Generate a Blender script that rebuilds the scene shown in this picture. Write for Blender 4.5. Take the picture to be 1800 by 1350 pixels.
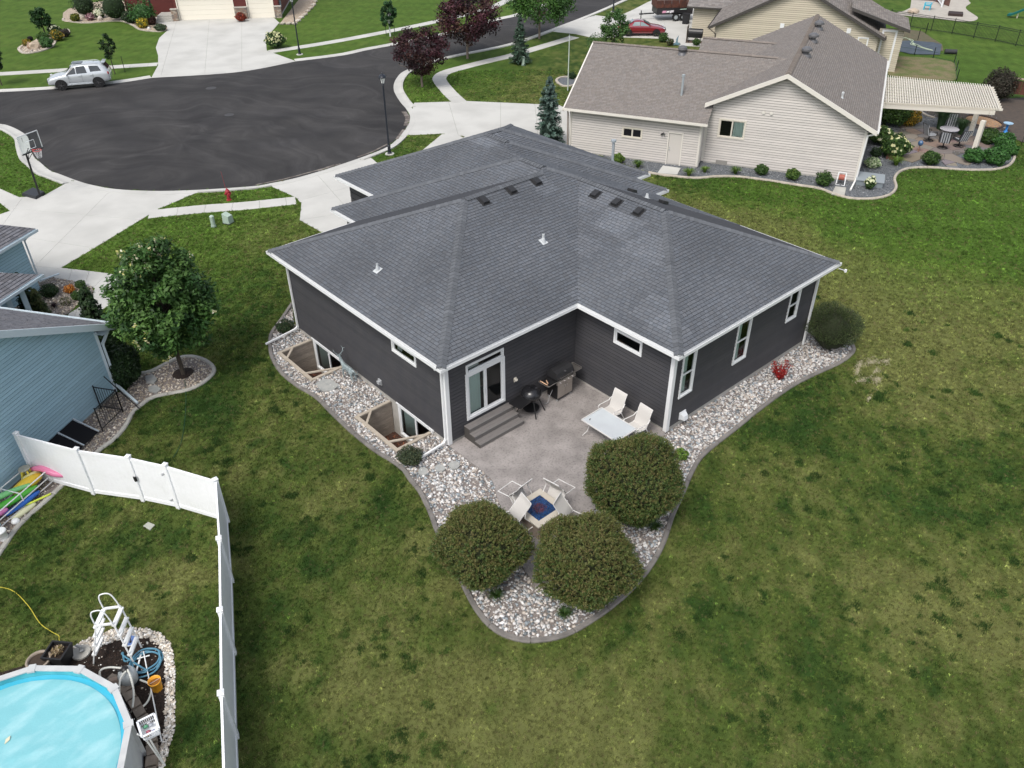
import bpy, math, random, numpy as np
from mathutils import Vector, Matrix
from mathutils.geometry import delaunay_2d_cdt
PI=math.pi; rad=math.radians
random.seed(7); rng=np.random.default_rng(7)
sc=bpy.context.scene
for o in list(bpy.data.objects): bpy.data.objects.remove(o)
# ------------------------------------------------------------------ camera, sky, sun, exposure
CAM=(-13.0721,-18.2204,18.5593); FPX=1432.97; YAW,PIT,ROL=0.72234,0.617486,-0.008613
_f=Vector((math.sin(YAW)*math.cos(PIT),math.cos(YAW)*math.cos(PIT),-math.sin(PIT)))
_r=Vector((math.cos(YAW),-math.sin(YAW),0)); _u=_r.cross(_f)
CR=_r*math.cos(ROL)+_u*math.sin(ROL); CU=-_r*math.sin(ROL)+_u*math.cos(ROL); CF=_f
cam=bpy.data.cameras.new('camera'); co=bpy.data.objects.new('camera',cam); sc.collection.objects.link(co)
mw=Matrix((CR,CU,-CF)).transposed().to_4x4(); mw.translation=Vector(CAM); co.matrix_world=mw
cam.sensor_width=36; cam.lens=FPX/1800*36; cam.clip_end=2000; cam.clip_start=.5
sc.camera=co
W=bpy.data.worlds.new('World'); sc.world=W; W.use_nodes=True
nt=W.node_tree; nt.nodes.clear()
sky=nt.nodes.new('ShaderNodeTexSky'); sky.sky_type='NISHITA'; sky.sun_disc=False
SUN_AZ=rad(-108); SUN_EL=rad(56)          # azimuth measured from +Y towards +X
sky.sun_elevation=SUN_EL; sky.sun_rotation=SUN_AZ; sky.air_density=1.0; sky.dust_density=3.5; sky.ozone_density=1.0
bg=nt.nodes.new('ShaderNodeBackground'); bg.inputs[1].default_value=.15
wo=nt.nodes.new('ShaderNodeOutputWorld'); hs=nt.nodes.new('ShaderNodeHueSaturation'); hs.inputs['Saturation'].default_value=.48
nt.links.new(sky.outputs[0],hs.inputs['Color']); nt.links.new(hs.outputs[0],bg.inputs[0]); nt.links.new(bg.outputs[0],wo.inputs[0])
sl=bpy.data.lights.new('sun','SUN'); sl.energy=1.2; sl.angle=rad(18); sl.color=(1,.965,.91)
so=bpy.data.objects.new('sun',sl); sc.collection.objects.link(so)
sd=Vector((math.sin(SUN_AZ)*math.cos(SUN_EL),math.cos(SUN_AZ)*math.cos(SUN_EL),math.sin(SUN_EL)))
so.rotation_euler=sd.to_track_quat('Z','Y').to_euler()
sc.view_settings.view_transform='Standard'; sc.view_settings.look='None'; sc.view_settings.exposure=0.57; sc.view_settings.gamma=1; sc.view_settings.use_curve_mapping=False
# ------------------------------------------------------------------ terrain and pixel-to-ground survey
def H(x,y):
    return 0.0
def ray(p):
    d=CF*FPX+CR*(p[0]-900)-CU*(p[1]-675); return d.normalized()
def G(p,z=0.0):
    d=ray(p); t=(z-CAM[2])/d.z; return Vector(CAM)+d*t
def T(p,dz=0.0):
    z=0.0
    for i in range(25):
        w=G(p,z+dz); z=H(w.x,w.y)
    return w
def TP(ps,dz=0.0): return [tuple(T(p,dz)[:2]) for p in ps]
def depth(w): return (Vector(w)-Vector(CAM)).dot(CF)
def mpp(w): return depth(w)/FPX
def spline(ps,n=8,closed=False):
    P=[np.array(p,float) for p in ps]; N=len(P); out=[]
    for i in range(N if closed else N-1):
        p0=P[(i-1)%N] if closed or i>0 else P[0]; p1=P[i]; p2=P[(i+1)%N]; p3=P[(i+2)%N] if closed or i+2<N else P[-1]
        for k in range(n):
            t=k/n; out.append(tuple(.5*((2*p1)+(p2-p0)*t+(2*p0-5*p1+4*p2-p3)*t*t+(3*p1-p0-3*p2+p3)*t**3)))
    if not closed: out.append(tuple(P[-1]))
    return out
def resample(ps,step,closed=False):
    P=[Vector(p) for p in ps]+([Vector(ps[0])] if closed else []); out=[P[0]]; acc=0
    for a,b in zip(P,P[1:]):
        L=(b-a).length
        if L<1e-9: continue
        t=step-acc
        while t<=L: out.append(a.lerp(b,t/L)); t+=step
        acc=L-(t-step)
    if not closed: out.append(P[-1])
    return out
# ------------------------------------------------------------------ materials
MATS={}
def M(name,col=(.5,.5,.5),rough=.7,col2=None,scale=4.,mixlo=.35,mixhi=.65,bump=0.,bscale=60.,metal=0.,spec=.4,vcol=True,speck=0.,sscale=120.,detail=6.,trans=0.,alpha=1.,coat=0.,objc=False,stretch=None):
    if name in MATS: return MATS[name]
    m=bpy.data.materials.new(name); m.use_nodes=True; n=m.node_tree.nodes; l=m.node_tree.links; b=n['Principled BSDF']; MATS[name]=m
    tc=n.new('ShaderNodeTexCoord'); src=tc.outputs['Object']
    if not objc:
        ge=n.new('ShaderNodeNewGeometry'); src=ge.outputs['Position']
    if stretch:
        mp=n.new('ShaderNodeMapping'); mp.inputs['Scale'].default_value=stretch; l.new(src,mp.inputs[0]); src=mp.outputs[0]
    def noise(s,d=detail):
        q=n.new('ShaderNodeTexNoise'); q.inputs['Scale'].default_value=s; q.inputs['Detail'].default_value=d; l.new(src,q.inputs['Vector']); return q.outputs['Fac']
    cur=None
    if col2 is not None:
        mr=n.new('ShaderNodeMapRange'); mr.inputs[1].default_value=mixlo; mr.inputs[2].default_value=mixhi; l.new(noise(scale),mr.inputs[0])
        mx=n.new('ShaderNodeMix'); mx.data_type='RGBA'; mx.inputs[6].default_value=(*col,1); mx.inputs[7].default_value=(*col2,1); l.new(mr.outputs[0],mx.inputs[0]); cur=mx.outputs[2]
    else:
        rg=n.new('ShaderNodeRGB'); rg.outputs[0].default_value=(*col,1); cur=rg.outputs[0]
    if speck>0:
        mr=n.new('ShaderNodeMapRange'); mr.inputs[1].default_value=.3; mr.inputs[2].default_value=.7; mr.inputs[3].default_value=1-speck; mr.inputs[4].default_value=1+speck; l.new(noise(sscale,3),mr.inputs[0])
        vm=n.new('ShaderNodeVectorMath'); vm.operation='SCALE'; l.new(cur,vm.inputs[0]); l.new(mr.outputs[0],vm.inputs['Scale']); cur=vm.outputs[0]
    if vcol:
        at=n.new('ShaderNodeAttribute'); at.attribute_name='Col'; vm=n.new('ShaderNodeVectorMath'); vm.operation='MULTIPLY'; l.new(cur,vm.inputs[0]); l.new(at.outputs['Color'],vm.inputs[1]); cur=vm.outputs[0]
    l.new(cur,b.inputs['Base Color']); b.inputs['Roughness'].default_value=rough; b.inputs['Metallic'].default_value=metal; b.inputs['Specular IOR Level'].default_value=spec
    if coat: b.inputs['Coat Weight'].default_value=coat; b.inputs['Coat Roughness'].default_value=.08
    if trans: b.inputs['Transmission Weight'].default_value=trans
    if bump>0:
        bp=n.new('ShaderNodeBump'); bp.inputs['Strength'].default_value=bump; bp.inputs['Distance'].default_value=.02; l.new(noise(bscale,4),bp.inputs['Height']); l.new(bp.outputs[0],b.inputs['Normal'])
    return m
def glassmat(name,tint=(.75,.8,.8),rough=.03):
    if name in MATS: return MATS[name]
    m=bpy.data.materials.new(name); m.use_nodes=True; n=m.node_tree.nodes; l=m.node_tree.links; n.remove(n['Principled BSDF']); MATS[name]=m
    fr=n.new('ShaderNodeFresnel'); fr.inputs[0].default_value=1.5; tr=n.new('ShaderNodeBsdfTransparent'); tr.inputs[0].default_value=(*tint,1)
    gl=n.new('ShaderNodeBsdfGlossy'); gl.inputs['Roughness'].default_value=rough; gl.inputs[0].default_value=(.9,.95,1,1)
    mx=n.new('ShaderNodeMixShader'); l.new(fr.outputs[0],mx.inputs[0]); l.new(tr.outputs[0],mx.inputs[1]); l.new(gl.outputs[0],mx.inputs[2]); l.new(mx.outputs[0],n['Material Output'].inputs[0]); return m
def leafmat(name,var=.25):
    if name in MATS: return MATS[name]
    m=bpy.data.materials.new(name); m.use_nodes=True; n=m.node_tree.nodes; l=m.node_tree.links; b=n['Principled BSDF']; MATS[name]=m
    at=n.new('ShaderNodeAttribute'); at.attribute_name='Col'; b.inputs['Roughness'].default_value=.55; b.inputs['Specular IOR Level'].default_value=.3
    l.new(at.outputs['Color'],b.inputs['Base Color'])
    tl=n.new('ShaderNodeBsdfTranslucent'); vm=n.new('ShaderNodeVectorMath'); vm.operation='MULTIPLY'; vm.inputs[1].default_value=(1.1,1.3,.6); l.new(at.outputs['Color'],vm.inputs[0]); l.new(vm.outputs[0],tl.inputs[0])
    mx=n.new('ShaderNodeMixShader'); mx.inputs[0].default_value=.25; l.new(b.outputs[0],mx.inputs[1]); l.new(tl.outputs[0],mx.inputs[2]); l.new(mx.outputs[0],n['Material Output'].inputs[0]); return m
# ------------------------------------------------------------------ objects
def tagp(o,label=None,cat=None,group=None,kind=None):
    if label: o['label']=label
    if cat: o['category']=cat
    if group: o['group']=group
    if kind: o['kind']=kind
    return o
def thing(name,label,cat,loc=(0,0,0),rz=0.,group=None):
    o=bpy.data.objects.new(name,None); sc.collection.objects.link(o); o.location=loc; o.rotation_euler=(0,0,rz); o.empty_display_size=.2
    return tagp(o,label,cat,group)
def struct(name):
    o=bpy.data.objects.new(name,None); sc.collection.objects.link(o); o['kind']='structure'; return o
def mesh_obj(name,verts,faces,mat,parent=None,cols=None,smooth=False):
    me=bpy.data.meshes.new(name); me.from_pydata([tuple(v) for v in verts],[],faces); me.update()
    if mat is not None: me.materials.append(mat)
    a=me.color_attributes.new('Col','FLOAT_COLOR','CORNER')
    if cols is None: a.data.foreach_set('color',np.ones(len(me.loops)*4,dtype=np.float32))
    else:
        arr=np.ones((len(me.loops),4),dtype=np.float32); cols=np.asarray(cols,dtype=np.float32)
        lt=np.empty(len(me.polygons),dtype=np.int32); me.polygons.foreach_get('loop_total',lt); arr[:,:3]=np.repeat(cols,lt,axis=0); a.data.foreach_set('color',arr.ravel())
    if smooth: me.polygons.foreach_set('use_smooth',[True]*len(me.polygons))
    o=bpy.data.objects.new(name,me); sc.collection.objects.link(o)
    if parent is not None: o.parent=parent
    return o
class MB:
    def __init__(s): s.v=[]; s.f=[]; s.c=[]; s.col=(1,1,1); s.X=Matrix()
    def add(s,vs,fs):
        n=len(s.v); s.v+= [tuple(s.X@Vector(v)) for v in vs]; s.f+=[tuple(i+n for i in f) for f in fs]; s.c+=[s.col]*len(fs); return s
    def box(s,x0,x1,y0,y1,z0,z1):
        return s.add([(x0,y0,z0),(x1,y0,z0),(x1,y1,z0),(x0,y1,z0),(x0,y0,z1),(x1,y0,z1),(x1,y1,z1),(x0,y1,z1)],[(0,3,2,1),(4,5,6,7),(0,1,5,4),(1,2,6,5),(2,3,7,6),(3,0,4,7)])
    def bar(s,p,q,w,h=None,up=(0,0,1)):
        p=Vector(p);q=Vector(q);h=h or w; d=(q-p).normalized(); u=Vector(up)
        if abs(d.dot(u))>.98: u=Vector((1,0,0))
        a=d.cross(u).normalized(); b=a.cross(d); v=[]
        for c in (p,q):
            for i,j in ((-1,-1),(1,-1),(1,1),(-1,1)): v.append(c+a*i*w/2+b*j*h/2)
        return s.add(v,[(0,1,2,3),(7,6,5,4),(0,4,5,1),(1,5,6,2),(2,6,7,3),(3,7,4,0)])
    def tube(s,pts,r,n=8,closed=False,cap=True):
        P=[Vector(p) for p in pts]; N=len(P); R=r if isinstance(r,(list,tuple)) else [r]*N; v=[];f=[]; pa=None
        for i in range(N):
            d=(P[(i+1)%N]-P[i-1]) if closed else (P[min(i+1,N-1)]-P[max(i-1,0)])
            d=d.normalized() if d.length>1e-9 else Vector((0,0,1))
            if pa is None:
                u=Vector((0,0,1)) if abs(d.z)<.9 else Vector((1,0,0)); a=d.cross(u).normalized()
            else: a=(pa-d*pa.dot(d)); a=a.normalized() if a.length>1e-6 else d.orthogonal().normalized()
            pa=a; b=d.cross(a)
            for k in range(n): t=2*PI*k/n; v.append(P[i]+(a*math.cos(t)+b*math.sin(t))*R[i])
        for i in range(N if closed else N-1):
            j=(i+1)%N
            for k in range(n): f.append((i*n+k,i*n+(k+1)%n,j*n+(k+1)%n,j*n+k))
        if cap and not closed: f+=[tuple(range(n))[::-1],tuple((N-1)*n+k for k in range(n))]
        return s.add(v,f)
    def lathe(s,prof,n=16,c=(0,0,0),cap=True):
        v=[];f=[]
        for r,z in prof:
            for k in range(n): t=2*PI*k/n; v.append((c[0]+r*math.cos(t),c[1]+r*math.sin(t),c[2]+z))
        m=len(prof)
        for i in range(m-1):
            for k in range(n): f.append((i*n+k,i*n+(k+1)%n,(i+1)*n+(k+1)%n,(i+1)*n+k))
        if cap: f+=[tuple(range(n))[::-1],tuple((m-1)*n+k for k in range(n))]
        return s.add(v,f)
    def prism(s,poly,z0,z1):
        n=len(poly); ar=sum(poly[i][0]*poly[(i+1)%n][1]-poly[(i+1)%n][0]*poly[i][1] for i in range(n))
        if ar<0: poly=poly[::-1]
        v=[(p[0],p[1],z0) for p in poly]+[(p[0],p[1],z1) for p in poly]
        return s.add(v,[tuple(range(n))[::-1],tuple(range(n,2*n))]+[(i,(i+1)%n,n+(i+1)%n,n+i) for i in range(n)])
    def quad(s,*p): return s.add(p,[tuple(range(len(p)))])
    def blob(s,c,r,seed=0,amp=.15,sub=2,fr=1.7):
        vs,fs=ico(sub); c=Vector(c); r=Vector(r) if not isinstance(r,(int,float)) else Vector((r,r,r)); out=[]
        from mathutils import noise
        for p in vs:
            k=1+amp*noise.noise(Vector(p)*fr+Vector((seed*7.3,seed*3.1,seed))); out.append((c.x+p[0]*r.x*k,c.y+p[1]*r.y*k,c.z+p[2]*r.z*k))
        return s.add(out,fs)
    def build(s,name,mat,parent=None,smooth=False):
        return mesh_obj(name,s.v,s.f,mat,parent,s.c,smooth)
_ico={}
def ico(sub=1):
    if sub in _ico: return _ico[sub]
    import bmesh
    bm=bmesh.new(); bmesh.ops.create_icosphere(bm,subdivisions=sub,radius=1); r=([tuple(v.co) for v in bm.verts],[tuple(v.index for v in f.verts) for f in bm.faces]); bm.free(); _ico[sub]=r; return r
def rot2(x,y,a): return x*math.cos(a)-y*math.sin(a),x*math.sin(a)+y*math.cos(a)
# ------------------------------------------------------------------ polygon tools
def clip_half(P,a,b,c):      # keep a*x+b*y+c>=0
    out=[]; n=len(P)
    for i in range(n):
        p=P[i];q=P[(i+1)%n]; dp=a*p[0]+b*p[1]+c; dq=a*q[0]+b*q[1]+c
        if dp>=0: out.append(p)
        if (dp>=0)!=(dq>=0):
            t=dp/(dp-dq); out.append((p[0]+(q[0]-p[0])*t,p[1]+(q[1]-p[1])*t))
    return out
def area(P): return .5*sum(P[i][0]*P[(i+1)%len(P)][1]-P[(i+1)%len(P)][0]*P[i][1] for i in range(len(P)))
def sub_half(polys,HP,amin=1e-5):   # subtract the convex region given by half planes
    out=[]
    for P in polys:
        cur=P
        for (a,b,c) in HP:
            o=clip_half(cur,-a,-b,-c)
            if len(o)>2 and abs(area(o))>amin: out.append(o)
            cur=clip_half(cur,a,b,c)
            if len(cur)<3 or abs(area(cur))<amin: cur=None; break
    return out
def halfs(P):
    if area(P)<0: P=P[::-1]
    r=[]
    for i in range(len(P)):
        p=P[i];q=P[(i+1)%len(P)]; r.append((-(q[1]-p[1]),(q[0]-p[0]),-(-(q[1]-p[1])*p[0]+(q[0]-p[0])*p[1])))
    return r
def clip_poly(P,hp):
    for a,b,c in hp:
        P=clip_half(P,a,b,c)
        if len(P)<3: return None
    return P if abs(area(P))>1e-5 else None
def inpoly(px,py,P):
    P=np.asarray(P); x0=P[:,0];y0=P[:,1];x1=np.roll(x0,-1);y1=np.roll(y0,-1); ins=np.zeros(len(px),bool)
    for a,b,c,d in zip(x0,y0,x1,y1):
        m=((b>py)!=(d>py)); 
        if abs(d-b)>1e-12: ins^= m&(px<(c-a)*(py-b)/(d-b)+a)
    return ins
HARD=[]      # polygons where no lawn grows
def densify(P,st):
    out=[]
    for i in range(len(P)):
        a=Vector(P[i]);b=Vector(P[(i+1)%len(P)]); n=max(1,int((b-a).length/st))
        for k in range(n): out.append(tuple(a.lerp(b,k/n)))
    return out
def flat(name,P,dz,mat,parent=None,holes=(),hard=True,thick=0.,step=.5,kind='structure'):
    P=[tuple(p[:2]) for p in P]
    if hard: HARD.append(P)
    if area(P)<0: P=P[::-1]
    B=densify(P,step); vs=list(B); es=[(i,(i+1)%len(B)) for i in range(len(B))]
    for hpoly in holes:
        k=len(vs); hb=densify(list(hpoly),step); vs+=hb; es+=[(k+i,k+(i+1)%len(hb)) for i in range(len(hb))]
    xs=[p[0] for p in P]; ys=[p[1] for p in P]; gx,gy=np.meshgrid(np.arange(min(xs)+.3,max(xs),.55),np.arange(min(ys)+.3,max(ys),.55)); gx=gx.ravel();gy=gy.ravel()
    y0=9-7.5*np.clip((gx-5)/20,0,1); k=(gy>1e9); gx=gx[k];gy=gy[k]
    if len(gx):
        k=inpoly(gx,gy,P); vs+=list(zip(gx[k],gy[k]))
    r=delaunay_2d_cdt([Vector((float(v[0]),float(v[1]))) for v in vs],es,[],0,1e-4)
    ov,of=r[0],r[2]; cx=np.array([sum(ov[i].x for i in f)/3 for f in of]);cy=np.array([sum(ov[i].y for i in f)/3 for f in of])
    if len(cx)==0: return None
    keep=inpoly(cx,cy,P)
    for hpoly in holes: keep&=~inpoly(cx,cy,hpoly)
    V=[(v.x,v.y,H(v.x,v.y)+dz) for v in ov]; F=[]
    for f,kk in zip(of,keep):
        if not kk: continue
        a,b,c=[ov[i] for i in f]; F.append(tuple(f) if (b-a).cross(c-a)>0 else tuple(f[::-1]))
    if thick>0:
        n=len(V); B3=[(p[0],p[1]) for p in B]; V+=[(x,y,H(x,y)+dz) for x,y in B3]+[(x,y,H(x,y)+dz-thick) for x,y in B3]; m=len(B3); F+=[(n+m+i,n+m+(i+1)%m,n+(i+1)%m,n+i) for i in range(m)]
    o=mesh_obj(name,V,F,mat,parent)
    if parent is None and kind: o['kind']=kind
    return o
def slabs(name,P,dz,mat,cuts,parent,thick=.02,gap=.012):
    """driveway cut into slabs by joint lines (each cut = two ground points)"""
    HARD.append([tuple(p) for p in P]); polys=[[tuple(p) for p in P]]
    for a,b in cuts:
        nx,ny=-(b[1]-a[1]),b[0]-a[0]; L=math.hypot(nx,ny); nx/=L;ny/=L; c=-(nx*a[0]+ny*a[1]); new=[]
        for Q in polys:
            for s in (1,-1):
                k=clip_half(Q,s*nx,s*ny,s*c-gap/2)
                if len(k)>2 and abs(area(k))>.02: new.append(k)
        polys=new
    for Q in polys:
        o=flat(name,Q,dz,mat,parent,hard=False,thick=thick)
def ribbon(name,path,w,seg,dz,mat,parent,prof=None,gap=.015,hard=True,off=0.,var=.06):
    """slabs or kerb stones laid along a path; prof = list of (across 0..1, height)"""
    P=resample(path,.25 if seg>.6 else seg/2); prof=prof or [(0,dz),(1,dz)]; N=len(P); nrm=[]
    for i in range(N):
        d=(P[min(i+1,N-1)]-P[max(i-1,0)]); d=Vector((d.x,d.y)).normalized(); nrm.append(Vector((-d.y,d.x)))
    if hard: HARD.append([(P[i].x+nrm[i].x*(off-w/2),P[i].y+nrm[i].y*(off-w/2)) for i in range(N)]+[(P[i].x+nrm[i].x*(off+w/2),P[i].y+nrm[i].y*(off+w/2)) for i in range(N-1,-1,-1)])
    k=max(1,int(round(seg/.25))) if seg>.6 else 2; i=0
    while i<N-1:
        j=min(i+k,N-1)
        if N-1-j<k//2: j=N-1
        V=[];F=[];m=len(prof)
        idx=list(range(i,j+1))
        for q in idx:
            p=Vector((P[q].x,P[q].y))
            if q==i and i>0: d=(P[i+1]-P[i]); p+=Vector((d.x,d.y)).normalized()*gap
            for a,z in prof:
                c=p+nrm[q]*(off+(a-.5)*w); V.append((c.x,c.y,H(c.x,c.y)+z))
            for a in (prof[0][0],prof[-1][0]):
                c=p+nrm[q]*(off+(a-.5)*w); V.append((c.x,c.y,H(c.x,c.y)-.03))
        mm=m+2
        for q in range(len(idx)-1):
            for t in range(m-1): F.append((q*mm+t,(q+1)*mm+t,(q+1)*mm+t+1,q*mm+t+1)[::-1])
            F.append((q*mm,(q)*mm+m,(q+1)*mm+m,(q+1)*mm)[::-1]); F.append((q*mm+m-1,(q+1)*mm+m-1,(q+1)*mm+m+1,q*mm+m+1)[::-1])
        for q in (0,len(idx)-1): F.append(tuple([q*mm+m]+[q*mm+t for t in range(m)]+[q*mm+m+1]))
        c=1+random.uniform(-var,var); mesh_obj(name,V,F,mat,parent,[(c,c,c)]*len(F)); i=j
# ------------------------------------------------------------------ roofs
def jit(c,v=.12,b=0.): k=math.exp(random.gauss(0,v)); t=random.gauss(0,b); return (c[0]*k*(1+t),c[1]*k,c[2]*k*(1-t))
def shingles(polys,plane,roof,mat,col,expo=.145,tab=.26,thick=.012,band=.022,var=.13,single=None,patch=None,name='shingle'):
    """polys: convex xy polygons on z=a*x+b*y+c. returns list of (dist, verts, faces, colour)"""
    a,b,c=plane; gl=math.hypot(a,b); g=(a/gl,b/gl); e=(-g[1],g[0]); cs=1/math.sqrt(1+gl*gl); ex=expo*cs; res=[]
    us=[p[0]*g[0]+p[1]*g[1] for P in polys for p in P]; u0=min(us); 
    for P in polys:
        hp=halfs(P); pu=[p[0]*g[0]+p[1]*g[1] for p in P]; pe=[p[0]*e[0]+p[1]*e[1] for p in P]
        for r in range(int((min(pu)-u0)/ex)-1,int((max(pu)-u0)/ex)+2):
            rr=random.Random(r*7919+int(c*1000)); lo=u0+r*ex
            # widths are laid out from a fixed origin so neighbouring pieces agree
            x=math.floor(min(pe)/12)*12+rr.uniform(-tab,0)
            while x<max(pe):
                wd=tab*rr.uniform(.75,1.25); kk=rr.random()
                if x+wd>min(pe):
                    R=[(g[0]*u+e[0]*v,g[1]*u+e[1]*v) for u,v in ((lo,x+.008),(lo,x+wd-.008),(lo+ex-band*cs,x+wd-.008),(lo+ex-band*cs,x+.008))]
                    Q=clip_poly(R,hp)
                    if Q and abs(area(Q))>.0015:
                        if area(Q)<0: Q=Q[::-1]
                        n=len(Q); th=thick*(1.25 if kk>.6 else .75)
                        top=[(q[0],q[1],a*q[0]+b*q[1]+c+.004+th*(1-.7*(q[0]*g[0]+q[1]*g[1]-lo)/ex)) for q in Q]; bot=[(q[0],q[1],a*q[0]+b*q[1]+c) for q in Q]
                        cx=sum(q[0] for q in Q)/n;cy=sum(q[1] for q in Q)/n
                        m=patch(cx,cy) if patch else 1.; k=math.exp((kk-.5)*var*3.2)*m; t=(rr.random()-.5)*.035
                        cl=(col[0]*k*(1+t),col[1]*k,col[2]*k*(1-t))
                        res.append(((Vector((cx,cy,a*cx+b*cy+c))-Vector(CAM)).length,top+bot,[tuple(range(n))]+[(i,i+n,(i+1)%n+n,(i+1)%n) for i in range(n)],cl))
                x+=wd
    return res
def emit_pieces(res,name,mat,parent,nsingle=0,maxd=1e9,stuffname=None):
    res.sort(key=lambda r:r[0]); V=[];F=[];C=[]
    for i,(d,v,f,c) in enumerate(res):
        if i<nsingle: mesh_obj(name,v,f,mat,parent,[c]*len(f))
        else:
            n=len(V); V+=v; F+=[tuple(k+n for k in q) for q in f]; C+=[c]*len(f)
    if V:
        o=mesh_obj(stuffname or name+'_field',V,F,mat,parent,C); o['kind']='stuff'
def deck(polys,plane,mat,parent,thick=.05,name='roof_deck'):
    a,b,c=plane; V=[];F=[]
    for P in polys:
        if area(P)<0: P=P[::-1]
        n=len(V); m=len(P); V+=[(p[0],p[1],a*p[0]+b*p[1]+c) for p in P]; F.append(tuple(range(n,n+m)))
    return V,F
def caps(segs,mat_col,sp=.2,w=.30,drop=.4):
    """overlapping cap shingles along hips and ridges; segs = (low point, high point)"""
    res=[]
    for p,q in segs:
        p=Vector(p);q=Vector(q); d=q-p; L=d.length; d.normalize(); s=Vector((-d.y,d.x,0)).normalized(); n=int(L/sp)
        for i in range(n):
            a=p+d*(i*sp); b=a+d*(sp*1.12); up=Vector((0,0,.045)); lo=Vector((0,0,.022)); dz=Vector((0,0,-w/2*drop))
            v=[a-s*w/2+dz+up,a+up*1.2,a+s*w/2+dz+up,b-s*w/2*.96+dz+lo,b+lo*1.3,b+s*w/2*.96+dz+lo]; v+=[x-Vector((0,0,.03)) for x in (v[0],v[1],v[2])]
            f=[(0,1,4,3),(1,2,5,4),(6,7,1,0),(7,8,2,1)]
            m=(a+b)/2; res.append(((m-Vector(CAM)).length,[tuple(x) for x in v],f,jit(mat_col,.07)))
    return res
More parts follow.
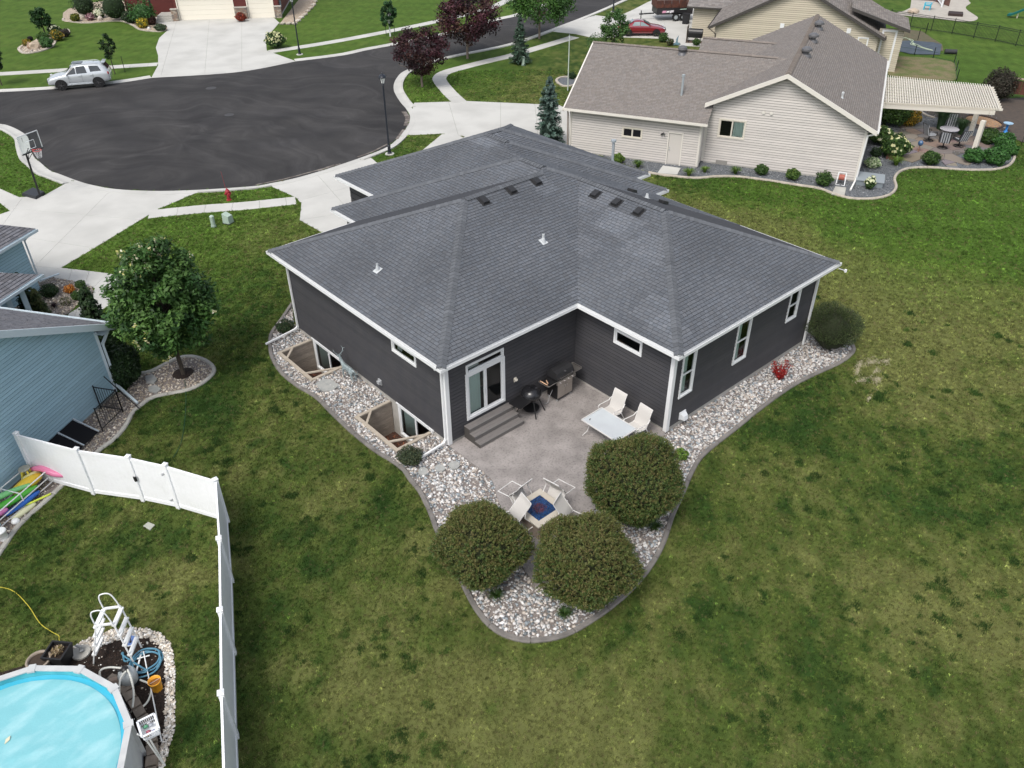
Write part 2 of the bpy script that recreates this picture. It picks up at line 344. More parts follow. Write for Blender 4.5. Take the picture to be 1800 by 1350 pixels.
# ------------------------------------------------------------------ walls of lap siding in a wall frame (s along, z up, outward normal)
class Wall:
    def __init__(w,o,d,parent,name='wall',zo=0.):       # o base point (x,y), d unit direction; outward normal is to the right of d
        w.o=Vector((o[0],o[1],zo)); w.d=Vector((d[0],d[1],0)).normalized(); w.n=Vector((w.d.y,-w.d.x,0)); w.name=name; w.parent=parent
    def P(w,s,z,out=0.): return tuple(w.o+w.d*s+w.n*out+Vector((0,0,z)))
    def box(w,mb,s0,s1,z0,z1,o0,o1):
        v=[w.P(s,z,o) for o in (o0,o1) for s,z in ((s0,z0),(s1,z0),(s1,z1),(s0,z1))]
        mb.add(v,[(0,3,2,1)[::-1],(4,5,6,7),(0,1,5,4),(1,2,6,5),(2,3,7,6),(3,0,4,7)]); return mb
    def siding(w,outline,holes,mat,expo,board='siding_board',col=(1,1,1),backmat=None,z0=None,join=False,lip=.020,var=.07,gapk=.83):
        wall=MB(); polys=[outline]
        for h_ in holes: polys=sub_half(polys,halfs(h_))
        for P in polys:
            if area(P)<0: P=P[::-1]
            n=len(P); wall.add([w.P(s,z,0) for s,z in P]+[w.P(s,z,-.15) for s,z in P],[tuple(range(n)),tuple(range(2*n-1,n-1,-1))]+[(i,n+i,n+(i+1)%n,(i+1)%n) for i in range(n)])
        wo_=wall.build(w.name,backmat or mat,w.parent)
        hp=halfs(outline); zs=[p[1] for p in outline]; ss=[p[0] for p in outline]; z=z0 if z0 is not None else min(zs); J=MB()
        while z<max(zs):
            R=clip_poly([(min(ss)-1,z),(max(ss)+1,z),(max(ss)+1,z+expo*gapk),(min(ss)-1,z+expo*gapk)],hp)
            if R:
                pcs=[R]
                for h_ in holes: pcs=sub_half(pcs,halfs(h_),1e-3)
                for Q in pcs:
                    if area(Q)<0: Q=Q[::-1]
                    n=len(Q); mb=J if join else MB(); k=1+random.uniform(-var,var); mb.col=(col[0]*k,col[1]*k,col[2]*k)
                    mb.add([w.P(s,zz,.003+lip*(1-(zz-z)/expo)) for s,zz in Q]+[w.P(s,zz,0) for s,zz in Q],[tuple(range(n))]+[(i,n+i,n+(i+1)%n,(i+1)%n) for i in range(n)])
                    if not join: mb.build(board,mat,wo_)
            z+=expo
        if join: o=J.build('siding_courses',mat,wo_); o['kind']='stuff'
        return wo_
    def window(w,s0,s1,z0,z1,name='window',trim=.075,frame='win_white',mullions=(),rails=(),glass='pane_glass',inside='room_dark',curtain=None,depth=.45,sash=.045,label=None,glasscol=None):
        fr=MB(); F=MATS[frame]
        t=trim; w.box(fr,s0-t,s1+t,z1,z1+t,.0,.045); w.box(fr,s0-t,s1+t,z0-t,z0,.0,.05); w.box(fr,s0-t,s0,z0,z1,.0,.044); w.box(fr,s1,s1+t,z0,z1,.0,.044)
        fo=fr.build(name,F,w.parent)
        if label: fo['label']=label
        sb=MB(); q=sash
        xs=[s0]+list(mullions)+[s1]
        for a,b in zip(xs,xs[1:]):
            w.box(sb,a+.002,b-.002,z1-q,z1-.002,-.04,.02); w.box(sb,a+.002,b-.002,z0+.002,z0+q,-.04,.02); w.box(sb,a+.002,a+q,z0+q,z1-q,-.04,.018); w.box(sb,b-q,b-.002,z0+q,z1-q,-.04,.018)
        for r in rails: w.box(sb,s0+q,s1-q,r-.025,r+.025,-.038,.016)
        sb.build('sash',F,fo)
        bx=MB(); e=.01; ss=(s0,s1)
        v=[w.P(s,z,-.05) for s,z in ((s0,z0),(s1,z0),(s1,z1),(s0,z1))]+[w.P(s,z,-depth) for s,z in ((s0,z0),(s1,z0),(s1,z1),(s0,z1))]
        bx.add(v,[(4,5,6,7),(0,1,5,4),(1,2,6,5),(2,3,7,6),(3,0,4,7)]); bx.build('reveal',MATS[inside],fo)
        zr=[z0]+sorted(rails)+[z1]
        for a,b in zip(xs,xs[1:]):
            for c,d in zip(zr,zr[1:]):
                g=MB(); g.quad(w.P(a+q,c+q*.6,-.01),w.P(b-q,c+q*.6,-.01),w.P(b-q,d-q*.6,-.01),w.P(a+q,d-q*.6,-.01)); g.build('pane',MATS[glass],fo)
        if curtain:
            for (c0,c1,cm) in curtain:
                mb=MB(); n=max(6,int((c1-c0)/.03)); a=[w.P(c0+(c1-c0)*i/n,z0+.03,-.10+.03*math.sin(i*2.1)) for i in range(n+1)]; b=[w.P(c0+(c1-c0)*i/n,z1-.02,-.10+.02*math.sin(i*2.1)) for i in range(n+1)]
                mb.add(a+b,[(i,i+1,n+2+i,n+1+i) for i in range(n)]); mb.build('curtain',MATS[cm],fo,True)
        return fo
    def rect(w,s0,s1,z0,z1): return [(s0,z0),(s1,z0),(s1,z1),(s0,z1)]
# ------------------------------------------------------------------ shared materials
lawn_m=M('lawn',(1,1,1),.9,speck=.35,sscale=55,bump=.6,bscale=90,spec=.1)
def asphalt():
    m=M('asphalt',(.028,.027,.0275),.85,(.043,.041,.040),scale=.35,mixlo=.35,mixhi=.7,bump=.25,bscale=220,speck=.22,sscale=70,spec=.25); n=m.node_tree.nodes; l=m.node_tree.links; b=n['Principled BSDF']; cur=b.inputs['Base Color'].links[0].from_socket
    c=T((390,190)); c=Vector((c.x-5.5,c.y-5.5,0)); ge=n.new('ShaderNodeNewGeometry'); mp=n.new('ShaderNodeMapping'); mp.inputs['Location'].default_value=(-c.x,-c.y,0); l.new(ge.outputs['Position'],mp.inputs[0])
    wn=n.new('ShaderNodeTexNoise'); wn.inputs['Scale'].default_value=.13; wn.inputs['Detail'].default_value=2; l.new(ge.outputs['Position'],wn.inputs['Vector']); ws_=n.new('ShaderNodeVectorMath'); ws_.operation='SCALE'; ws_.inputs['Scale'].default_value=11; l.new(wn.outputs['Color'],ws_.inputs[0]); wa=n.new('ShaderNodeVectorMath'); wa.operation='ADD'; l.new(mp.outputs[0],wa.inputs[0]); l.new(ws_.outputs[0],wa.inputs[1]); sx_=n.new('ShaderNodeVectorMath'); sx_.operation='MULTIPLY'; sx_.inputs[1].default_value=(1,1,0); l.new(wa.outputs[0],sx_.inputs[0])
    ln=n.new('ShaderNodeVectorMath'); ln.operation='LENGTH'; l.new(sx_.outputs[0],ln.inputs[0]); gr=n.new('ShaderNodeTexGradient'); gr.gradient_type='RADIAL'; l.new(mp.outputs[0],gr.inputs[0])
    for k,(sr,sa,dd,lo,hi,a0,a1) in enumerate(((.55,1.3,4.,.35,.7,.86,1.22),(.10,9.,5.,.35,.7,.85,1.25),(.8,5.,3.,.52,.7,.98,1.30))):
        m1=n.new('ShaderNodeMath'); m1.operation='MULTIPLY'; m1.inputs[1].default_value=sr; l.new(ln.outputs['Value'],m1.inputs[0]); m2=n.new('ShaderNodeMath'); m2.operation='MULTIPLY'; m2.inputs[1].default_value=sa; l.new(gr.outputs['Fac'],m2.inputs[0])
        cx=n.new('ShaderNodeCombineXYZ'); l.new(m1.outputs[0],cx.inputs[0]); l.new(m2.outputs[0],cx.inputs[1]); nz=n.new('ShaderNodeTexNoise'); nz.inputs['Scale'].default_value=1.; nz.inputs['Detail'].default_value=dd; nz.inputs['Distortion'].default_value=1.6; l.new(cx.outputs[0],nz.inputs['Vector'])
        mr=n.new('ShaderNodeMapRange'); mr.inputs[1].default_value=lo; mr.inputs[2].default_value=hi; mr.inputs[3].default_value=a0; mr.inputs[4].default_value=a1; l.new(nz.outputs['Fac'],mr.inputs[0]); vm=n.new('ShaderNodeVectorMath'); vm.operation='SCALE'; l.new(cur,vm.inputs[0]); l.new(mr.outputs[0],vm.inputs['Scale']); cur=vm.outputs[0]
    l.new(cur,b.inputs['Base Color']); return m
asph=asphalt()
conc=M('concrete',(.50,.495,.465),.85,(.41,.405,.38),scale=.45,mixlo=.38,mixhi=.75,bump=.15,bscale=150,speck=.06,sscale=60,spec=.2)
conc_old=M('concrete_old',(.45,.44,.40),.88,(.34,.33,.30),scale=1.6,mixlo=.35,mixhi=.7,bump=.2,bscale=120,speck=.1,sscale=70,spec=.2)
edging=M('edging',(.20,.185,.17),.9,(.14,.13,.12),scale=3,bump=.3,bscale=90,speck=.12)
edging_w=M('edging_tan',(.46,.41,.34),.9,(.36,.32,.27),scale=3,bump=.3,bscale=90,speck=.1)
stampc=M('stamped_concrete',(.275,.252,.238),.8,(.19,.173,.165),scale=15,mixlo=.50,mixhi=.70,bump=.5,bscale=16,speck=.22,sscale=1.3,spec=.3)
rockm=M('river_rock',(1,1,1),.75,speck=.16,sscale=60,spec=.3)
bedm=M('bed_soil',(.15,.13,.12),.95,(.25,.22,.20),scale=14,bump=.6,bscale=30)
slate_bed=M('slate_chip_ground',(.085,.092,.10),.9,(.14,.15,.16),scale=9,bump=.7,bscale=34,speck=.45,sscale=30)
mulchm=M('mulch',(.016,.011,.009),.95,(.035,.022,.016),scale=20,bump=1.,bscale=40,speck=.5,sscale=40)
redmulch=M('red_mulch',(.11,.045,.028),.95,(.06,.026,.018),scale=16,bump=1.,bscale=40,speck=.5,sscale=30)
white=M('white_paint',(.72,.73,.73),.45,speck=.02,sscale=3,spec=.4)
M('win_white',(.74,.75,.75),.4); M('room_dark',(.02,.02,.021),.9); M('room_mid',(.10,.095,.085),.9)
M('curtain_green',(.80,.90,.82),.9); M('curtain_white',(.62,.66,.62),.9); glassmat('pane_glass')
M('win_tan',(.62,.58,.50),.5); M('screen_dark',(.012,.012,.014),.6,spec=.1)
shm=M('shingle_dark',(1,1,1),.92,speck=.10,sscale=130,bump=.25,bscale=300,spec=.15); deckm=M('shingle_underlay',(.042,.044,.051),.95)
deckt=M('shingle_underlay_tan',(.10,.088,.078),.95)
vinyl_white=M('vinyl_white',(.86,.87,.88),.38,(.78,.79,.785),scale=1.3,mixlo=.45,mixhi=.85,speck=.02,sscale=9,spec=.4)
blackm=M('black_metal',(.012,.012,.013),.4,spec=.5); steel=M('galvanised',(.36,.40,.42),.45,metal=.2); chrome=M('chrome',(.75,.75,.76),.15,metal=1)
rubber=M('rubber',(.015,.015,.016),.85)
# ------------------------------------------------------------------ ground colour (patches of dry and lush turf)
_L=rng.random((256,256))
def vnoise(x,y):
    xi=np.floor(x).astype(int);yi=np.floor(y).astype(int);fx=x-xi;fy=y-yi;fx=fx*fx*(3-2*fx);fy=fy*fy*(3-2*fy)
    g=lambda i,j:_L[i&255,j&255]
    return (g(xi,yi)*(1-fx)+g(xi+1,yi)*fx)*(1-fy)+(g(xi,yi+1)*(1-fx)+g(xi+1,yi+1)*fx)*fy
def fbm(x,y,s,o=5):
    r=0;a=.5;t=0
    for k in range(o): r=r+a*vnoise(x*s+k*17.3,y*s+k*9.1); t+=a; a*=.55; s*=2.07
    return r/t
LUSH=[(1420,700,2.6,.75),(1330,760,1.6,.6),(1480,760,1.5,.5),(1650,400,6,.9),(1500,375,3.5,.8),(1340,340,3,.9),(1240,325,2.5,.9),(1780,340,6,.9),(1620,880,1.3,.6),(1700,820,1.8,.5),(1290,1110,1.2,.55),(1400,1080,1.5,.5),(1480,1230,1.2,.5),(1230,1180,.9,.5),(1650,1230,1.3,.35),(1250,1290,1.0,.45),(1560,1000,1.6,.35),
 (430,700,1.8,.75),(450,560,2.5,.8),(420,470,3,.45),(340,720,1.6,.8),(500,1000,1.3,.55),(450,900,1.4,.5),(600,1080,1.0,.4),(260,960,1.6,.45),(120,960,1.3,.6),(60,1060,1.2,.45),(340,1200,.9,.9),(330,1320,.9,.8),(430,1100,.9,.7),(440,1280,.9,.7),(640,900,.9,.5),(550,790,1.1,.45),(1250,900,1.0,.5),(60,290,5,1.),(20,250,4,1.),(860,120,4,.5),(960,160,6,.25),(1730,160,9,1.2),(1650,120,6,1.)]
DRY=[(1500,470,4,.5),(1300,400,3.5,.5),(1650,520,5,.4),(1600,560,4,.5),(1500,520,3,.5),(1400,420,4,.55),(1250,370,4,.5),(1700,650,3,.4),(1560,700,1.6,.5),(560,880,.9,.45),(700,1200,1.6,.5),(850,1250,1.6,.45),(1000,1260,1.4,.4),(1100,1300,1.5,.35),(640,1120,1.,.4),(350,1020,.7,.9),(352,1200,.5,1.),(360,900,.8,.6),(480,1280,1.3,.3),(780,1040,.5,.9),(730,970,.5,.7),(1150,1120,1.3,.4),(1700,1050,2,.35),(1650,1130,2,.3),(470,420,3,.4),(900,155,3,.3)]
_lb=[(T(a[:2]).x,T(a[:2]).y,a[2],a[3]*.62) for a in LUSH]; _db=[(T(a[:2]).x,T(a[:2]).y,a[2],a[3]) for a in DRY]
_bb=[(T(a[:2]).x,T(a[:2]).y,a[2],a[3]) for a in [(1700,400,6,1.),(1750,110,12,1.),(1690,60,14,.9),(1790,20,14,1.),(1500,365,4,.8),(1300,330,3.5,.8),(1780,340,6,1.),(1620,470,4,.5)]]
def turf(x,y):
    x=np.asarray(x,float);y=np.asarray(y,float)
    wx=x+1.2*(fbm(x,y,.5)-.5)*2; wy=y+1.2*(fbm(x+50,y+9,.5)-.5)*2
    l=.40+.9*(fbm(wx,wy,.30)-.5)+1.0*(fbm(wx+31,wy+7,1.0)-.5)+1.0*(fbm(x+3,y+77,3.4)-.5)+1.1*(fbm(x+13,y+7,9.,3)-.5)
    sp=vnoise(x*2.3+5,y*2.3+90); l=l+.55*np.clip((sp-.74)/.2,0,1)
    for a,b,r,w in _lb: l=l+w*np.exp(-((wx-a)**2+(wy-b)**2)/(r*r))
    for a,b,r,w in _db: l=l-w*np.exp(-((wx-a)**2+(wy-b)**2)/(r*r))
    far=np.clip((y-.55*(x-10)-19)/8,0,1)*np.clip((62-x)/8,0,1)          # front lawns by the street, well watered
    for a,b,r,w in _bb: far=np.clip(far+w*np.exp(-((wx-a)**2+(wy-b)**2)/(r*r)),0,1)
    l=l+far*.25; l=np.clip(l,0,1.15)
    dry=np.array([.200,.218,.070]);mid=np.array([.110,.155,.034]);lu=np.array([.040,.088,.018]); fr=np.array([.120,.215,.033])
    t=np.clip(l/.5,0,1)[:,None]; u=np.clip((l-.5)/.55,0,1)[:,None]
    c=dry*(1-t)+mid*t; c=c*(1-u)+lu*u; fw=far[:,None]*.72; c=c*(1-fw)+fr*fw
    st=1+.07*np.sin((x*.8+y*.6)*2.2)*far          # mower stripes
    sm=1+.045*np.sin((x*.55-y*.84)*5.2+1.5*np.sin(x*.3))
    return c*.96*st[:,None]*sm[:,None]*(.70+.6*fbm(x+9,y+2,7.,3))[:,None]
# window wells are real holes in the ground
WELLS=[(-1.55,0.0,6.82,9.53),(-1.55,0.0,1.0,3.65)]; WI=.09
def axis(a,b,st,extra): 
    v=sorted(set([round(t,3) for t in np.arange(a,b+.01,st)]+extra)); return v
xs=[-400,-150,-60]+axis(-34,96,.4,[-1.55,0.])+[130,220,500]; ys=[-300,-120,-50]+axis(-24,100,.4,[w for q in WELLS for w in q[2:]])+[140,250,500]
gx,gy=np.meshgrid(xs,ys,indexing='ij'); nx_,ny_=gx.shape
y0=9-7.5*np.clip((gx-5)/20,0,1); t=np.clip((gy-y0)/9,0,1); gz=0*t
vid=np.arange(nx_*ny_).reshape(nx_,ny_); q=np.stack([vid[:-1,:-1],vid[1:,:-1],vid[1:,1:],vid[:-1,1:]],-1).reshape(-1,4)
cx=((gx[:-1,:-1]+gx[1:,1:])/2).ravel();cy=((gy[:-1,:-1]+gy[1:,1:])/2).ravel(); keep=np.ones(len(q),bool)
for a,b,c,d in WELLS: keep&=~((cx>a)&(cx<b)&(cy>c)&(cy<d))
keep&=~((cx>.1)&(cx<15)&(cy>1)&(cy<10)); q=q[keep]
me=bpy.data.meshes.new('lawn'); me.vertices.add(nx_*ny_); me.vertices.foreach_set('co',np.stack([gx,gy,gz],-1).astype(np.float32).ravel())
me.loops.add(len(q)*4); me.loops.foreach_set('vertex_index',q.astype(np.int32).ravel()); me.polygons.add(len(q)); me.polygons.foreach_set('loop_start',np.arange(0,len(q)*4,4,dtype=np.int32)); me.update(calc_edges=True)
me.polygons.foreach_set('use_smooth',[True]*len(q))
a=me.color_attributes.new('Col','FLOAT_COLOR','POINT'); c=np.ones((nx_*ny_,4),np.float32); c[:,:3]=turf(gx.ravel(),gy.ravel())*.60; a.data.foreach_set('color',c.ravel()); me.materials.append(lawn_m)
lawn=bpy.data.objects.new('lawn',me); sc.collection.objects.link(lawn); lawn['kind']='structure'
# ------------------------------------------------------------------ street and paving
road_px=[(-80,165),(0,162),(90,157),(200,147),(267,137),(417,127),(520,108),(600,98),(647,88),(690,80),(790,60),(870,37),(913,27),(960,10),(1010,-12),(1060,-40),(1150,-40),(1094,0),(1056,17),(1017,33),(964,53),(893,77),(783,100),(717,122),(697,138),(692,157),(702,177),(713,190),(721,205),(716,222),(703,240),(680,259),(630,279),(573,298),(517,314),(450,327),(350,334),(280,336),(207,333),(160,325),(133,317),(104,306),(88,300),(71,286),(59,275),(53,258),(48,240),(31,228),(12,220),(0,218),(-90,207)]
road=TP(road_px); flat('street',road,.006,asph)
# thin repair seams and two covers in the asphalt
def cover(px,r,label=None):
    w=T(px); mb=MB(); mb.lathe([(0,0),(r,0),(r,.008),(r*.9,.012),(0,.012)],24,(0,0,0)); t_=thing('manhole_cover',label,'manhole cover',(w.x,w.y,H(w.x,w.y)+.004)); mb.build('lid',M('cast_iron',(.045,.045,.047),.7,bump=.3),t_)
    m2=MB(); m2.lathe([(r,.0),(r*1.12,.0),(r*1.12,.01),(r,.012)],24,cap=False); m2.build('rim',M('cover_rim',(.075,.075,.078),.8),t_)
cover((371,155),.36,'round manhole cover in the asphalt nearest the far kerb'); cover((403,202),.30,'round manhole cover near the middle of the cul-de-sac')
gut=struct('kerb'); gp=[(0,.014),(.45,.010),(.62,.03),(.8,.075),(1,.08)]
def kerb(px,w=.62,side=1,flatp=False,closed=False):
    P=spline(TP(px),6); pr=gp if not flatp else [(0,.014),(.5,.012),(1,.022)]
    if side<0: P=P[::-1]
    ribbon('kerb_stone',P,w,3.,0,conc,gut,prof=pr,off=w/2)
# path order so that "left of travel" is away from the asphalt
kerb([(520,108),(417,127),(267,137),(200,147),(90,157),(0,162),(-80,165)][::-1][0:5],side=1)
kerb([(267,137),(417,127),(520,108)],flatp=True)
kerb([(520,108),(600,98),(647,88),(690,80),(790,60),(870,37),(913,27),(960,10),(1010,-12)])
kerb([(-90,207),(0,218),(12,220),(31,228),(48,240),(53,258),(59,275),(71,286),(88,300),(104,306),(133,317)],side=-1,w=.85)
kerb([(133,317),(160,325),(207,333),(280,336),(350,334)],side=-1,w=.5,flatp=True)
kerb([(350,334),(400,331),(450,327),(473,323)],side=-1,w=.5)
kerb([(473,323),(517,314),(573,298),(630,279)],side=-1,w=.5,flatp=True)
kerb([(630,279),(680,259),(703,240)],side=-1,w=.5)
slt=M('gutter_silt',(.10,.085,.075),.95,(.19,.17,.15),scale=3,mixlo=.4,mixhi=.6,speck=.3)
for pth,wd in (([(716,221),(719,207),(712,196)],.34),([(700,245),(712,228)],.2),([(630,277),(655,268),(683,254)],.14),([(450,326),(500,316),(560,300),(600,289)],.13),([(560,301),(590,291)],.22)): ribbon('silt',spline(TP(pth),8),wd,9.,0,slt,gut,prof=[(0,.0175),(1,.018)],off=.10,hard=False)
kerb([(703,240),(716,222),(721,205),(713,190)],side=-1,w=.45,flatp=True)
kerb([(713,190),(702,177),(692,157),(697,138),(717,122),(783,100),(893,77),(964,53)],side=-1,w=.75)
kerb([(964,53),(1017,33)],side=-1,w=.6,flatp=True); kerb([(1017,33),(1056,17),(1094,0),(1150,-25)],side=-1,w=.6)
def paving(name,px,dz,cuts,mat=conc):
    s=struct(name); s.name=name; slabs('paving_slab',TP(px),dz,mat,[TP(c) for c in cuts],s); return s
d1=[(133,320),(160,328),(207,337),(280,340),(345,339),(273,370),(250,385),(143,450),(107,471),(105,492),(60,500),(-60,520),(-70,372),(0,357),(29,366),(18,371),(0,357),(-60,345),(-60,325),(0,332),(34,347),(76,345),(115,323)]
d1=[(133,320),(160,328),(207,337),(280,340),(345,339),(273,370),(250,385),(143,450),(107,471),(105,492),(60,500),(-60,520),(-70,400),(18,371),(34,347),(76,345),(115,323)]
paving('driveway',d1,.014,[((40,368),(260,388)),((60,420),(190,440)),((62,468),(110,473)),((200,330),(60,470)),((38,350),(25,368))])
paving('sidewalk',[(-70,300),(0,332),(34,347),(18,371),(0,357),(-70,325)],.0145,[])
s1=struct('sidewalk'); ribbon('paving_slab',spline(TP([(262,377),(350,368),(430,362),(520,352.5)]),6),1.15,1.5,.016,conc,s1)
paving('garden_path',[(107,471),(150,476),(192,481),(222,490),(228,512),(205,528),(176,547),(152,572),(125,600),(95,590),(122,551),(142,539),(163,519),(167,507),(149,500),(111,491),(90,488),(60,499)],.0165,[((128,470),(118,500)),((158,474),(148,505)),((190,480),(160,510)),((230,500),(160,512)),((205,530),(155,520)),((180,548),(135,540)),((150,575),(115,560))])
paving('driveway',[(473,326),(517,317),(573,301),(633,282),(652,277),(664,288),(743,264),(777,236),(800,236),(860,260),(700,420),(600,440),(563,407),(527,387),(530,358),(520,347),(515,345)],.014,[((530,352),(720,300)),((560,310),(640,400)),((527,387),(700,360))])
paving('driveway',[(722,205),(728,181),(792,179),(822,178),(983,185),(1004,196),(1004,262),(960,290),(800,270),(817,240),(777,235),(713,238),(718,222)],.018,[((780,150),(812,260)),((880,181),(880,275)),((940,183),(950,280))])
s3=struct('sidewalk'); ribbon('paving_slab',spline(TP([(808,180),(790,163),(775,145),(773,136),(785,127),(820,117),(860,107),(897,98.5),(940,86),(1010,65)]),7),1.15,1.5,.022,conc,s3)
paving('driveway',[(964,55),(1012,60),(1039,66),(1105,66),(1160,68),(1190,80),(1228,82),(1300,70),(1330,-30),(1180,-30),(1147,-3),(1142,7),(1110,28),(1095,33),(1047,27),(1017,35)],.014,[((1150,-10),(1180,78)),((1090,30),(1110,66)),((1040,45),(1240,40))])
s6=struct('sidewalk'); ribbon('paving_slab',spline(TP([(1097,30),(1125,17),(1152,3),(1190,-14)]),5),1.3,1.5,.02,conc,s6)
paving('driveway',[(266,137),(278,115),(278,98),(274,84),(280,67),(295,53),(271,42),(262,30),(318,22),(318,34),(480,30),(491,40),(478,55),(467,69),(469,89),(480,93),(518,107),(417,126)],.014,[((270,109),(470,90)),((368,35),(360,128)),((425,33),(425,125)),((288,115),(282,136))])
s5=struct('sidewalk'); ribbon('paving_slab',spline(TP([(-60,131),(0,130),(150,121),(277,113)]),6),1.15,1.5,.018,conc,s5)
s7=struct('sidewalk'); ribbon('paving_slab',spline(TP([(475,91),(600,71),(757,40),(858,15),(900,-3),(960,-25)]),6),1.15,1.5,.018,conc,s7)
# ------------------------------------------------------------------ planting beds with stones
PAL=[(.62,.61,.59),(.54,.51,.475),(.28,.31,.33),(.46,.42,.39),(.68,.66,.64),(.51,.465,.42),(.36,.39,.41),(.17,.19,.20),(.50,.44,.38),(.60,.59,.58),(.64,.62,.60)]
PAL=[tuple(v*.88 for v in c) for c in PAL]
PALT=[(.46,.39,.30),(.55,.48,.38),(.33,.27,.21),(.60,.55,.48),(.24,.20,.17),(.40,.36,.32)]
PALS=[(.15,.165,.18),(.20,.215,.23),(.11,.12,.13),(.27,.28,.29),(.08,.085,.09)]
PALW=[(.66,.63,.57),(.74,.72,.68),(.50,.44,.36),(.40,.37,.33),(.62,.55,.47)]
def stones(name,P,n,smin,smax,pal,parent,holes=(),sub=1,dz=.0,nsingle=0,zoff=None,seed=1,piece='stone',dark=.0,sq=.62):
    r=np.random.default_rng(seed); A=np.array(P); lo=A.min(0);hi=A.max(0); X=[];Y=[]
    while len(X)<n:
        x=r.uniform(lo[0],hi[0],n*2);y=r.uniform(lo[1],hi[1],n*2); k=inpoly(x,y,P)
        for h_ in holes: k&=~inpoly(x,y,h_)
        X+=list(x[k]);Y+=list(y[k])
        if k.sum()==0: break
    X=np.array(X[:n]);Y=np.array(Y[:n]); v,f=ico(sub); v=np.array(v);f=np.array(f); S=smin+(smax-smin)*r.random(n)**2.2
    ang=r.uniform(0,2*PI,n); sx=S*r.uniform(.85,1.35,n);sy=S*r.uniform(.7,1.,n);sz=S*r.uniform(.45,.8,n)*sq/.62; tl=r.normal(0,.25,(n,2))
    y0=9-7.5*np.clip((X-5)/20,0,1); t=np.clip((Y-y0)/9,0,1); Z=0*t+dz+sz*r.uniform(.1,.9,n)
    def shape(i): 
        p=v*(1+r.uniform(-.14,.14,(len(v),1)))*np.array([sx[i],sy[i],sz[i]]); c,s=math.cos(ang[i]),math.sin(ang[i]); q=p.copy(); q[:,2]+=p[:,0]*tl[i,0]+p[:,1]*tl[i,1]; q[:,0]=p[:,0]*c-p[:,1]*s;q[:,1]=p[:,0]*s+p[:,1]*c; return q+np.array([X[i],Y[i],Z[i]])
    order=np.argsort(-S); V=[];F=[];C=[];pal=np.array(pal)
    for k,i in enumerate(order):
        c=pal[r.integers(len(pal))]*math.exp(r.normal(0,.16)); q=shape(i)
        if k<nsingle: mesh_obj(piece,q,[tuple(t_) for t_ in f],rockm,parent,[c]*len(f),True)
        else: V.append(q);F.append(f+len(v)*len(V)-len(v));C.append(np.repeat(c[None],len(f),0))
    if V:
        V=np.concatenate(V);F=np.concatenate(F);C=np.concatenate(C); me=bpy.data.meshes.new(name); me.vertices.add(len(V)); me.vertices.foreach_set('co',V.astype(np.float32).ravel())
        me.loops.add(len(F)*3); me.loops.foreach_set('vertex_index',F.astype(np.int32).ravel()); me.polygons.add(len(F)); me.polygons.foreach_set('loop_start',np.arange(0,len(F)*3,3,dtype=np.int32)); me.update(calc_edges=True); me.polygons.foreach_set('use_smooth',[True]*len(F))
        a=me.color_attributes.new('Col','FLOAT_COLOR','CORNER'); cc=np.ones((len(F)*3,4),np.float32); cc[:,:3]=np.repeat(C,3,0); a.data.foreach_set('color',cc.ravel()); me.materials.append(rockm)
        o=bpy.data.objects.new(name,me); sc.collection.objects.link(o); o.parent=parent; o['kind']='stuff'; return o
bed_px=[(514,534),(496,561),(478,586),(475,609),(480,632),(497,658),(526,681),(557,700),(585,728),(621,762),(660,793),(689,811),(710,827),(722,845),(738,864),(756,900),(769,935),(794,985),(818,1035),(838,1072),(862,1101),(892,1119),(933,1127),(987,1119),(1034,1095),(1090,1054),(1135,1007),(1164,959),(1182,906),(1200,867),(1218,826),(1239,797),(1294,753),(1336,719),(1389,681),(1433,658),(1475,639),(1497,622),(1500,612),(1490,598),(1462,588)]
edge=spline(TP(bed_px),5); HW=[(0.0,11.3),(.4,10.6),(.4,.3),(6.5,.3),(6.5,-4.3),(15.2,-4.3)]
bedpoly=edge+[(15.9,-3.2),(15.2,-3.2),(15.0,-4.2),(6.6,-4.2),(6.6,.4),(.4,.4),(.4,10.4),(.1,11.2)]
WH=[[(a,c),(b+.38,c),(b+.38,d),(a,d)] for a,b,c,d in WELLS]
rb=struct('rock_bed'); HARD.append(bedpoly)
flat('bed_soil',bedpoly,.006,bedm,rb,holes=WH,hard=False)
patio_px=[(788,781),(850,829),(864,842),(870,856),(873,872),(880,890),(905,940),(914,988),(943,1031),(965,1017),(985,985),(1010,930),(1060,880),(1150,810),(1172,760)]
patio=[(-.02,-.04)]+[tuple(G(p,.08)[:2]) for p in patio_px[1:-1]]+[(6.1,-4.72),(6.26,-4.64),(6.26,.02),(0.,.02)]
flat('patio',patio,.085,stampc,thick=.12)
bs=area(bedpoly); inner=[G(p)[:2] for p in bed_px]
stones('river_stones',bedpoly,15500,.026,.072,PAL,rb,holes=WH+[patio,[(0,0),(6.24,0),(6.24,-4.66),(15.25,-4.66),(15.25,0),(12,11),(0,11)]],dz=.006,nsingle=260,seed=3)
ed=struct('bed_edging'); ribbon('edging_stone',edge,.16,1.2,.09,edging,ed,prof=[(0,.05),(.15,.085),(.85,.085),(1,.05)],gap=.02)
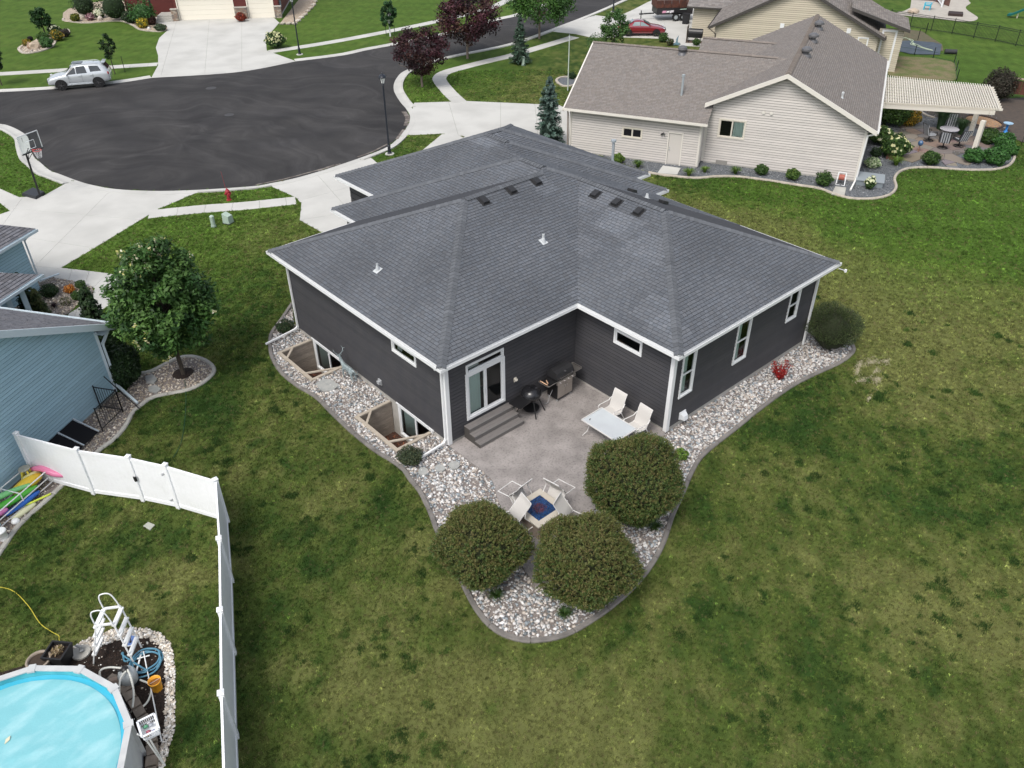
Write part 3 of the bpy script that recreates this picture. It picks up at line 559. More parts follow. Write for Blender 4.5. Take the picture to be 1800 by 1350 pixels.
# stepping stones in the river rock
def flag(px,poly_px,mat,label,name='stepping_stone',cat='stepping stone',th=.05,dz=.05,group=None):
    P=TP(poly_px); cx=sum(p[0] for p in P)/len(P);cy=sum(p[1] for p in P)/len(P); z=H(cx,cy)+dz; t_=MB(); t_.prism([(p[0]-cx,p[1]-cy) for p in P],-th,th*.55); o=t_.build(name,mat); o.location=(cx,cy,z); return tagp(o,label,cat,group)
stone_m=M('flagstone',(.36,.36,.34),.85,(.28,.29,.28),scale=5,bump=.3,bscale=40,speck=.1)
flag(0,[(555,677),(569,668),(583,670),(596,680),(585,689),(570,690),(561,685)],stone_m,'pale grey flat stepping stone in the rocks between the two window wells')
for i,(x,y,r) in enumerate([(744,831,10),(774,825,9),(799,820,10)]):
    flag(0,[(x+r*math.cos(k*PI/4+.3)*random.uniform(.85,1.15),y+r*.72*math.sin(k*PI/4+.3)) for k in range(8)],stone_m,['flat grey stepping stone in the rocks nearest the lawn edge by the downspout','middle of three flat stepping stones in the rocks beside the patio','flat grey stepping stone in the rocks closest to the patio corner'][i])
# ------------------------------------------------------------------ the charcoal house
sid_d=M('siding_charcoal',(.050,.050,.056),.6,(.058,.057,.061),scale=2,speck=.05,sscale=40,spec=.35)
sid_b=M('siding_gap_shade',(.006,.006,.007),.9); found=M('foundation',(.42,.40,.37),.9,(.34,.33,.30),scale=3,bump=.2,bscale=60,speck=.06)  # siding backing is near black, painting lap shade between the boards
house=thing('charcoal_house','charcoal sided ranch house with dark shingled hip roof and white trim','house',(0,0,0))
EH=3.78; PT=.4118
RECT=[(-.53,15.787,-.53,11.158),(5.905,15.787,-5.189,16.448),(5.713,15.787,-5.189,13.098),(3.647,15.787,-.53,13.098),(3.647,16.624,4.197,13.098),(5.905,17.545,6.108,16.448),(5.905,16.624,4.197,16.448)]
def planes(r,H0,p): x0,x1,y0,y1=r; return [(p,0,H0-p*x0),(-p,0,H0+p*x1),(0,p,H0-p*y0),(0,-p,H0+p*y1)]
def roof_union(RS,H0,p):
    PL=[planes(r,H0,p) for r in RS]; out={}
    for i,r in enumerate(RS):
        R=[(r[0],r[2]),(r[1],r[2]),(r[1],r[3]),(r[0],r[3])]
        for k,pk in enumerate(PL[i]):
            P=R
            for m,pm in enumerate(PL[i]):
                if m!=k: P=clip_half(P,pm[0]-pk[0],pm[1]-pk[1],pm[2]-pk[2])
            if len(P)<3: continue
            polys=[P]
            for j in range(len(RS)):
                if j==i: continue
                eps=1e-6 if j>i else -1e-6
                polys=sub_half(polys,[(pm[0]-pk[0],pm[1]-pk[1],pm[2]-pk[2]-eps) for pm in PL[j]],1e-3)
            if polys: out.setdefault(tuple(round(v,4) for v in pk),[]).extend(polys)
    return out
def hip_z(RS,H0,p,x,y): return max(min(a*x+b*y+c for a,b,c in planes(r,H0,p)) for r in RS)
RI=[(a+.09,b-.09,c+.09,d-.09) for a,b,c,d in RECT]
RP=roof_union(RI,EH+.03,PT)
roofV=[];roofF=[]; sh=[]
_lp=[(G((1090,400),5.2),.9,.55),(G((1140,450),4.8),1.0,.5),(G((1175,575),4.1),.8,.55),(G((1155,545),4.3),.9,.6),(G((1080,385),5.4),.8,.6),(G((1030,420),5),.7,.45),(G((1025,500),4.4),.6,.4),(G((855,270),5.),1.3,.75),(G((945,343),5.4),.9,.5),(G((1045,360),5.3),.8,.45)]
def patch(x,y):
    k=1+.12*(math.sin(x*1.1+y*.6)+math.sin(y*1.7-x*.4))*.5
    for w,r,s in _lp:
        if abs(x-w.x)<r*.6 and abs(y-w.y)<r*.9: k+=s*.38
    return k
for pl,polys in RP.items():
    v,f=deck(polys,pl,None,None); n=len(roofV); roofV+=v; roofF+=[tuple(i+n for i in q) for q in f]
    sh+=shingles(polys,pl,None,None,(.107,.115,.128),expo=.137,tab=.205,thick=.012,band=.020,var=.065,patch=patch)
roof=mesh_obj('roof',roofV,roofF,deckm,house)
emit_pieces(sh,'shingle',shm,roof,nsingle=300,stuffname='shingle_courses')
R1=(5.314,5.314,6.187);A2=(9.491,5.314,6.187);C1=(9.717,5.54,6.28);C2=(9.717,7.028,6.28);V1=(10.75,4.507,5.854);R2=(10.75,-.152,5.854)
def hz(x,y): return hip_z(RI,EH+.03,PT,x,y)
def P3(x,y): return (x,y,hz(x,y)+.012)
segs=[(P3(-.44,-.44),P3(5.314,5.314)),(P3(-.44,11.068),P3(5.314,5.314)),(P3(5.314,5.314),P3(9.45,5.314)),(P3(9.717,5.54),P3(9.717,7.0)),(P3(3.737,13.008),P3(9.717,7.028)),(P3(10.75,4.507),P3(9.717,5.54)),
 (P3(10.75,-.152),P3(10.75,4.507)),(P3(5.803,-5.099),P3(10.75,-.152)),(P3(15.697,-5.099),P3(10.75,-.152)),(P3(17.455,16.358),P3(12.375,11.278)),(P3(17.455,6.198),P3(12.375,11.278)),(P3(5.995,16.358),P3(11.264,11.088)),(P3(11.3,11.278),P3(12.375,11.278)),(P3(11.264,9.557),P3(11.264,11.088)),(P3(16.534,4.287),P3(11.264,9.557))]
emit_pieces(caps(segs,(.110,.117,.128),sp=.17,w=.34),'ridge_cap',shm,roof,nsingle=240,stuffname='ridge_cap_run')
# gutter, fascia and soffit
outline=[(-.53,-.53),(5.713,-.53),(5.713,-5.189),(15.787,-5.189),(15.787,4.197),(16.624,4.197),(16.624,6.108),(17.545,6.108),(17.545,16.448),(5.905,16.448),(5.905,13.098),(3.647,13.098),(3.647,11.158),(-.53,11.158)]
def offset(P,d):
    if area(P)<0: P=P[::-1]
    out=[];n=len(P)
    for i in range(n):
        a=Vector(P[i-1]);b=Vector(P[i]);c=Vector(P[(i+1)%n]); u=(b-a).normalized();v=(c-b).normalized(); n1=Vector((-u.y,u.x));n2=Vector((-v.y,v.x)); k=1+n1.dot(n2); out.append(tuple(b+(n1+n2)*(d/k)))
    return out
def gutter(P,z,parent,mat,w=.12,h=.12,edges=None):
    A=P if area(P)>0 else P[::-1]; B=offset(A,.018); C=offset(A,w); D=offset(A,w+.02); n=len(A)
    for i in range(n):
        if edges is not None and i not in edges: continue
        j=(i+1)%n; q=MB(); v=lambda L,k,zz:(L[k][0],L[k][1],zz)
        q.quad(v(A,i,z-h),v(A,j,z-h),v(A,j,z),v(A,i,z)); q.quad(v(A,i,z),v(A,j,z),v(B,j,z),v(B,i,z)); q.quad(v(B,i,z),v(B,j,z),v(B,j,z-h+.02),v(B,i,z-h+.02))
        q.quad(v(B,i,z-h+.02),v(B,j,z-h+.02),v(C,j,z-h+.02),v(C,i,z-h+.02)); q.quad(v(C,i,z-h+.02),v(C,j,z-h+.02),v(C,j,z+.03),v(C,i,z+.03)); q.quad(v(C,i,z+.03),v(C,j,z+.03),v(D,j,z+.03),v(D,i,z+.03))
        q.quad(v(A,j,z-h),v(A,i,z-h),v(D,i,z-h-.04),v(D,j,z-h-.04)); q.build('gutter',mat,parent)
gutter(outline,EH,roof,white,w=.10)
sf=[]; so_=offset(outline,.06)
r=delaunay_2d_cdt([Vector(p) for p in so_],[(i,(i+1)%len(so_)) for i in range(len(so_))],[],1,1e-4)
mesh_obj('soffit',[(v.x,v.y,EH-.135) for v in r[0]],[tuple(f)[::-1] for f in r[2]],white,house)
WT=EH-.14
# walls (s runs left to right seen from outside)
well_h=lambda s0,s1:[(s0,-1.6),(s1,-1.6),(s1,.30),(s0,.30)]
wl=Wall((0,10.628),(0,-1),house,'wall')       # facing the left lawn
def side_y(y): return 10.628-y
sw=[side_y(3.0),side_y(1.68)]
wl.siding([(0,.24),(10.628,.24),(10.628,WT),(0,WT)],[wl.rect(sw[0],sw[1],2.68,3.04)],sid_d,.15,backmat=sid_b)
wl.window(sw[0],sw[1],2.68,3.04,curtain=[(sw[0]+.1,sw[0]+.35,'curtain_white')],label='narrow high window with a white frame')
wp=Wall((0,0),(1,0),house,'wall')             # behind the patio
wp.siding([(0,.2),(6.243,.2),(6.243,WT),(0,WT)],[wp.rect(.93,2.52,.86,3.06)],sid_d,.15,backmat=sid_b)
wi=Wall((6.243,0),(0,-1),house,'wall')
wi.siding([(0,.2),(4.659,.2),(4.659,WT),(0,WT)],[wi.rect(2.0,3.17,2.72,3.18)],sid_d,.15,backmat=sid_b)
wi.window(2.0,3.17,2.72,3.18,label='wide dark window high in the patio wall')
wr=Wall((6.243,-4.659),(1,0),house,'wall')
rw=[(.52,1.14,1.42,3.18),(3.68,4.40,1.42,3.14),(7.06,7.66,1.9,3.12)]
wr.siding([(0,.24),(9.014,.24),(9.014,WT),(0,WT)],[wr.rect(*a) for a in rw],sid_d,.15,backmat=sid_b)
for i,a in enumerate(rw): wr.window(*a,rails=[(a[2]+a[3])/2],curtain=[(a[0]+.04,a[0]+.36,'curtain_green' if i<2 else 'room_dark')],label=['tall double hung window nearest the patio corner','tall double hung window in the middle of the wall','shorter dark double hung window near the far corner'][i])
# the sides that face away
for a,b in (((15.257,-4.659),(15.257,4.727)),((15.257,4.727),(16.094,4.727)),((16.094,4.727),(16.094,6.638)),((16.094,6.638),(17.015,6.638)),((17.015,6.638),(17.015,15.918)),((17.015,15.918),(6.435,15.918)),((6.435,15.918),(6.435,12.568)),((6.435,12.568),(4.177,12.568)),((4.177,12.568),(4.177,10.628)),((4.177,10.628),(0,10.628))):
    L=math.hypot(b[0]-a[0],b[1]-a[1]); w_=Wall(a,((b[0]-a[0])/L,(b[1]-a[1])/L),house,'wall'); w_.siding([(0,.2),(L,.2),(L,WT),(0,WT)],[],sid_d,.316,backmat=sid_b,join=True)
# foundation with the openings for the well windows
fb=MB()
EGW=[(7.02,9.22),(1.02,3.02)]
def fpiece(x0,y0,x1,y1,z0,z1):
    fb.box(min(x0,x1),max(x0,x1),min(y0,y1),max(y0,y1),z0,z1)
for a,b in ((-.0,1.02),(3.02,7.02),(9.22,10.628)): fpiece(.01,a,.2,b,-1.7,.242)
for a,b in EGW: fpiece(.01,a,.2,b,-1.7,-1.2); fpiece(.01,a,.2,b,.2,.242)
fpiece(.2,.01,6.243,.2,-.2,.202); fpiece(6.25,-4.64,6.45,.01,-.2,.202); fpiece(6.26,-4.645,15.24,-4.45,-.2,.242); fpiece(15.05,-4.45,15.24,4.7,-.2,.3); fpiece(4.2,10.4,.2,10.61,-.2,.3)
fb.build('foundation',found,house)
# basement windows seen down in the wells
for a,b in EGW:
    s0,s1=side_y(b),side_y(a)
    wl.window(s0,s1,-1.15,.12,trim=.075,mullions=((s0+s1)/2,),curtain=[(s0+.1,s0+.8,'curtain_green')],label='white sliding basement window down in the '+('far' if a>5 else 'near')+' window well')
    z=MB(); wl.box(z,s0-.17,s1+.17,.195,.25,.0,.055); z.build('drip_cap',white,house)
# patio door with transom
s0,s1=.93,2.52
wp.window(s0,s1,.86,2.62,trim=.10,mullions=((s0+s1)/2,),inside='room_mid',depth=1.6,sash=.065,curtain=[(s0+.05,s0+.66,'curtain_green')],name='patio_door',label='white framed sliding patio door')
wp.window(s0,s1,2.76,3.03,trim=.06,curtain=[(s0+.05,s0+.6,'curtain_white')],label='low transom window over the patio door')
dh=MB(); wp.box(dh,1.62,1.65,1.6,1.85,.03,.07); dh.build('door_handle',white,house)
rt=MB(); rt.lathe([(.28,.0),(.28,.03)],16,(2.12,.9,1.32)); rt.lathe([(.02,-.45),(.02,0)],8,(2.12,.9,1.32)); rt.build('round_side_table',M('tan_table',(.3,.24,.17),.6),house)
# corner boards
def cboard(x,y,dx,dy,z0=.2,w=.13):
    m_=MB(); m_.box(min(x,x+dx*w),max(x,x+dx*w),min(y-.03*dy,y),max(y-.03*dy,y),z0,WT-.002) if False else None
    return m_
def cb(boxes,label=None):
    m_=MB()
    for b in boxes: m_.box(*b)
    o=m_.build('corner_board',white,house)
cb([(-.035,.12,-.035,-.005,.1,WT),(-.035,-.005,-.005,.13,.1,WT)])
cb([(-.035,-.005,10.5,10.66,.1,WT),(-.005,.12,10.63,10.66,.1,WT)])
cb([(6.208,6.238,-4.69,-4.54,.1,WT),(6.238,6.37,-4.694,-4.664,.1,WT)])
cb([(15.14,15.26,-4.694,-4.664,.1,WT),(15.26,15.29,-4.694,-4.54,.1,WT)])
fr=MB(); fr.box(-.02,.0,.3,10.5,WT-.12,WT-.005); fr.box(.14,6.2,-.022,.0,WT-.12,WT-.005); fr.box(6.222,6.243,-4.5,-.03,WT-.12,WT-.005); fr.box(6.4,15.1,-4.681,-4.66,WT-.12,WT-.005); fr.build('frieze_board',white,house)
# downspouts
def downspout(pts,parent=None,mat=None,label=None,w=.075,name='downspout'):
    m_=MB()
    for a,b in zip(pts,pts[1:]): m_.bar(a,b,w,w*.85)
    for p in pts[1:-1]: m_.box(p[0]-w*.52,p[0]+w*.52,p[1]-w*.52,p[1]+w*.52,p[2]-w*.52,p[2]+w*.52)
    o=m_.build(name,mat or white,parent)
    if label: o['label']=label
    return o
e1=T((468,609)); downspout([(-.44,10.55,EH-.1),(-.3,10.5,EH-.35),(-.075,10.45,EH-.55),(-.075,10.45,.33),(-.2,10.45,.24),(e1.x,e1.y,.12)],house,label='white downspout at the far corner with a long run out to the lawn')
e2=T((722,820)); downspout([(-.44,.1,EH-.1),(-.3,.1,EH-.35),(-.075,.1,EH-.55),(-.075,.1,.33),(-.2,.06,.24),(e2.x,e2.y,.12)],house,label='white downspout at the near corner reaching past the shrub')
downspout([(15.25,-5.12,EH-.15),(15.1,-4.85,EH-.3),(15.02,-4.75,EH-.5),(15.02,-4.75,.1)],house)
b_=MB(); b_.tube([(15.6,-5.2,3.6),(15.9,-5.3,3.45)],.02,6); b_.lathe([(.0,-.08),(.06,-.07),(.05,.03),(0,.04)],8,(15.95,-5.33,3.45)); b_.build('floodlight',white,house)
# vents, lamp, outlet
vb=MB(); vb.box(-.07,-.02,4.07,4.27,.55,.78); vb.box(-.15,-.07,4.09,4.25,.6,.72); vb.build('wall_vent',M('vent_grey',(.35,.36,.37),.5),house)
vb=MB(); wr.box(vb,.66,1.0,.32,.62,.02,.06); vb.add([wr.P(.68,.34,.06),wr.P(.98,.34,.06),wr.P(.98,.6,.06),wr.P(.68,.6,.06),wr.P(.72,.34,.24),wr.P(.94,.34,.24),wr.P(.94,.5,.2),wr.P(.72,.5,.2)],[(4,5,6,7),(0,1,5,4),(1,2,6,5),(2,3,7,6),(3,0,4,7)]); vb.build('vent_hood',M('vent_white',(.62,.64,.66),.5),house)
wb=MB(); wp.box(wb,3.05,3.17,1.38,1.56,.02,.05); wb.tube([wp.P(3.11,1.48,.05),wp.P(3.11,1.5,.12)],.055,10); o=wb.build('outlet_cover',M('outlet_cream',(.62,.58,.50),.5),house); tagp(o,'cream cover of the outdoor outlet beside the kettle grill')
def box_vent(px,z0,face):
    w=G(px,z0)
    for _ in range(12): w=G(px,hz(w.x,w.y))
    z=hz(w.x,w.y); m_=MB(); m_.X=Matrix.Translation((w.x,w.y,z))@Matrix.Scale(.8,4)@Matrix.Translation((-w.x,-w.y,-z))
    # face: direction pointing up slope
    fx,fy=face; ex,ey=-fy,fx
    def q(u,v,h): x=w.x+fx*u+ex*v;y=w.y+fy*u+ey*v; return (x,y,z+PT*u+h)
    b=[q(-.19,-.2,.03),q(-.19,.2,.03),q(.19,.2,.03),q(.19,-.2,.03)]; t_=[q(-.22,-.17,.17),q(-.22,.17,.17),q(.16,.17,.16),q(.16,-.17,.16)]
    m_.add(b+t_,[(4,5,6,7),(0,1,5,4),(1,2,6,5),(2,3,7,6),(3,0,4,7)]); fl=[q(-.27,-.27,.03),q(-.27,.27,.03),q(.3,.27,.03),q(.3,-.27,.03)]; m_.add(fl,[(0,1,2,3)])
    o=m_.build('roof_vent',M('vent_black',(.02,.02,.021),.5,spec=.5),roof)
for p in ((851,355),(899,336),(943,321)): box_vent(p,5.75,(0,1))
for p in ((1046,343),(1083,358),(1122,374)): box_vent(p,5.45,(1,0))
for p in ((1111,337),(1166,357)): box_vent(p,5.3,(-1,0))
def pipe_vent(px,z0,hgt_,rad_,mat,flash=True):
    w=G(px,z0)
    for k in range(6): w=G(px,hz(w.x,w.y))
    z=hz(w.x,w.y); m_=MB(); m_.lathe([(rad_,-.05),(rad_,hgt_),(rad_*.8,hgt_+.003),(rad_*.8,hgt_-.08)],12,(w.x,w.y,z),cap=False)
    if flash:
        gx_=(hz(w.x+.05,w.y)-hz(w.x-.05,w.y))/.1; gy_=(hz(w.x,w.y+.05)-hz(w.x,w.y-.05))/.1; s=.14
        m_.add([(w.x+a*s,w.y+b*s,z+gx_*a*s+gy_*b*s+.035) for a,b in ((-1,-1),(1,-1),(1,1),(-1,1))],[(0,1,2,3)]); m_.lathe([(rad_*2.0,-.02),(rad_*1.2,.16),(rad_,.17)],12,(w.x,w.y,z+.02),cap=False)
    return m_.build('vent_pipe',mat,roof),w,z
pw=M('pipe_white',(.48,.50,.51),.4)
pipe_vent((664,476),4.4,.30,.045,pw); pipe_vent((955,426),4.9,.34,.05,pw); pipe_vent((1137,350),4.8,.22,.05,pw)
w=G((1080,284),3.9); m_=MB(); z=EH+.1; m_.lathe([(.07,-.1),(.07,1.05),(.13,1.06),(.13,1.16),(.02,1.2)],14,(w.x-.15,w.y,z)); m_.lathe([(.16,0),(.08,.14)],14,(w.x-.15,w.y,z-.02),cap=False); m_.build('flue_pipe',steel,roof)
# ------------------------------------------------------------------ window wells
timber=M('well_timber',(.33,.285,.24),.85,(.25,.21,.17),scale=6,bump=.3,bscale=50,speck=.1,stretch=(1,1,6)); timber2=M('well_cap',(.42,.37,.30),.8,(.36,.31,.25),scale=7,bump=.2,speck=.08)
bark=M('bark_chips',(.085,.035,.022),.95,speck=.4)
for i,(x0,x1,y0,y1) in enumerate(WELLS):
    t_=thing('window_well',['timber lined window well with corner braces nearer the far downspout','timber lined window well with corner braces nearer the patio corner'][i],'window well',(0,0,0),group='timber window wells along the house wall')
    e=.07
    for k in range(9):
        z0=-1.55+k*.178; z1=z0+.174
        for (a,b,c,d) in ((x0,x1-.01,y1-e,y1-.002),(x0,x1-.01,y0+.002,y0+e),(x0+.002,x0+e,y0+e,y1-e)):
            m_=MB(); g=random.uniform(-.004,.004); kk=random.uniform(.85,1.12); m_.col=(kk,kk,kk); m_.box(a,b,c+g,d+g,z0,min(z1,.03)); m_.build('plank',timber,t_)
    for (a,b,c,d) in ((x0-.05,x1-.06,y1-.10,y1+.03),(x0-.05,x1-.06,y0-.03,y0+.10),(x0-.05,x0+.09,y0+.1,y1-.10)):
        m_=MB(); m_.box(a,b,c,d,.03,.09); m_.build('cap_board',timber2,t_)
    for p,q in (((x0+.08,y1-.6,.06),(x0+.62,y1-.07,.06)),((x0+.06,y0+.62,.06),(x1-.32,y0+.08,.06))):
        m_=MB(); m_.bar(p,q,.09,.05); m_.build('brace',timber2,t_)
    fl=MB(); fl.box(x0,x1+.0,y0,y1,-1.6,-1.42); fl.build('well_floor',M('well_floor_mulch',(.05,.025,.018),.95,(.09,.05,.035),scale=9,bump=1,bscale=25),t_)
    V=[];F=[];C=[]
    for k in range(520):
        x=random.uniform(x0+.1,x1-.05);y=random.uniform(y0+.1,y1-.1);a=random.uniform(0,PI);l=random.uniform(.02,.06);w_=l*.45;z=-1.41+random.uniform(0,.04); c_,s_=math.cos(a)*l,math.sin(a)*l; n=len(V)
        V+=[(x-c_,y-s_,z),(x+s_*.45,y-c_*.45,z+random.uniform(-.01,.02)),(x+c_,y+s_,z+random.uniform(0,.03)),(x-s_*.45,y+c_*.45,z)]; F.append((n,n+1,n+2,n+3)); C.append(random.choice([(1,1,1),(1.6,1.3,1.1),(.6,.5,.5),(3.5,3.2,2.6)]))
    o=mesh_obj('bark_chips',V,F,bark,t_,C); o['kind']='stuff'
# ------------------------------------------------------------------ patio steps
comp=M('composite_deck',(.19,.175,.165),.7,(.15,.14,.135),scale=3,stretch=(1,14,14),speck=.06,spec=.3)
steps=thing('patio_steps','three grey composite steps rising to the sliding patio door','steps',(.68,0,.085))
SW=2.08
for k in range(3):
    z=.175*(3-k); y1=-.02-.29*k; y0=y1-.29-(.03 if k<3 else 0)
    for j in range(2):
        m_=MB(); m_.box(0,SW,y1-.145*(j+1)+.003,y1-.145*j-.003,z-.028,z); m_.build('tread_board',comp,steps)
    m_=MB(); m_.box(.0,SW,y1-.29-.012,y1-.292,z-.028,z+.0015); m_.build('nosing',M('composite_light',(.24,.23,.22),.6),steps)
    m_=MB(); m_.box(.02,SW-.02,y1-.285,y1-.265,z-.175+.002,z-.03); m_.build('riser_board',comp,steps)
    for x in (.005,SW-.025):
        m_=MB(); m_.box(x,x+.02,y1-.28,y1+(.0 if k==0 else .01),0.0,z-.03); m_.build('side_panel',M('composite_dark',(.06,.055,.05),.8),steps)
# ------------------------------------------------------------------ gas grill
grill=thing('gas_grill','stainless gas grill with black lid standing against the charcoal wall','grill',(5.0,-.47,.085),rad(2)); grill.scale=(1.12,1.12,1.12)
cart=MB(); cart.box(-.36,.36,-.22,.24,.1,.82); cart.build('cabinet',blackm,grill)
ss=M('stainless',(.50,.47,.44),.32,(.42,.39,.36),scale=2,metal=.85,stretch=(1,1,30))
for x0_,x1_ in ((-.35,-.005),(.005,.35)):
    m_=MB(); m_.box(x0_,x1_,-.245,-.22,.14,.72); d_=m_.build('cabinet_door',ss,grill); hx=-.05 if x0_<-.1 else .05
    m_=MB(); m_.tube([(hx,-.25,.52),(hx,-.285,.53),(hx,-.285,.64),(hx,-.25,.65)],.01,8); m_.build('handle',chrome,d_)
m_=MB(); m_.box(-.44,.44,-.30,-.24,.74,.86); pn=m_.build('control_panel',ss,grill)
for k in range(4):
    m_=MB(); m_.tube([(-.3+.2*k,-.3,.80),(-.3+.2*k,-.33,.80)],.028,12); m_.build('knob',chrome,pn)
m_=MB(); m_.box(-.40,.40,-.24,.24,.82,.90); m_.build('firebox',blackm,grill)
lid=MB(); prof=[(-.25,.90),(-.25,1.0),(-.20,1.12),(-.08,1.19),(.1,1.19),(.22,1.10),(.24,.90)]; n=len(prof)
lid.add([(-.40,a,b) for a,b in prof]+[(.40,a,b) for a,b in prof],[tuple(range(n)),tuple(range(2*n-1,n-1,-1))]+[(i,n+i,n+i+1,i+1) for i in range(n-1)]); lo=lid.build('lid',M('lid_black',(.028,.028,.03),.28,spec=.6),grill)
m_=MB(); m_.tube([(-.3,-.25,.98),(-.3,-.31,.99),(.3,-.31,.99),(.3,-.25,.98)],.014,8); m_.build('handle',chrome,lo)
m_=MB(); m_.tube([(0,-.2,1.09),(0,-.235,1.12)],.035,14); m_.build('thermometer',chrome,lo)
for sx in (-1,1):
    m_=MB(); m_.box(min(sx*.42,sx*.80),max(sx*.42,sx*.80),-.22,.2,.83,.86); sh_=m_.build('side_shelf',blackm if sx<0 else ss,grill)
    m_=MB(); m_.tube([(sx*.44,-.25,.86),(sx*.80,-.25,.86),(sx*.84,-.2,.86),(sx*.84,.18,.86),(sx*.8,.22,.86)],.012,8); m_.build('shelf_rail',ss,sh_)
m_=MB(); m_.col=(1,1,1); m_.box(-.80,-.76,-.16,.18,.87,.885); m_.bar((-.70,-.1,.88),(-.62,.05,.88),.03,.02); m_.build('wooden_tray_edge',M('pale_wood',(.62,.40,.26),.6),grill)
for x in (-.33,.33):
    for y in (-.19,.2):
        m_=MB(); m_.tube([(x-.02,y,.04),(x+.02,y,.04)],.04,12); m_.build('caster',M('caster_grey',(.3,.3,.3),.6),grill)
m_=MB(); m_.tube([(-.36,.0,.4),(-.55,-.05,.25),(-.66,-.08,.05),(-.75,-.02,.02)],.012,6); m_.build('gas_hose',M('hose_grey',(.3,.3,.3),.6),grill)
# ------------------------------------------------------------------ kettle grill
kg=thing('kettle_grill','black round charcoal grill on splayed legs next to the gas grill','grill',(3.48,-.50,.085),rad(8)); kg.scale=(1.25,1.25,1.12)
kb=M('kettle_black',(.013,.013,.015),.25,spec=.6)
m_=MB(); m_.lathe([(0,.50),(.16,.52),(.26,.60),(.29,.70),(.30,.74)],20); m_.build('bowl',kb,kg,True)
m_=MB(); m_.lathe([(.305,.74),(.29,.82),(.22,.92),(.1,.97),(0,.98)],20,cap=False); l_=m_.build('lid',kb,kg,True)
m_=MB(); m_.tube([(-.06,0,.98),(-.05,0,1.03),(.05,0,1.03),(.06,0,.98)],.012,6); m_.build('handle',blackm,l_)
m_=MB(); m_.tube([(.12,-.1,.955),(.12,-.1,.965)],.035,12); m_.build('vent_disc',chrome,l_)
for a in (-2.1,-.75,.9,2.3):
    m_=MB(); c_,s_=math.cos(a),math.sin(a); m_.tube([(.2*c_,.2*s_,.58),(.42*c_,.42*s_,0)],.017,8); m_.build('leg',blackm,kg)
m_=MB(); m_.box(-.75,-.28,-.22,.22,.68,.71); m_.build('side_table',blackm,kg)
m_=MB(); m_.lathe([(.25,.16),(.25,.175)],18); m_.build('ash_tray',blackm,kg)
# ------------------------------------------------------------------ generic gable roof blocks in a local frame
def frame(o,ang): 
    a=rad(ang); e=Vector((math.cos(a),math.sin(a))); n=Vector((-math.sin(a),math.cos(a))); o=Vector(o[:2]); return lambda s,t: tuple(o+e*s+n*t)
def plane3(a,b,c):
    a,b,c=Vector(a),Vector(b),Vector(c); n=(b-a).cross(c-a); return (-n.x/n.z,-n.y/n.z,a.z+n.x/n.z*a.x+n.y/n.z*a.y)
def slope_roof(pts,mat_col,parent,smat,dmat,expo,tab,cuts=(),edge=None,thick=.16,var=.13,single=0,trimz=.0,sidecol=None,name='roof'):
    """one roof slope from a convex list of 3D points; cuts = lists of half planes to remove"""
    pl=plane3(*pts[:3]); P=[(p[0],p[1]) for p in pts]; polys=[P]
    for hp in cuts: polys=sub_half(polys,hp,1e-3)
    V,F=deck(polys,pl,None,None); 
    sh=shingles(polys,pl,None,None,mat_col,expo=expo,tab=tab,var=var,thick=.014,band=.026)
    m=MB(); m.add(V,F); o=m.build(name,dmat,parent); emit_pieces(sh,'shingle',smat,o,nsingle=single,stuffname='shingle_courses'); return o,pl
def rake(a,b,parent,mat,w=.18,t=.04,name='rake_board',out=(0,0)):
    m=MB(); a=Vector(a)+Vector((out[0],out[1],0));b=Vector(b)+Vector((out[0],out[1],0)); d=(b-a).normalized(); s=Vector((-d.y,d.x,0)).normalized()*t; up=Vector((0,0,.03)); dn=Vector((0,0,-w))
    m.add([a+up-s,b+up-s,b+dn-s,a+dn-s,a+up+s,b+up+s,b+dn+s,a+dn+s],[(0,1,2,3),(7,6,5,4),(0,4,5,1),(1,5,6,2),(2,6,7,3),(3,7,4,0)]); return m.build(name,mat,parent)
def eave_gutter(a,b,parent,mat,outn,h=.12,w=.11):
    m=MB(); a=Vector(a);b=Vector(b);n=Vector((outn[0],outn[1],0)); z=Vector((0,0,1))
    m.add([a+n*w-z*h,b+n*w-z*h,b+n*w,a+n*w,a+n*(w-.02),b+n*(w-.02),b+n*(w-.02)-z*(h-.02),a+n*(w-.02)-z*(h-.02),a-z*(h-.02),b-z*(h-.02),b+z*.02,a+z*.02,a-z*h,b-z*h],[(0,1,2,3),(3,2,5,4),(4,5,6,7),(7,6,9,8),(8,9,10,11),(12,13,1,0)]); return m.build('gutter',mat,parent)
# ------------------------------------------------------------------ beige house on the right
vin_b=M('vinyl_beige',(.56,.525,.49),.55,(.53,.50,.47),scale=1.2,spec=.3); vin_t=M('vinyl_tan',(.50,.45,.35),.55,spec=.3)
vb2=M('vinyl_beige_gap_shade',(.13,.12,.11),.8); vt2=M('vinyl_tan_gap_shade',(.10,.09,.07),.8); vu2=M('vinyl_blue_gap_shade',(.03,.06,.09),.8)  # dark backings put the shade under each lap into the colour
trim_b=M('trim_beige',(.66,.63,.57),.5); dark_trim=M('trim_dark',(.06,.055,.05),.5)
TS=(.205,.186,.172); SHT=shm
bh=thing('beige_house','beige vinyl sided house with brown shingle roof and a front gable facing the lawn','house')
B0=T((1502,320)); fB=frame(B0,116); eB=Vector((math.cos(rad(116)),math.sin(rad(116)))); nB=Vector((math.cos(rad(26)),math.sin(rad(26))))   # s to the garage, t away from us
def bP(s,t): v=Vector((B0.x,B0.y))+eB*s+nB*t; return (v.x,v.y)
def b3(s,t,z): return (*bP(s,t),z)
APX=(4.88,5.88); LE=(9.25,3.82); RE=(-.55,3.20)
w2=Wall(bP(9.1,0),(-eB.x,-eB.y),bh,'gable_wall'); sx=lambda s:9.1-s
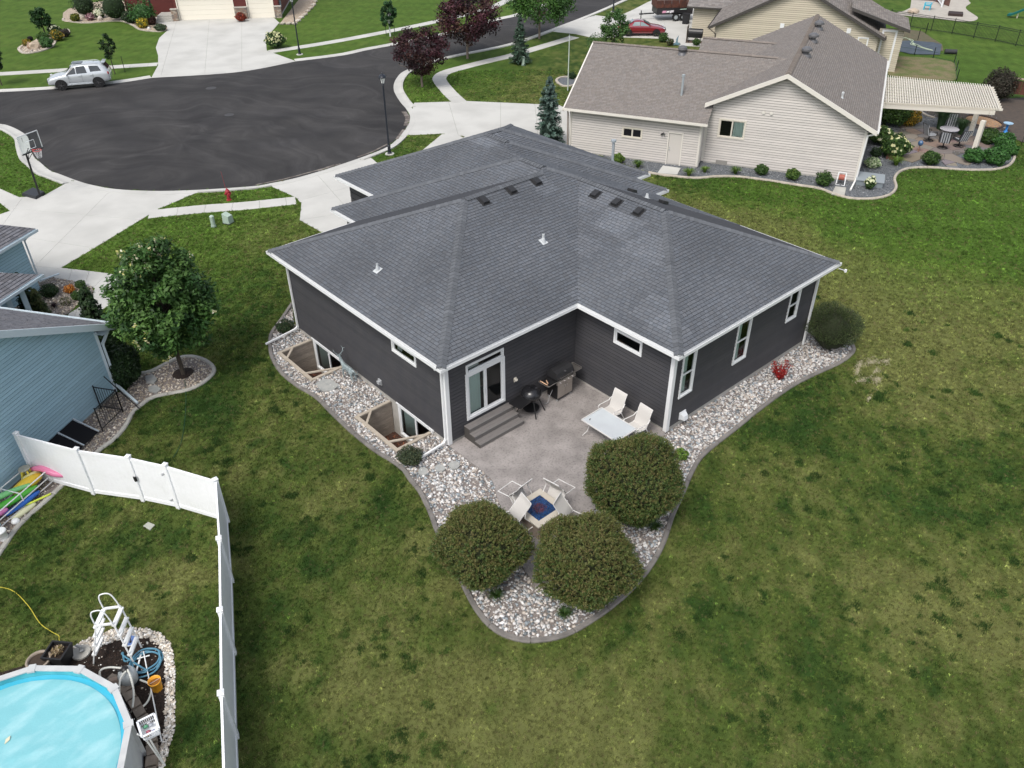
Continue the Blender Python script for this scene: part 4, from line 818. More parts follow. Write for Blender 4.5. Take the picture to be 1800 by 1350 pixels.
hl=[w2.rect(sx(8.36),sx(6.88),1.80,2.80)]
w2.siding([(0,.12),(9.1,.12),(9.1,3.1),(sx(4.88),5.68),(0,3.7)],hl,vin_b,.152,backmat=vb2,gapk=.82)
w2.window(sx(8.36),sx(6.88),1.80,2.80,frame='win_tan',trim=.08,mullions=(sx(7.62),),curtain=[(sx(7.55),sx(6.92),'curtain_green')],label='double window with one green blind under the gable')
m_=MB(); w2.box(m_,0,9.1,-.1,.12,-.1,.01); m_.build('foundation',found,bh)
for a in (5.9,5.45):
    m_=MB(); m_.tube([w2.P(sx(a),3.5,.02),w2.P(sx(a),3.5,.08)],.09,12); m_.build('wall_vent',trim_b,bh)
m_=MB(); w2.box(m_,sx(8.3),sx(7.6),.02,.30,.02,.05); m_.build('crawl_vent',M('vent_mesh',(.25,.24,.22),.8),bh)
JG=-1.15
w1=Wall(bP(17.6,JG),(-eB.x,-eB.y),bh,'garage_wall'); s1_=lambda s:17.6-s
hl=[w1.rect(s1_(14.12),s1_(12.94),1.45,1.98),w1.rect(s1_(11.18),s1_(10.38),.02,2.0)]
w1.siding([(0,.1),(8.33,.1),(8.33,2.82),(0,2.82)],hl,vin_b,.152,backmat=vb2,gapk=.82)
w1.window(s1_(14.12),s1_(12.94),1.45,1.98,frame='win_tan',trim=.07,mullions=(s1_(13.53),),glass='screen_dark',label='small dark double window in the garage wall')
dr=M('door_beige',(.55,.52,.48),.5); m_=MB(); w1.box(m_,s1_(11.17),s1_(10.39),.03,1.99,-.05,-.01); do=m_.build('side_door',dr,bh)
for i in range(3):
    for j in range(2):
        a=s1_(11.17)+.1+j*.33; z=.14+i*.62; m_=MB(); w1.box(m_,a,a+.25,z,z+.50,-.01,-.002); m_.build('door_panel',dr,do)
m_=MB(); m_.tube([w1.P(s1_(11.09),.95,-.01),w1.P(s1_(11.09),.95,.05)],.03,10); m_.tube([w1.P(s1_(11.09),1.1,-.01),w1.P(s1_(11.09),1.1,.03)],.025,10); m_.build('door_knob',steel,do)
m_=MB(); w1.box(m_,s1_(11.25),s1_(11.18),.0,2.07,.0,.04); w1.box(m_,s1_(10.38),s1_(10.31),.0,2.07,.0,.04); w1.box(m_,s1_(11.18),s1_(10.38),2.0,2.07,.0,.039); m_.build('door_frame',trim_b,bh)
m_=MB(); m_.tube([w1.P(s1_(11.56),1.93,.02),w1.P(s1_(11.52),1.98,.12),w1.P(s1_(11.42),1.88,.2)],.04,8); m_.tube([w1.P(s1_(11.56),1.93,.05),w1.P(s1_(11.67),1.86,.16)],.045,8); m_.build('floodlight',blackm,bh)
wj=Wall(bP(9.27,JG),(nB.x,nB.y),bh,'jog_wall'); wj.siding([(0,.1),(1.3,.1),(1.3,2.95),(0,2.82)],[],vin_b,.152,backmat=vb2,gapk=.82)
m_=MB(); m_.quad(b3(9.1,0,.1),b3(9.3,0,.1),b3(9.3,0,3.4),b3(9.1,0,3.4)); m_.build('corner_trim',trim_b,bh)
wg=Wall(bP(17.6,9.6),(-nB.x,-nB.y),bh,'garage_front'); wg.siding([(0,.1),(10.7,.1),(10.7,2.85),(5.4,5.3),(0,2.85)],[],vin_b,.152,backmat=vb2,join=True)
we=Wall(bP(0,0),(nB.x,nB.y),bh,'end_wall'); we.siding([(0,.12),(17,.12),(17,3.1),(0,3.1)],[],vin_b,.152,backmat=vb2,join=True)
for (s,t,z0,z1) in ((17.6,JG,.1,2.85),(9.27,JG,.1,2.85),(0,0,.1,3.15)):
    m_=MB(); q=bP(s,t); m_.bar((q[0],q[1],z0),(q[0],q[1],z1),.13,.13); m_.build('corner_post',trim_b,bh)
m_=MB(); w1.box(m_,-.02,8.35,-.05,.1,-.1,.0); m_.build('foundation',found,bh)
# main gable roof : ridge runs away from us
T0,T1=-.42,17.0; r0=b3(APX[0],T0,APX[1]); r1=b3(APX[0],T1,APX[1])
tb=deckt
# main slope on the garage side; stops where the garage roof meets it
gpl=plane3(b3(18,-1.55,2.88),b3(8.9,-1.55,2.88),b3(18,4.21,5.64))
gr0=4.21; gback=plane3(b3(18,4.21,5.64),b3(8.9,4.21,5.64),b3(18,10.,2.86))
def pdiff(p,q): return (p[0]-q[0],p[1]-q[1],p[2]-q[2])
mainL=[b3(LE[0],T0,LE[1]),b3(LE[0],T1,LE[1]),r1,r0]; plL=plane3(*mainL[:3])
mainLx=[b3(10.2,T0,LE[1]-(10.2-LE[0])*.47),b3(10.2,T1,LE[1]-(10.2-LE[0])*.47),r1,r0]
# region of the left slope hidden below the garage roof
gs=[pdiff(gpl,plL),pdiff(gback,plL)]
ro,_=slope_roof([b3(LE[0],T0,LE[1]),b3(LE[0],T1,LE[1]),r1,r0],TS,bh,SHT,tb,.13,.25,cuts=[gs],var=.07)
ro2,_=slope_roof([r0,r1,b3(RE[0],T1,RE[1]),b3(RE[0],T0,RE[1])],TS,bh,SHT,tb,.13,.25,var=.07)
plR=plane3(r0,r1,b3(RE[0],T0,RE[1]))
# garage roof, trimmed where the main roof rises over it
def over(pl_low,pls): return [pdiff(q,pl_low) for q in pls]
slope_roof([b3(4.8,-1.55,2.88),b3(18,-1.55,2.88),b3(18,gr0,5.64),b3(4.8,gr0,5.64)],TS,bh,SHT,tb,.13,.25,cuts=[over(gpl,[plL])+halfs([bP(4.6,T0),bP(8.9,T0),bP(8.9,20),bP(4.6,20)]),halfs([bP(4.,-3.),bP(8.9,-3.),bP(8.9,T0),bP(4.,T0)])],var=.07)
slope_roof([b3(18,gr0,5.64),b3(4.8,gr0,5.64),b3(4.8,10.,2.86),b3(18,10.,2.86)],TS,bh,SHT,tb,.13,.25,cuts=[over(gback,[plL])],var=.07)
# second cross gable behind
s2=[b3(5.,7.2,3.0),b3(12,7.2,3.0),b3(12,11.3,4.92),b3(5.,11.3,4.92)]; p2_=plane3(*s2[:3]); slope_roof(s2,TS,bh,SHT,tb,.13,.25,cuts=[over(p2_,[plL]),over(p2_,[gback])],var=.07)
s3_=[b3(12,11.3,4.92),b3(5.,11.3,4.92),b3(5.,15.4,3.0),b3(12,15.4,3.0)]; p3_=plane3(*s3_[:3]); slope_roof(s3_,TS,bh,SHT,tb,.13,.25,cuts=[over(p3_,[plL])],var=.07)
wk2=Wall(bP(11.7,15.2),(-nB.x,-nB.y),bh,'rear_gable'); wk2.siding([(0,.1),(8,.1),(8,3.0),(4,4.8),(0,3.0)],[],vin_b,.152,backmat=vb2,join=True)
cp=[(b3(18,gr0,5.66),b3(5.9,gr0,5.66)),(b3(12,11.3,4.94),b3(6.4,11.3,4.94)),(b3(APX[0],T0,APX[1]+.02),b3(APX[0],T1,APX[1]+.02))]
emit_pieces(caps(cp,(.19,.165,.145),sp=.2,w=.32),'ridge_cap',SHT,ro2,nsingle=150,stuffname='ridge_cap_run')
rk=nB*(-.03)
rake(b3(LE[0]+.1,T0,LE[1]-.05),r0,bh,trim_b,.22,out=rk); rake(r0,b3(RE[0],T0,RE[1]),bh,trim_b,.22,out=rk)
rake(b3(18,-1.55,2.88),b3(18,gr0,5.64),bh,trim_b,.2); rake(b3(18,gr0,5.64),b3(18,10.,2.86),bh,trim_b,.2)
eave_gutter(b3(18.05,-1.55,2.89),b3(8.85,-1.55,2.89),bh,trim_b,(-nB.x,-nB.y)); eave_gutter(b3(RE[0],T0,RE[1]),b3(RE[0],T1,RE[1]),bh,M('gutter_white',(.72,.72,.70),.4),(-eB.x,-eB.y))
m_=MB(); m_.quad(b3(18,-1.55,2.8),b3(8.9,-1.55,2.8),b3(8.9,JG+.02,2.8),b3(18,JG+.02,2.8)); m_.quad(b3(-.5,-.4,3.1),b3(.02,-.4,3.1),b3(.02,17,3.1),b3(-.5,17,3.1)); m_.build('soffit',trim_b,bh)
downspout([b3(17.7,-1.6,2.8),b3(17.75,-1.35,2.55),b3(17.72,-1.28,.1)],bh,M('spout_brown',(.22,.18,.15),.5))
tip=T((1494,337)); downspout([b3(-.5,-.45,3.08),b3(-.1,-.15,2.85),b3(-.05,-.12,.25),(tip.x,tip.y,.1)],bh,MATS['gutter_white'],w=.09)
def roofvent_b(s,t,side,kind=0):
    pl=plL if side>0 else plR; q=bP(s,t); z=pl[0]*q[0]+pl[1]*q[1]+pl[2]; m_=MB(); m_.lathe([(.33,-.1),(.27,.06),(.16,.1),(.16,.26)],14,(q[0],q[1],z+.02),cap=False); m_.lathe([(.26,.24),(.33,.27),(.32,.38),(.18,.48),(0,.50)],14,(q[0],q[1],z+.02)); m_.build('turbine_vent',M('vent_galv',(.13,.13,.135),.45,metal=.3),bh)
for px,zz in (((1430,58),6.2),((1427,58),6.2)): pass
for px in ((1439,48),(1429,70),(1417,95)): 
    w=G(px,5.75); d=Vector((w.x-B0.x,w.y-B0.y)); roofvent_b(d.dot(eB),d.dot(nB),-1)
w=G((1198,92),5.6); d=Vector((w.x-B0.x,w.y-B0.y)); q=bP(d.dot(eB),3.9); z=5.5; m_=MB(); m_.lathe([(.3,-.1),(.22,.05),(.14,.1),(.14,.22)],16,(q[0],q[1],z),cap=False); m_.lathe([(.24,.2),(.30,.24),(.28,.36),(.14,.45),(0,.47)],16,(q[0],q[1],z)); m_.build('turbine_vent',MATS['vent_galv'],bh)
def pipe_at(px,z,h_,r_,parent,mat,cap_=True):
    w=G(px,z); m_=MB(); m_.lathe([(r_*2.2,0),(r_*1.1,.12),(r_,.14),(r_,h_)],12,(w.x,w.y,z-.05),cap=False); 
    if cap_: m_.lathe([(r_*1.5,h_-.05),(r_*1.5,h_+.08),(0,h_+.12)],12,(w.x,w.y,z-.05))
    return m_.build('vent_pipe',mat,parent)
pipe_at((1197,176),3.55,1.5,.07,bh,steel); pipe_at((1480,172),4.35,.3,.05,bh,pw)
# ------------------------------------------------------------------ tan house behind
th=thing('tan_house','tan sided house with grey brown roof and wide gable behind the beige house','house')
tA=T((1214,66)); tang=-13.
# gable wall faces the camera side: use the rake corner at px 1244,45 and 1558,67 at eave height
gL=G((1246,47),2.85); gR=G((1556,68),2.85); gd=Vector((gR.x-gL.x,gR.y-gL.y)); gLen=gd.length; gd.normalize(); gn=Vector((-gd.y,gd.x))   # away from us
def tP(s,t): v=Vector((gL.x,gL.y))+gd*s+gn*t; return (v.x,v.y)
def t3(s,t,z): return (*tP(s,t),z-.75)
hw=gLen/2; RZ=3.6+hw*.5
tw=Wall(tP(.5,.4),(gd.x,gd.y),th,'gable_wall',-.75); tl=gLen-1
tw.siding([(0,.6),(tl,.6),(tl,3.7),(tl/2,RZ-.3),(0,3.7)],[],vin_t,.16,backmat=vt2)
a0=t3(0,0,3.6);a1=t3(hw,0,RZ);a2=t3(gLen,0,3.6); DT=13
slope_roof([a0,t3(0,DT,3.6),t3(hw,DT,RZ),a1],(.20,.18,.165),th,SHT,tb,.19,.4)
slope_roof([a1,t3(hw,DT,RZ),t3(gLen,DT,3.6),a2],(.20,.18,.165),th,SHT,tb,.19,.4)
rake(a0,a1,th,dark_trim,.22); rake(a1,a2,th,dark_trim,.22)
eave_gutter(a2,t3(gLen,DT,3.6),th,dark_trim,(gd.x,gd.y)); eave_gutter(a0,t3(0,DT,3.6),th,dark_trim,(-gd.x,-gd.y))
# side wall and bump out with the tall corner window
sw_=Wall(tP(gLen-.5,.4),(gn.x,gn.y),th,'side_wall',-.75); sw_.siding([(0,.6),(12,.6),(12,3.6),(0,3.6)],[],vin_t,.16,backmat=vt2,join=True)
bA=G((1568,70),.7);
bw=Wall(tP(gLen-.5,1.4),(gd.x,gd.y),th,'bay_wall',-.75); bw.siding([(0,.6),(1.9,.6),(1.9,4.1),(0,4.1)],[],vin_t,.16,backmat=vt2)
bw.window(.35,1.3,1.1,3.9,trim=.12,inside='room_mid',curtain=[(.4,1.25,'curtain_green')],label='tall white framed window in the tan bay')
bw2=Wall(tP(gLen+1.4,1.4),(gn.x,gn.y),th,'bay_side',-.75); bw2.siding([(0,.6),(4,.6),(4,4.1),(0,4.1)],[],vin_t,.16,backmat=vt2)
slope_roof([t3(gLen-3.,.9,5.6),t3(gLen-3.,6,5.6),t3(gLen+1.8,6,4.15),t3(gLen+1.8,.9,4.15)],(.20,.18,.165),th,SHT,tb,.19,.4)
rake(t3(gLen-3.,.9,5.6),t3(gLen+1.8,.9,4.15),th,dark_trim,.2)
# attached garage wing at the left
gw=Wall(tP(-2.7,8.6),(gd.x,gd.y),th,'garage_wall',-.75); gw.siding([(0,.65),(3.2,.65),(3.2,3.5),(0,3.5)],[],vin_t,.16,backmat=vt2)
gw2=Wall(tP(-2.7,16),(-gn.x,-gn.y),th,'garage_front',-.75); gw2.siding([(0,.65),(7.4,.65),(7.4,3.5),(0,3.5)],[],vin_t,.16,backmat=vt2,join=True)
slope_roof([t3(-3.3,8.1,3.6),t3(1.2,8.1,3.6),t3(1.2,12.5,5.7),t3(-3.3,12.5,5.7)],(.20,.185,.175),th,SHT,tb,.19,.4)
slope_roof([t3(-3.3,12.5,5.7),t3(3.2,12.5,5.7),t3(3.2,17,3.6),t3(-3.3,17,3.6)],(.20,.185,.175),th,SHT,tb,.19,.4)
eave_gutter(t3(-3.3,8.1,3.6),t3(.0,8.1,3.6),th,dark_trim,(-gn.x,-gn.y)); downspout([t3(.1,.1,3.4),t3(.6,.35,3.0),t3(.6,.3,.8)],th,dark_trim)
def wall_sz(w_,px):
    d=ray(px); t=(w_.o-Vector(CAM)).dot(w_.n)/d.dot(w_.n); q=Vector(CAM)+d*t-w_.o; return q.dot(w_.d),q.z
for px in ((1375,45),(1492,54)):
    s_,z_=wall_sz(tw,px); m_=MB(); tw.box(m_,s_-.16,s_+.16,z_-.18,z_+.18,.02,.10); m_.build('wall_vent',MATS['win_white'],th)
s_,z_=wall_sz(tw,(1516,75)); tw.window(s_-.35,s_+.35,z_-.35,z_+.35,label='small high window near the right eave of the tan gable')
# ------------------------------------------------------------------ red house across the street
redm=M('siding_red',(.10,.022,.018),.6,spec=.3); cream=M('garage_cream',(.74,.70,.60),.5); stonev=M('stone_veneer',(1,1,1),.85,bump=.4,bscale=40)
rh=thing('red_house','dark red house with cream garage doors and stone piers across the street','house')
ra=T((321,36)); rb_=T((486,31)); rd=Vector((rb_.x-ra.x,rb_.y-ra.y)); RL=rd.length; rd.normalize(); rn=Vector((rd.y,-rd.x)); 
def rP(s,t): v=Vector((ra.x,ra.y))+rd*s-rn*t; return (v.x,v.y)       # t goes back
gz_=0.0
rw_=Wall(rP(-.6,0),(rd.x,rd.y),rh,'wall'); Lr=RL+1.0
sc_=RL/165.
d1a,d1b=.55,.55+0
px2s=lambda x:(T((x,34)).x-ra.x)*rd.x+(T((x,34)).y-ra.y)*rd.y+.6
g1=(px2s(320)-.0,px2s(413)); g2=(px2s(438),px2s(481))
rw_.siding([(0,gz_),(Lr,gz_),(Lr,gz_+3.2),(0,gz_+3.2)],[rw_.rect(g1[0],g1[1],gz_,gz_+2.4),rw_.rect(g2[0],g2[1],gz_,gz_+2.4)],redm,.14,backmat=redm)
for k,(a,b) in enumerate((g1,g2)):
    o=None
    for i in range(5):
        m_=MB(); rw_.box(m_,a,b,gz_+.02+i*.475,gz_+.485+i*.475,-.12,-.08); p_=m_.build('door_section',cream,rh)
        if i==0: p_['label']=['wide cream garage door','narrow cream garage door'][k]
    m_=MB(); rw_.box(m_,a-.1,a,gz_,gz_+2.5,-.1,.05); rw_.box(m_,b,b+.1,gz_,gz_+2.5,-.1,.05); rw_.box(m_,a,b,gz_+2.4,gz_+2.5,-.1,.05); m_.build('door_frame',cream,rh)
def pier(s0,s1,h_=1.15,out=.35):
    base=MB(); rw_.box(base,s0,s1,gz_,gz_+h_-.02,.0,out-.03); p_=base.build('stone_pier',M('mortar',(.26,.24,.21),.9),rh)
    z=gz_+.01
    while z<gz_+h_-.05:
        hh=random.uniform(.09,.16); s=s0
        while s<s1-.04:
            ww=min(random.uniform(.14,.32),s1-s); m_=MB(); c=random.choice([(.30,.24,.19),(.22,.18,.15),(.36,.31,.25),(.18,.16,.15),(.28,.20,.15)]); m_.col=c; rw_.box(m_,s+.008,s+ww-.008,z+.008,z+hh-.008,out-.03,out+random.uniform(-.01,.03)); m_.build('stone',stonev,p_); s+=ww
        z+=hh
    m_=MB(); rw_.box(m_,s0-.04,s1+.04,gz_+h_,gz_+h_+.07,.0,out+.06); m_.build('stone_cap',M('limestone',(.45,.42,.37),.8),p_)
pier(g1[0]-.75,g1[0]-.12); pier(g1[1]+.12,g2[0]-.12); pier(g2[1]+.12,Lr+.25)
sr=Wall(rP(Lr-.6,0),(-rn.x,-rn.y),rh,'side_wall'); sr.siding([(0,gz_),(10,gz_),(10,gz_+3.2),(0,gz_+3.2)],[],redm,.14,backmat=redm)
m_=MB(); sr.box(m_,.9,1.2,gz_+.9,gz_+1.5,.02,.14); sr.box(m_,1.03,1.07,gz_+.1,gz_+.9,.03,.07); m_.build('meter_box',M('meter_blue',(.22,.30,.36),.5),rh)
m_=MB(); sr.box(m_,0,10,gz_-.2,gz_+.18,.0,.03); m_.build('foundation',found,rh)
for q in (([rP(-1.1,-.5),rP(Lr,-.5)],0),):
    s_a=(*rP(-1.1,-.6),gz_+3.25); s_b=(*rP(Lr-.1,-.6),gz_+3.25); s_c=(*rP(Lr-.1,5),gz_+5.6); s_d=(*rP(-1.1,5),gz_+5.6)
    slope_roof([s_a,s_b,s_c,s_d],(.09,.08,.075),rh,SHT,tb,.3,.6); slope_roof([s_d,s_c,(*rP(Lr-.1,10.6),gz_+3.25),(*rP(-1.1,10.6),gz_+3.25)],(.09,.08,.075),rh,SHT,tb,.3,.6)
pw_=Wall(rP(-6.2,2.2),(rd.x,rd.y),rh,'porch_wall'); pw_.siding([(0,gz_),(5.6,gz_),(5.6,gz_+3.2),(0,gz_+3.2)],[],redm,.14,backmat=redm)
m_=MB(); m_.add([(*rP(-.62,t),z) for t,z in ((0,gz_),(2.3,gz_),(2.3,gz_+3.2),(0,gz_+3.2))],[(0,1,2,3)]); m_.build('return_wall',redm,rh)
for k in range(3):
    m_=MB(); m_.prism([rP(-2.6,-.5+.35*k),rP(-.85,-.5+.35*k),rP(-.85,2.2),rP(-2.6,2.2)],gz_+.16*k,gz_+.16*(k+1)); m_.build('porch_step',conc_old,rh)
m_=MB(); q=rP(-2.9,-.2); m_.bar((q[0],q[1],gz_),(q[0],q[1],gz_+3),.16,.16); m_.build('porch_post',blackm,rh)
# ------------------------------------------------------------------ blue house on the left
vin_u=M('vinyl_blue',(.38,.55,.63),.5,(.36,.53,.61),scale=.8,spec=.35); tr_u=M('trim_pale_blue',(.60,.68,.72),.45)
uh=thing('blue_house','light blue vinyl sided house with grey shingle roof beside the white fence','house')
U0=T((203,692)); ue=Vector((math.cos(rad(214.5)),math.sin(rad(214.5)))); un=Vector((math.cos(rad(124.5)),math.sin(rad(124.5))))   # ue along gable wall, un away
def uP(s,t): v=Vector((U0.x,U0.y))+ue*s+un*t; return (v.x,v.y)
def u3(s,t,z): return (*uP(s,t),z)
uw=Wall(uP(12,0),(-ue.x,-ue.y),uh,'gable_wall'); us=lambda s:12-s
UR=6.0
uw.siding([(0,.1),(12,.1),(12,2.95),(6,2.95+6*.53),(0,2.95)],[uw.rect(us(3.15),us(2.05),-.9,-.2)],vin_u,.135,backmat=vu2,gapk=.84)
m_=MB(); uw.box(m_,6.,12,-.3,.1,-.2,.0); m_.build('foundation',found,uh)
ux=Wall(uP(0,0),(un.x,un.y),uh,'side_wall'); ux.siding([(0,.1),(6.9,.1),(6.9,2.9),(0,2.9)],[],vin_u,.135,backmat=vu2,gapk=.84)
e0=u3(-.6,-.42,2.86); e1_=u3(-.6,6.7,2.86); g0=u3(6,-.42,2.86+6.6*.53); g1_=u3(6,6.7,2.86+6.6*.53)
UC=(.145,.145,.157)
uro,_=slope_roof([e0,g0,g1_,e1_],UC,uh,SHT,deckm,.15,.28,var=.07)
slope_roof([u3(12.6,-.42,2.86),u3(12.6,6.7,2.86),g1_,g0],UC,uh,SHT,deckm,.15,.28)
rake(e0,g0,uh,tr_u,.24); rake(g0,u3(12.6,-.42,2.86),uh,tr_u,.24); eave_gutter(u3(-.6,-.45,2.88),u3(-.6,6.75,2.88),uh,tr_u,(-ue.x,-ue.y))
m_=MB(); m_.quad(u3(-.6,-.4,2.74),u3(-.6,6.7,2.74),u3(.05,6.7,2.74),u3(.05,-.4,2.74)); m_.quad(u3(-.6,-.4,2.74),u3(.0,-.02,2.95),u3(6,-.02,6.1),u3(6,-.4,6.1)); m_.build('soffit',tr_u,uh)
t_=T((243,713)); q1=uP(-.5,-.25); q2=uP(-.1,-.12)
downspout([(q1[0],q1[1],2.72),(q2[0],q2[1],2.25),(q2[0],q2[1],.35),(t_.x,t_.y,.12)],uh,tr_u,label='long pale downspout ending over the rock edge',w=.09)
m_=MB(); q=uP(-.02,-.02); m_.bar((q[0],q[1],.1),(q[0],q[1],2.8),.1,.1); m_.build('corner_post',tr_u,uh)
# porch roof and garage block further up
pg=G((72,483),2.75); 
def gP(s,t): v=Vector((pg.x,pg.y))+ue*s+un*t; return (v.x,v.y)
def g3(s,t,z): return (*gP(s,t),z)
slope_roof([g3(0,0,2.75),g3(6,0,2.75),g3(6,3.2,4.2),g3(3.0,3.2,4.2)],UC,uh,SHT,deckm,.15,.28)
eave_gutter(g3(-.05,0,2.77),g3(6,0,2.77),uh,tr_u,(-un.x,-un.y))
m_=MB(); q=gP(1.35,.35); 
for a in (.95,1.7): q=gP(a,.3); m_.bar((q[0],q[1],.1),(q[0],q[1],2.65),.2,.2)
m_.build('porch_column',tr_u,uh)
m_=MB(); m_.quad(g3(0,.02,2.62),g3(6,.02,2.62),g3(6,3,2.62),g3(0.,3,2.62)); m_.build('porch_ceiling',tr_u,uh)
pwl=Wall(gP(6,2.6),(-ue.x,-ue.y),uh,'porch_wall'); pwl.siding([(0,.1),(5.2,.1),(5.2,2.7),(0,2.7)],[],vin_u,.135,backmat=vu2,gapk=.84,join=True)
gc=G((33,411),3.05)
def kP(s,t): v=Vector((gc.x,gc.y))+ue*s+un*t; return (v.x,v.y)
kw=Wall(kP(6,0),(-ue.x,-ue.y),uh,'garage_wall'); kw.siding([(0,.2),(6,.2),(6,3.1),(0,3.1)],[],vin_u,.135,backmat=vu2,gapk=.84)
kw2=Wall(kP(0,0),(un.x,un.y),uh,'garage_side'); kw2.siding([(0,.2),(6,.2),(6,3.1),(0,3.1)],[],vin_u,.135,backmat=vu2,gapk=.84,join=True)
E0=(*kP(-.5,-.5),3.12);E1=(*kP(6.5,-.5),3.12)
slope_roof([E0,E1,(*kP(3.4,3.2),4.95),(*kP(3.,3.2),4.95)],UC,uh,SHT,deckm,.15,.28); slope_roof([(*kP(-.5,7),3.12),E0,(*kP(3.,3.2),4.95)],UC,uh,SHT,deckm,.15,.28)
eave_gutter(E0,E1,uh,tr_u,(-un.x,-un.y)); 
m_=MB(); m_.quad(E0,E1,(*kP(6.5,.1),3.0),(*kP(-.5,.1),3.0)); m_.build('soffit',tr_u,uh)
q=kP(-.08,-.08); downspout([(*kP(-.35,-.4),3.0),(q[0],q[1],2.7),(q[0],q[1],.6)],uh,tr_u); t1=T((75,499)); t2=T((106,487)); downspout([(t1.x-.25,t1.y+.1,.9),(t1.x,t1.y,.2),(t2.x,t2.y,.18)],uh,tr_u)
# ------------------------------------------------------------------ foliage helpers
def leafmesh(name,P,Nn,size,cols,mat,parent,asp=.55,seed=0,stuff=False,curl=.0):
    r=np.random.default_rng(seed); n=len(P); size=size*r.uniform(.65,1.35,(n,1)) if np.isscalar(size) else size
    t=r.normal(size=(n,3)); t-=(t*Nn).sum(1,keepdims=True)*Nn; t/=np.linalg.norm(t,axis=1,keepdims=True)+1e-9; b=np.cross(Nn,t)
    V=np.stack([P-t*size,P+b*size*asp-Nn*size*curl,P+t*size,P-b*size*asp-Nn*size*curl],1).reshape(-1,3)
    me=bpy.data.meshes.new(name); me.vertices.add(n*4); me.vertices.foreach_set('co',V.astype(np.float32).ravel()); me.loops.add(n*4); me.loops.foreach_set('vertex_index',np.arange(n*4,dtype=np.int32)); me.polygons.add(n); me.polygons.foreach_set('loop_start',np.arange(0,n*4,4,dtype=np.int32)); me.update(calc_edges=True)
    a=me.color_attributes.new('Col','FLOAT_COLOR','CORNER'); c=np.ones((n*4,4),np.float32); c[:,:3]=np.repeat(cols,4,0); a.data.foreach_set('color',c.ravel()); me.materials.append(mat)
    o=bpy.data.objects.new(name,me); sc.collection.objects.link(o); o.parent=parent
    if stuff: o['kind']='stuff'
    return o
leaf=leafmat('leaf'); barkm=M('bark',(.085,.068,.052),.9,(.05,.04,.032),scale=8,bump=.5,bscale=40,stretch=(3,3,1)); corem=M('inner_twigs',(1,1,1),.95)
G_OL=[(.085,.085,.022),(.060,.078,.020),(.11,.088,.028),(.045,.066,.018),(.12,.075,.030),(.075,.100,.022)]
G_GR=[(.050,.105,.022),(.035,.080,.018),(.070,.130,.028),(.028,.062,.015)]
G_DK=[(.022,.048,.016),(.030,.060,.018),(.016,.036,.013)]
G_LT=[(.11,.19,.028),(.085,.155,.025),(.15,.22,.035),(.06,.12,.02)]
G_SP=[(.085,.135,.115),(.060,.105,.085),(.115,.165,.145),(.040,.078,.058)]
G_SD=[(.045,.085,.055),(.030,.062,.040),(.065,.105,.070)]
G_PU=[(.045,.016,.022),(.030,.012,.016),(.065,.020,.028),(.055,.024,.022),(.022,.012,.014)]
G_RD=[(.30,.012,.014),(.20,.010,.012),(.38,.03,.02)]
def pick(pal,n,r,var=.2):
    pal=np.array(pal); return pal[r.integers(0,len(pal),n)]*np.exp(r.normal(0,var,(n,1)))
def shell(n,rx,ry,rz,r,lo=.70,lump=.10,fl=2.3,zmin=-1.,seed=0):
    d=r.normal(size=(int(n*1.6),3)); d/=np.linalg.norm(d,axis=1,keepdims=True); d=d[d[:,2]>zmin][:n]
    k=1+lump*np.sin(d[:,0]*fl*1.9+seed)*np.cos(d[:,1]*fl*2.3+seed*2)+lump*.7*np.sin(d[:,2]*fl*2.6+seed+d[:,0]*4)+lump*.5*np.sin(d[:,0]*9+seed)*np.sin(d[:,1]*8+seed*3)*np.sin(d[:,2]*9)
    rad_=(lo+(1.02-lo)*r.random(len(d))**.45)*k
    return d*rad_[:,None]*np.array([rx,ry,rz]),d
def disc(cx,cy,rpx,k=.95):
    rr=1.
    for i in range(30): w=G((cx,cy),rr*k+.0); rr=rpx*mpp(w)
    zz=H(w.x,w.y); 
    for i in range(10): w=G((cx,cy),rr*k+zz); zz=H(w.x,w.y); rr=rpx*mpp(w)
    return w.x,w.y,rr,zz
SEED=[10]
def shrub(px,rpx,label,pal=G_GR,n=900,lsz=None,k=.8,sq=.85,cat='shrub',name='shrub',group=None,flowers=None,fpal=None,lump=.12,upright=0.,asp=.5,core=True,lo=.6,wob=.0,fn=60,fsz=None):
    SEED[0]+=1; r=np.random.default_rng(SEED[0]); x,y,rr,z=disc(px[0],px[1],rpx,k); rz=rr*sq
    t_=thing(name,label,cat,(x,y,z),0,group); P,d=shell(n,rr,rr,rz,r,lo=lo,lump=lump,seed=SEED[0],zmin=-.75); P[:,2]+=rz*.92; P[:,2]=np.maximum(P[:,2],.01)
    P[:,:2]*=np.clip(.62+.5*P[:,2:3]/rz,.5,1)
    Nn=d*.9+r.normal(0,.65,(len(d),3)); Nn[:,2]+=.35; Nn[:,2]-=upright*Nn[:,2]; Nn/=np.linalg.norm(Nn,axis=1,keepdims=True); s=lsz or max(.03,rr*.09)
    leafmesh('foliage',P,Nn,s,pick(pal,len(P),r),leaf,t_,asp=asp,seed=SEED[0])
    if core:
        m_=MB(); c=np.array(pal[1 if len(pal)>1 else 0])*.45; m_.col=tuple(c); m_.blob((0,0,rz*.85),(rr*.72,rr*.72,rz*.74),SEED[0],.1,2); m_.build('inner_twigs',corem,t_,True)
    if flowers is not None:
        P,d=shell(fn,rr*1.03,rr*1.03,rz*1.03,r,lo=.93,lump=lump,seed=SEED[0],zmin=-.1); P[:,2]+=rz*.95; Nn=d+r.normal(0,.2,d.shape); Nn/=np.linalg.norm(Nn,axis=1,keepdims=True)
        leafmesh('flowers',P,Nn,fsz or s*1.5,pick(flowers,len(P),r,.1),leaf,t_,asp=.8,seed=SEED[0]+1)
    return t_
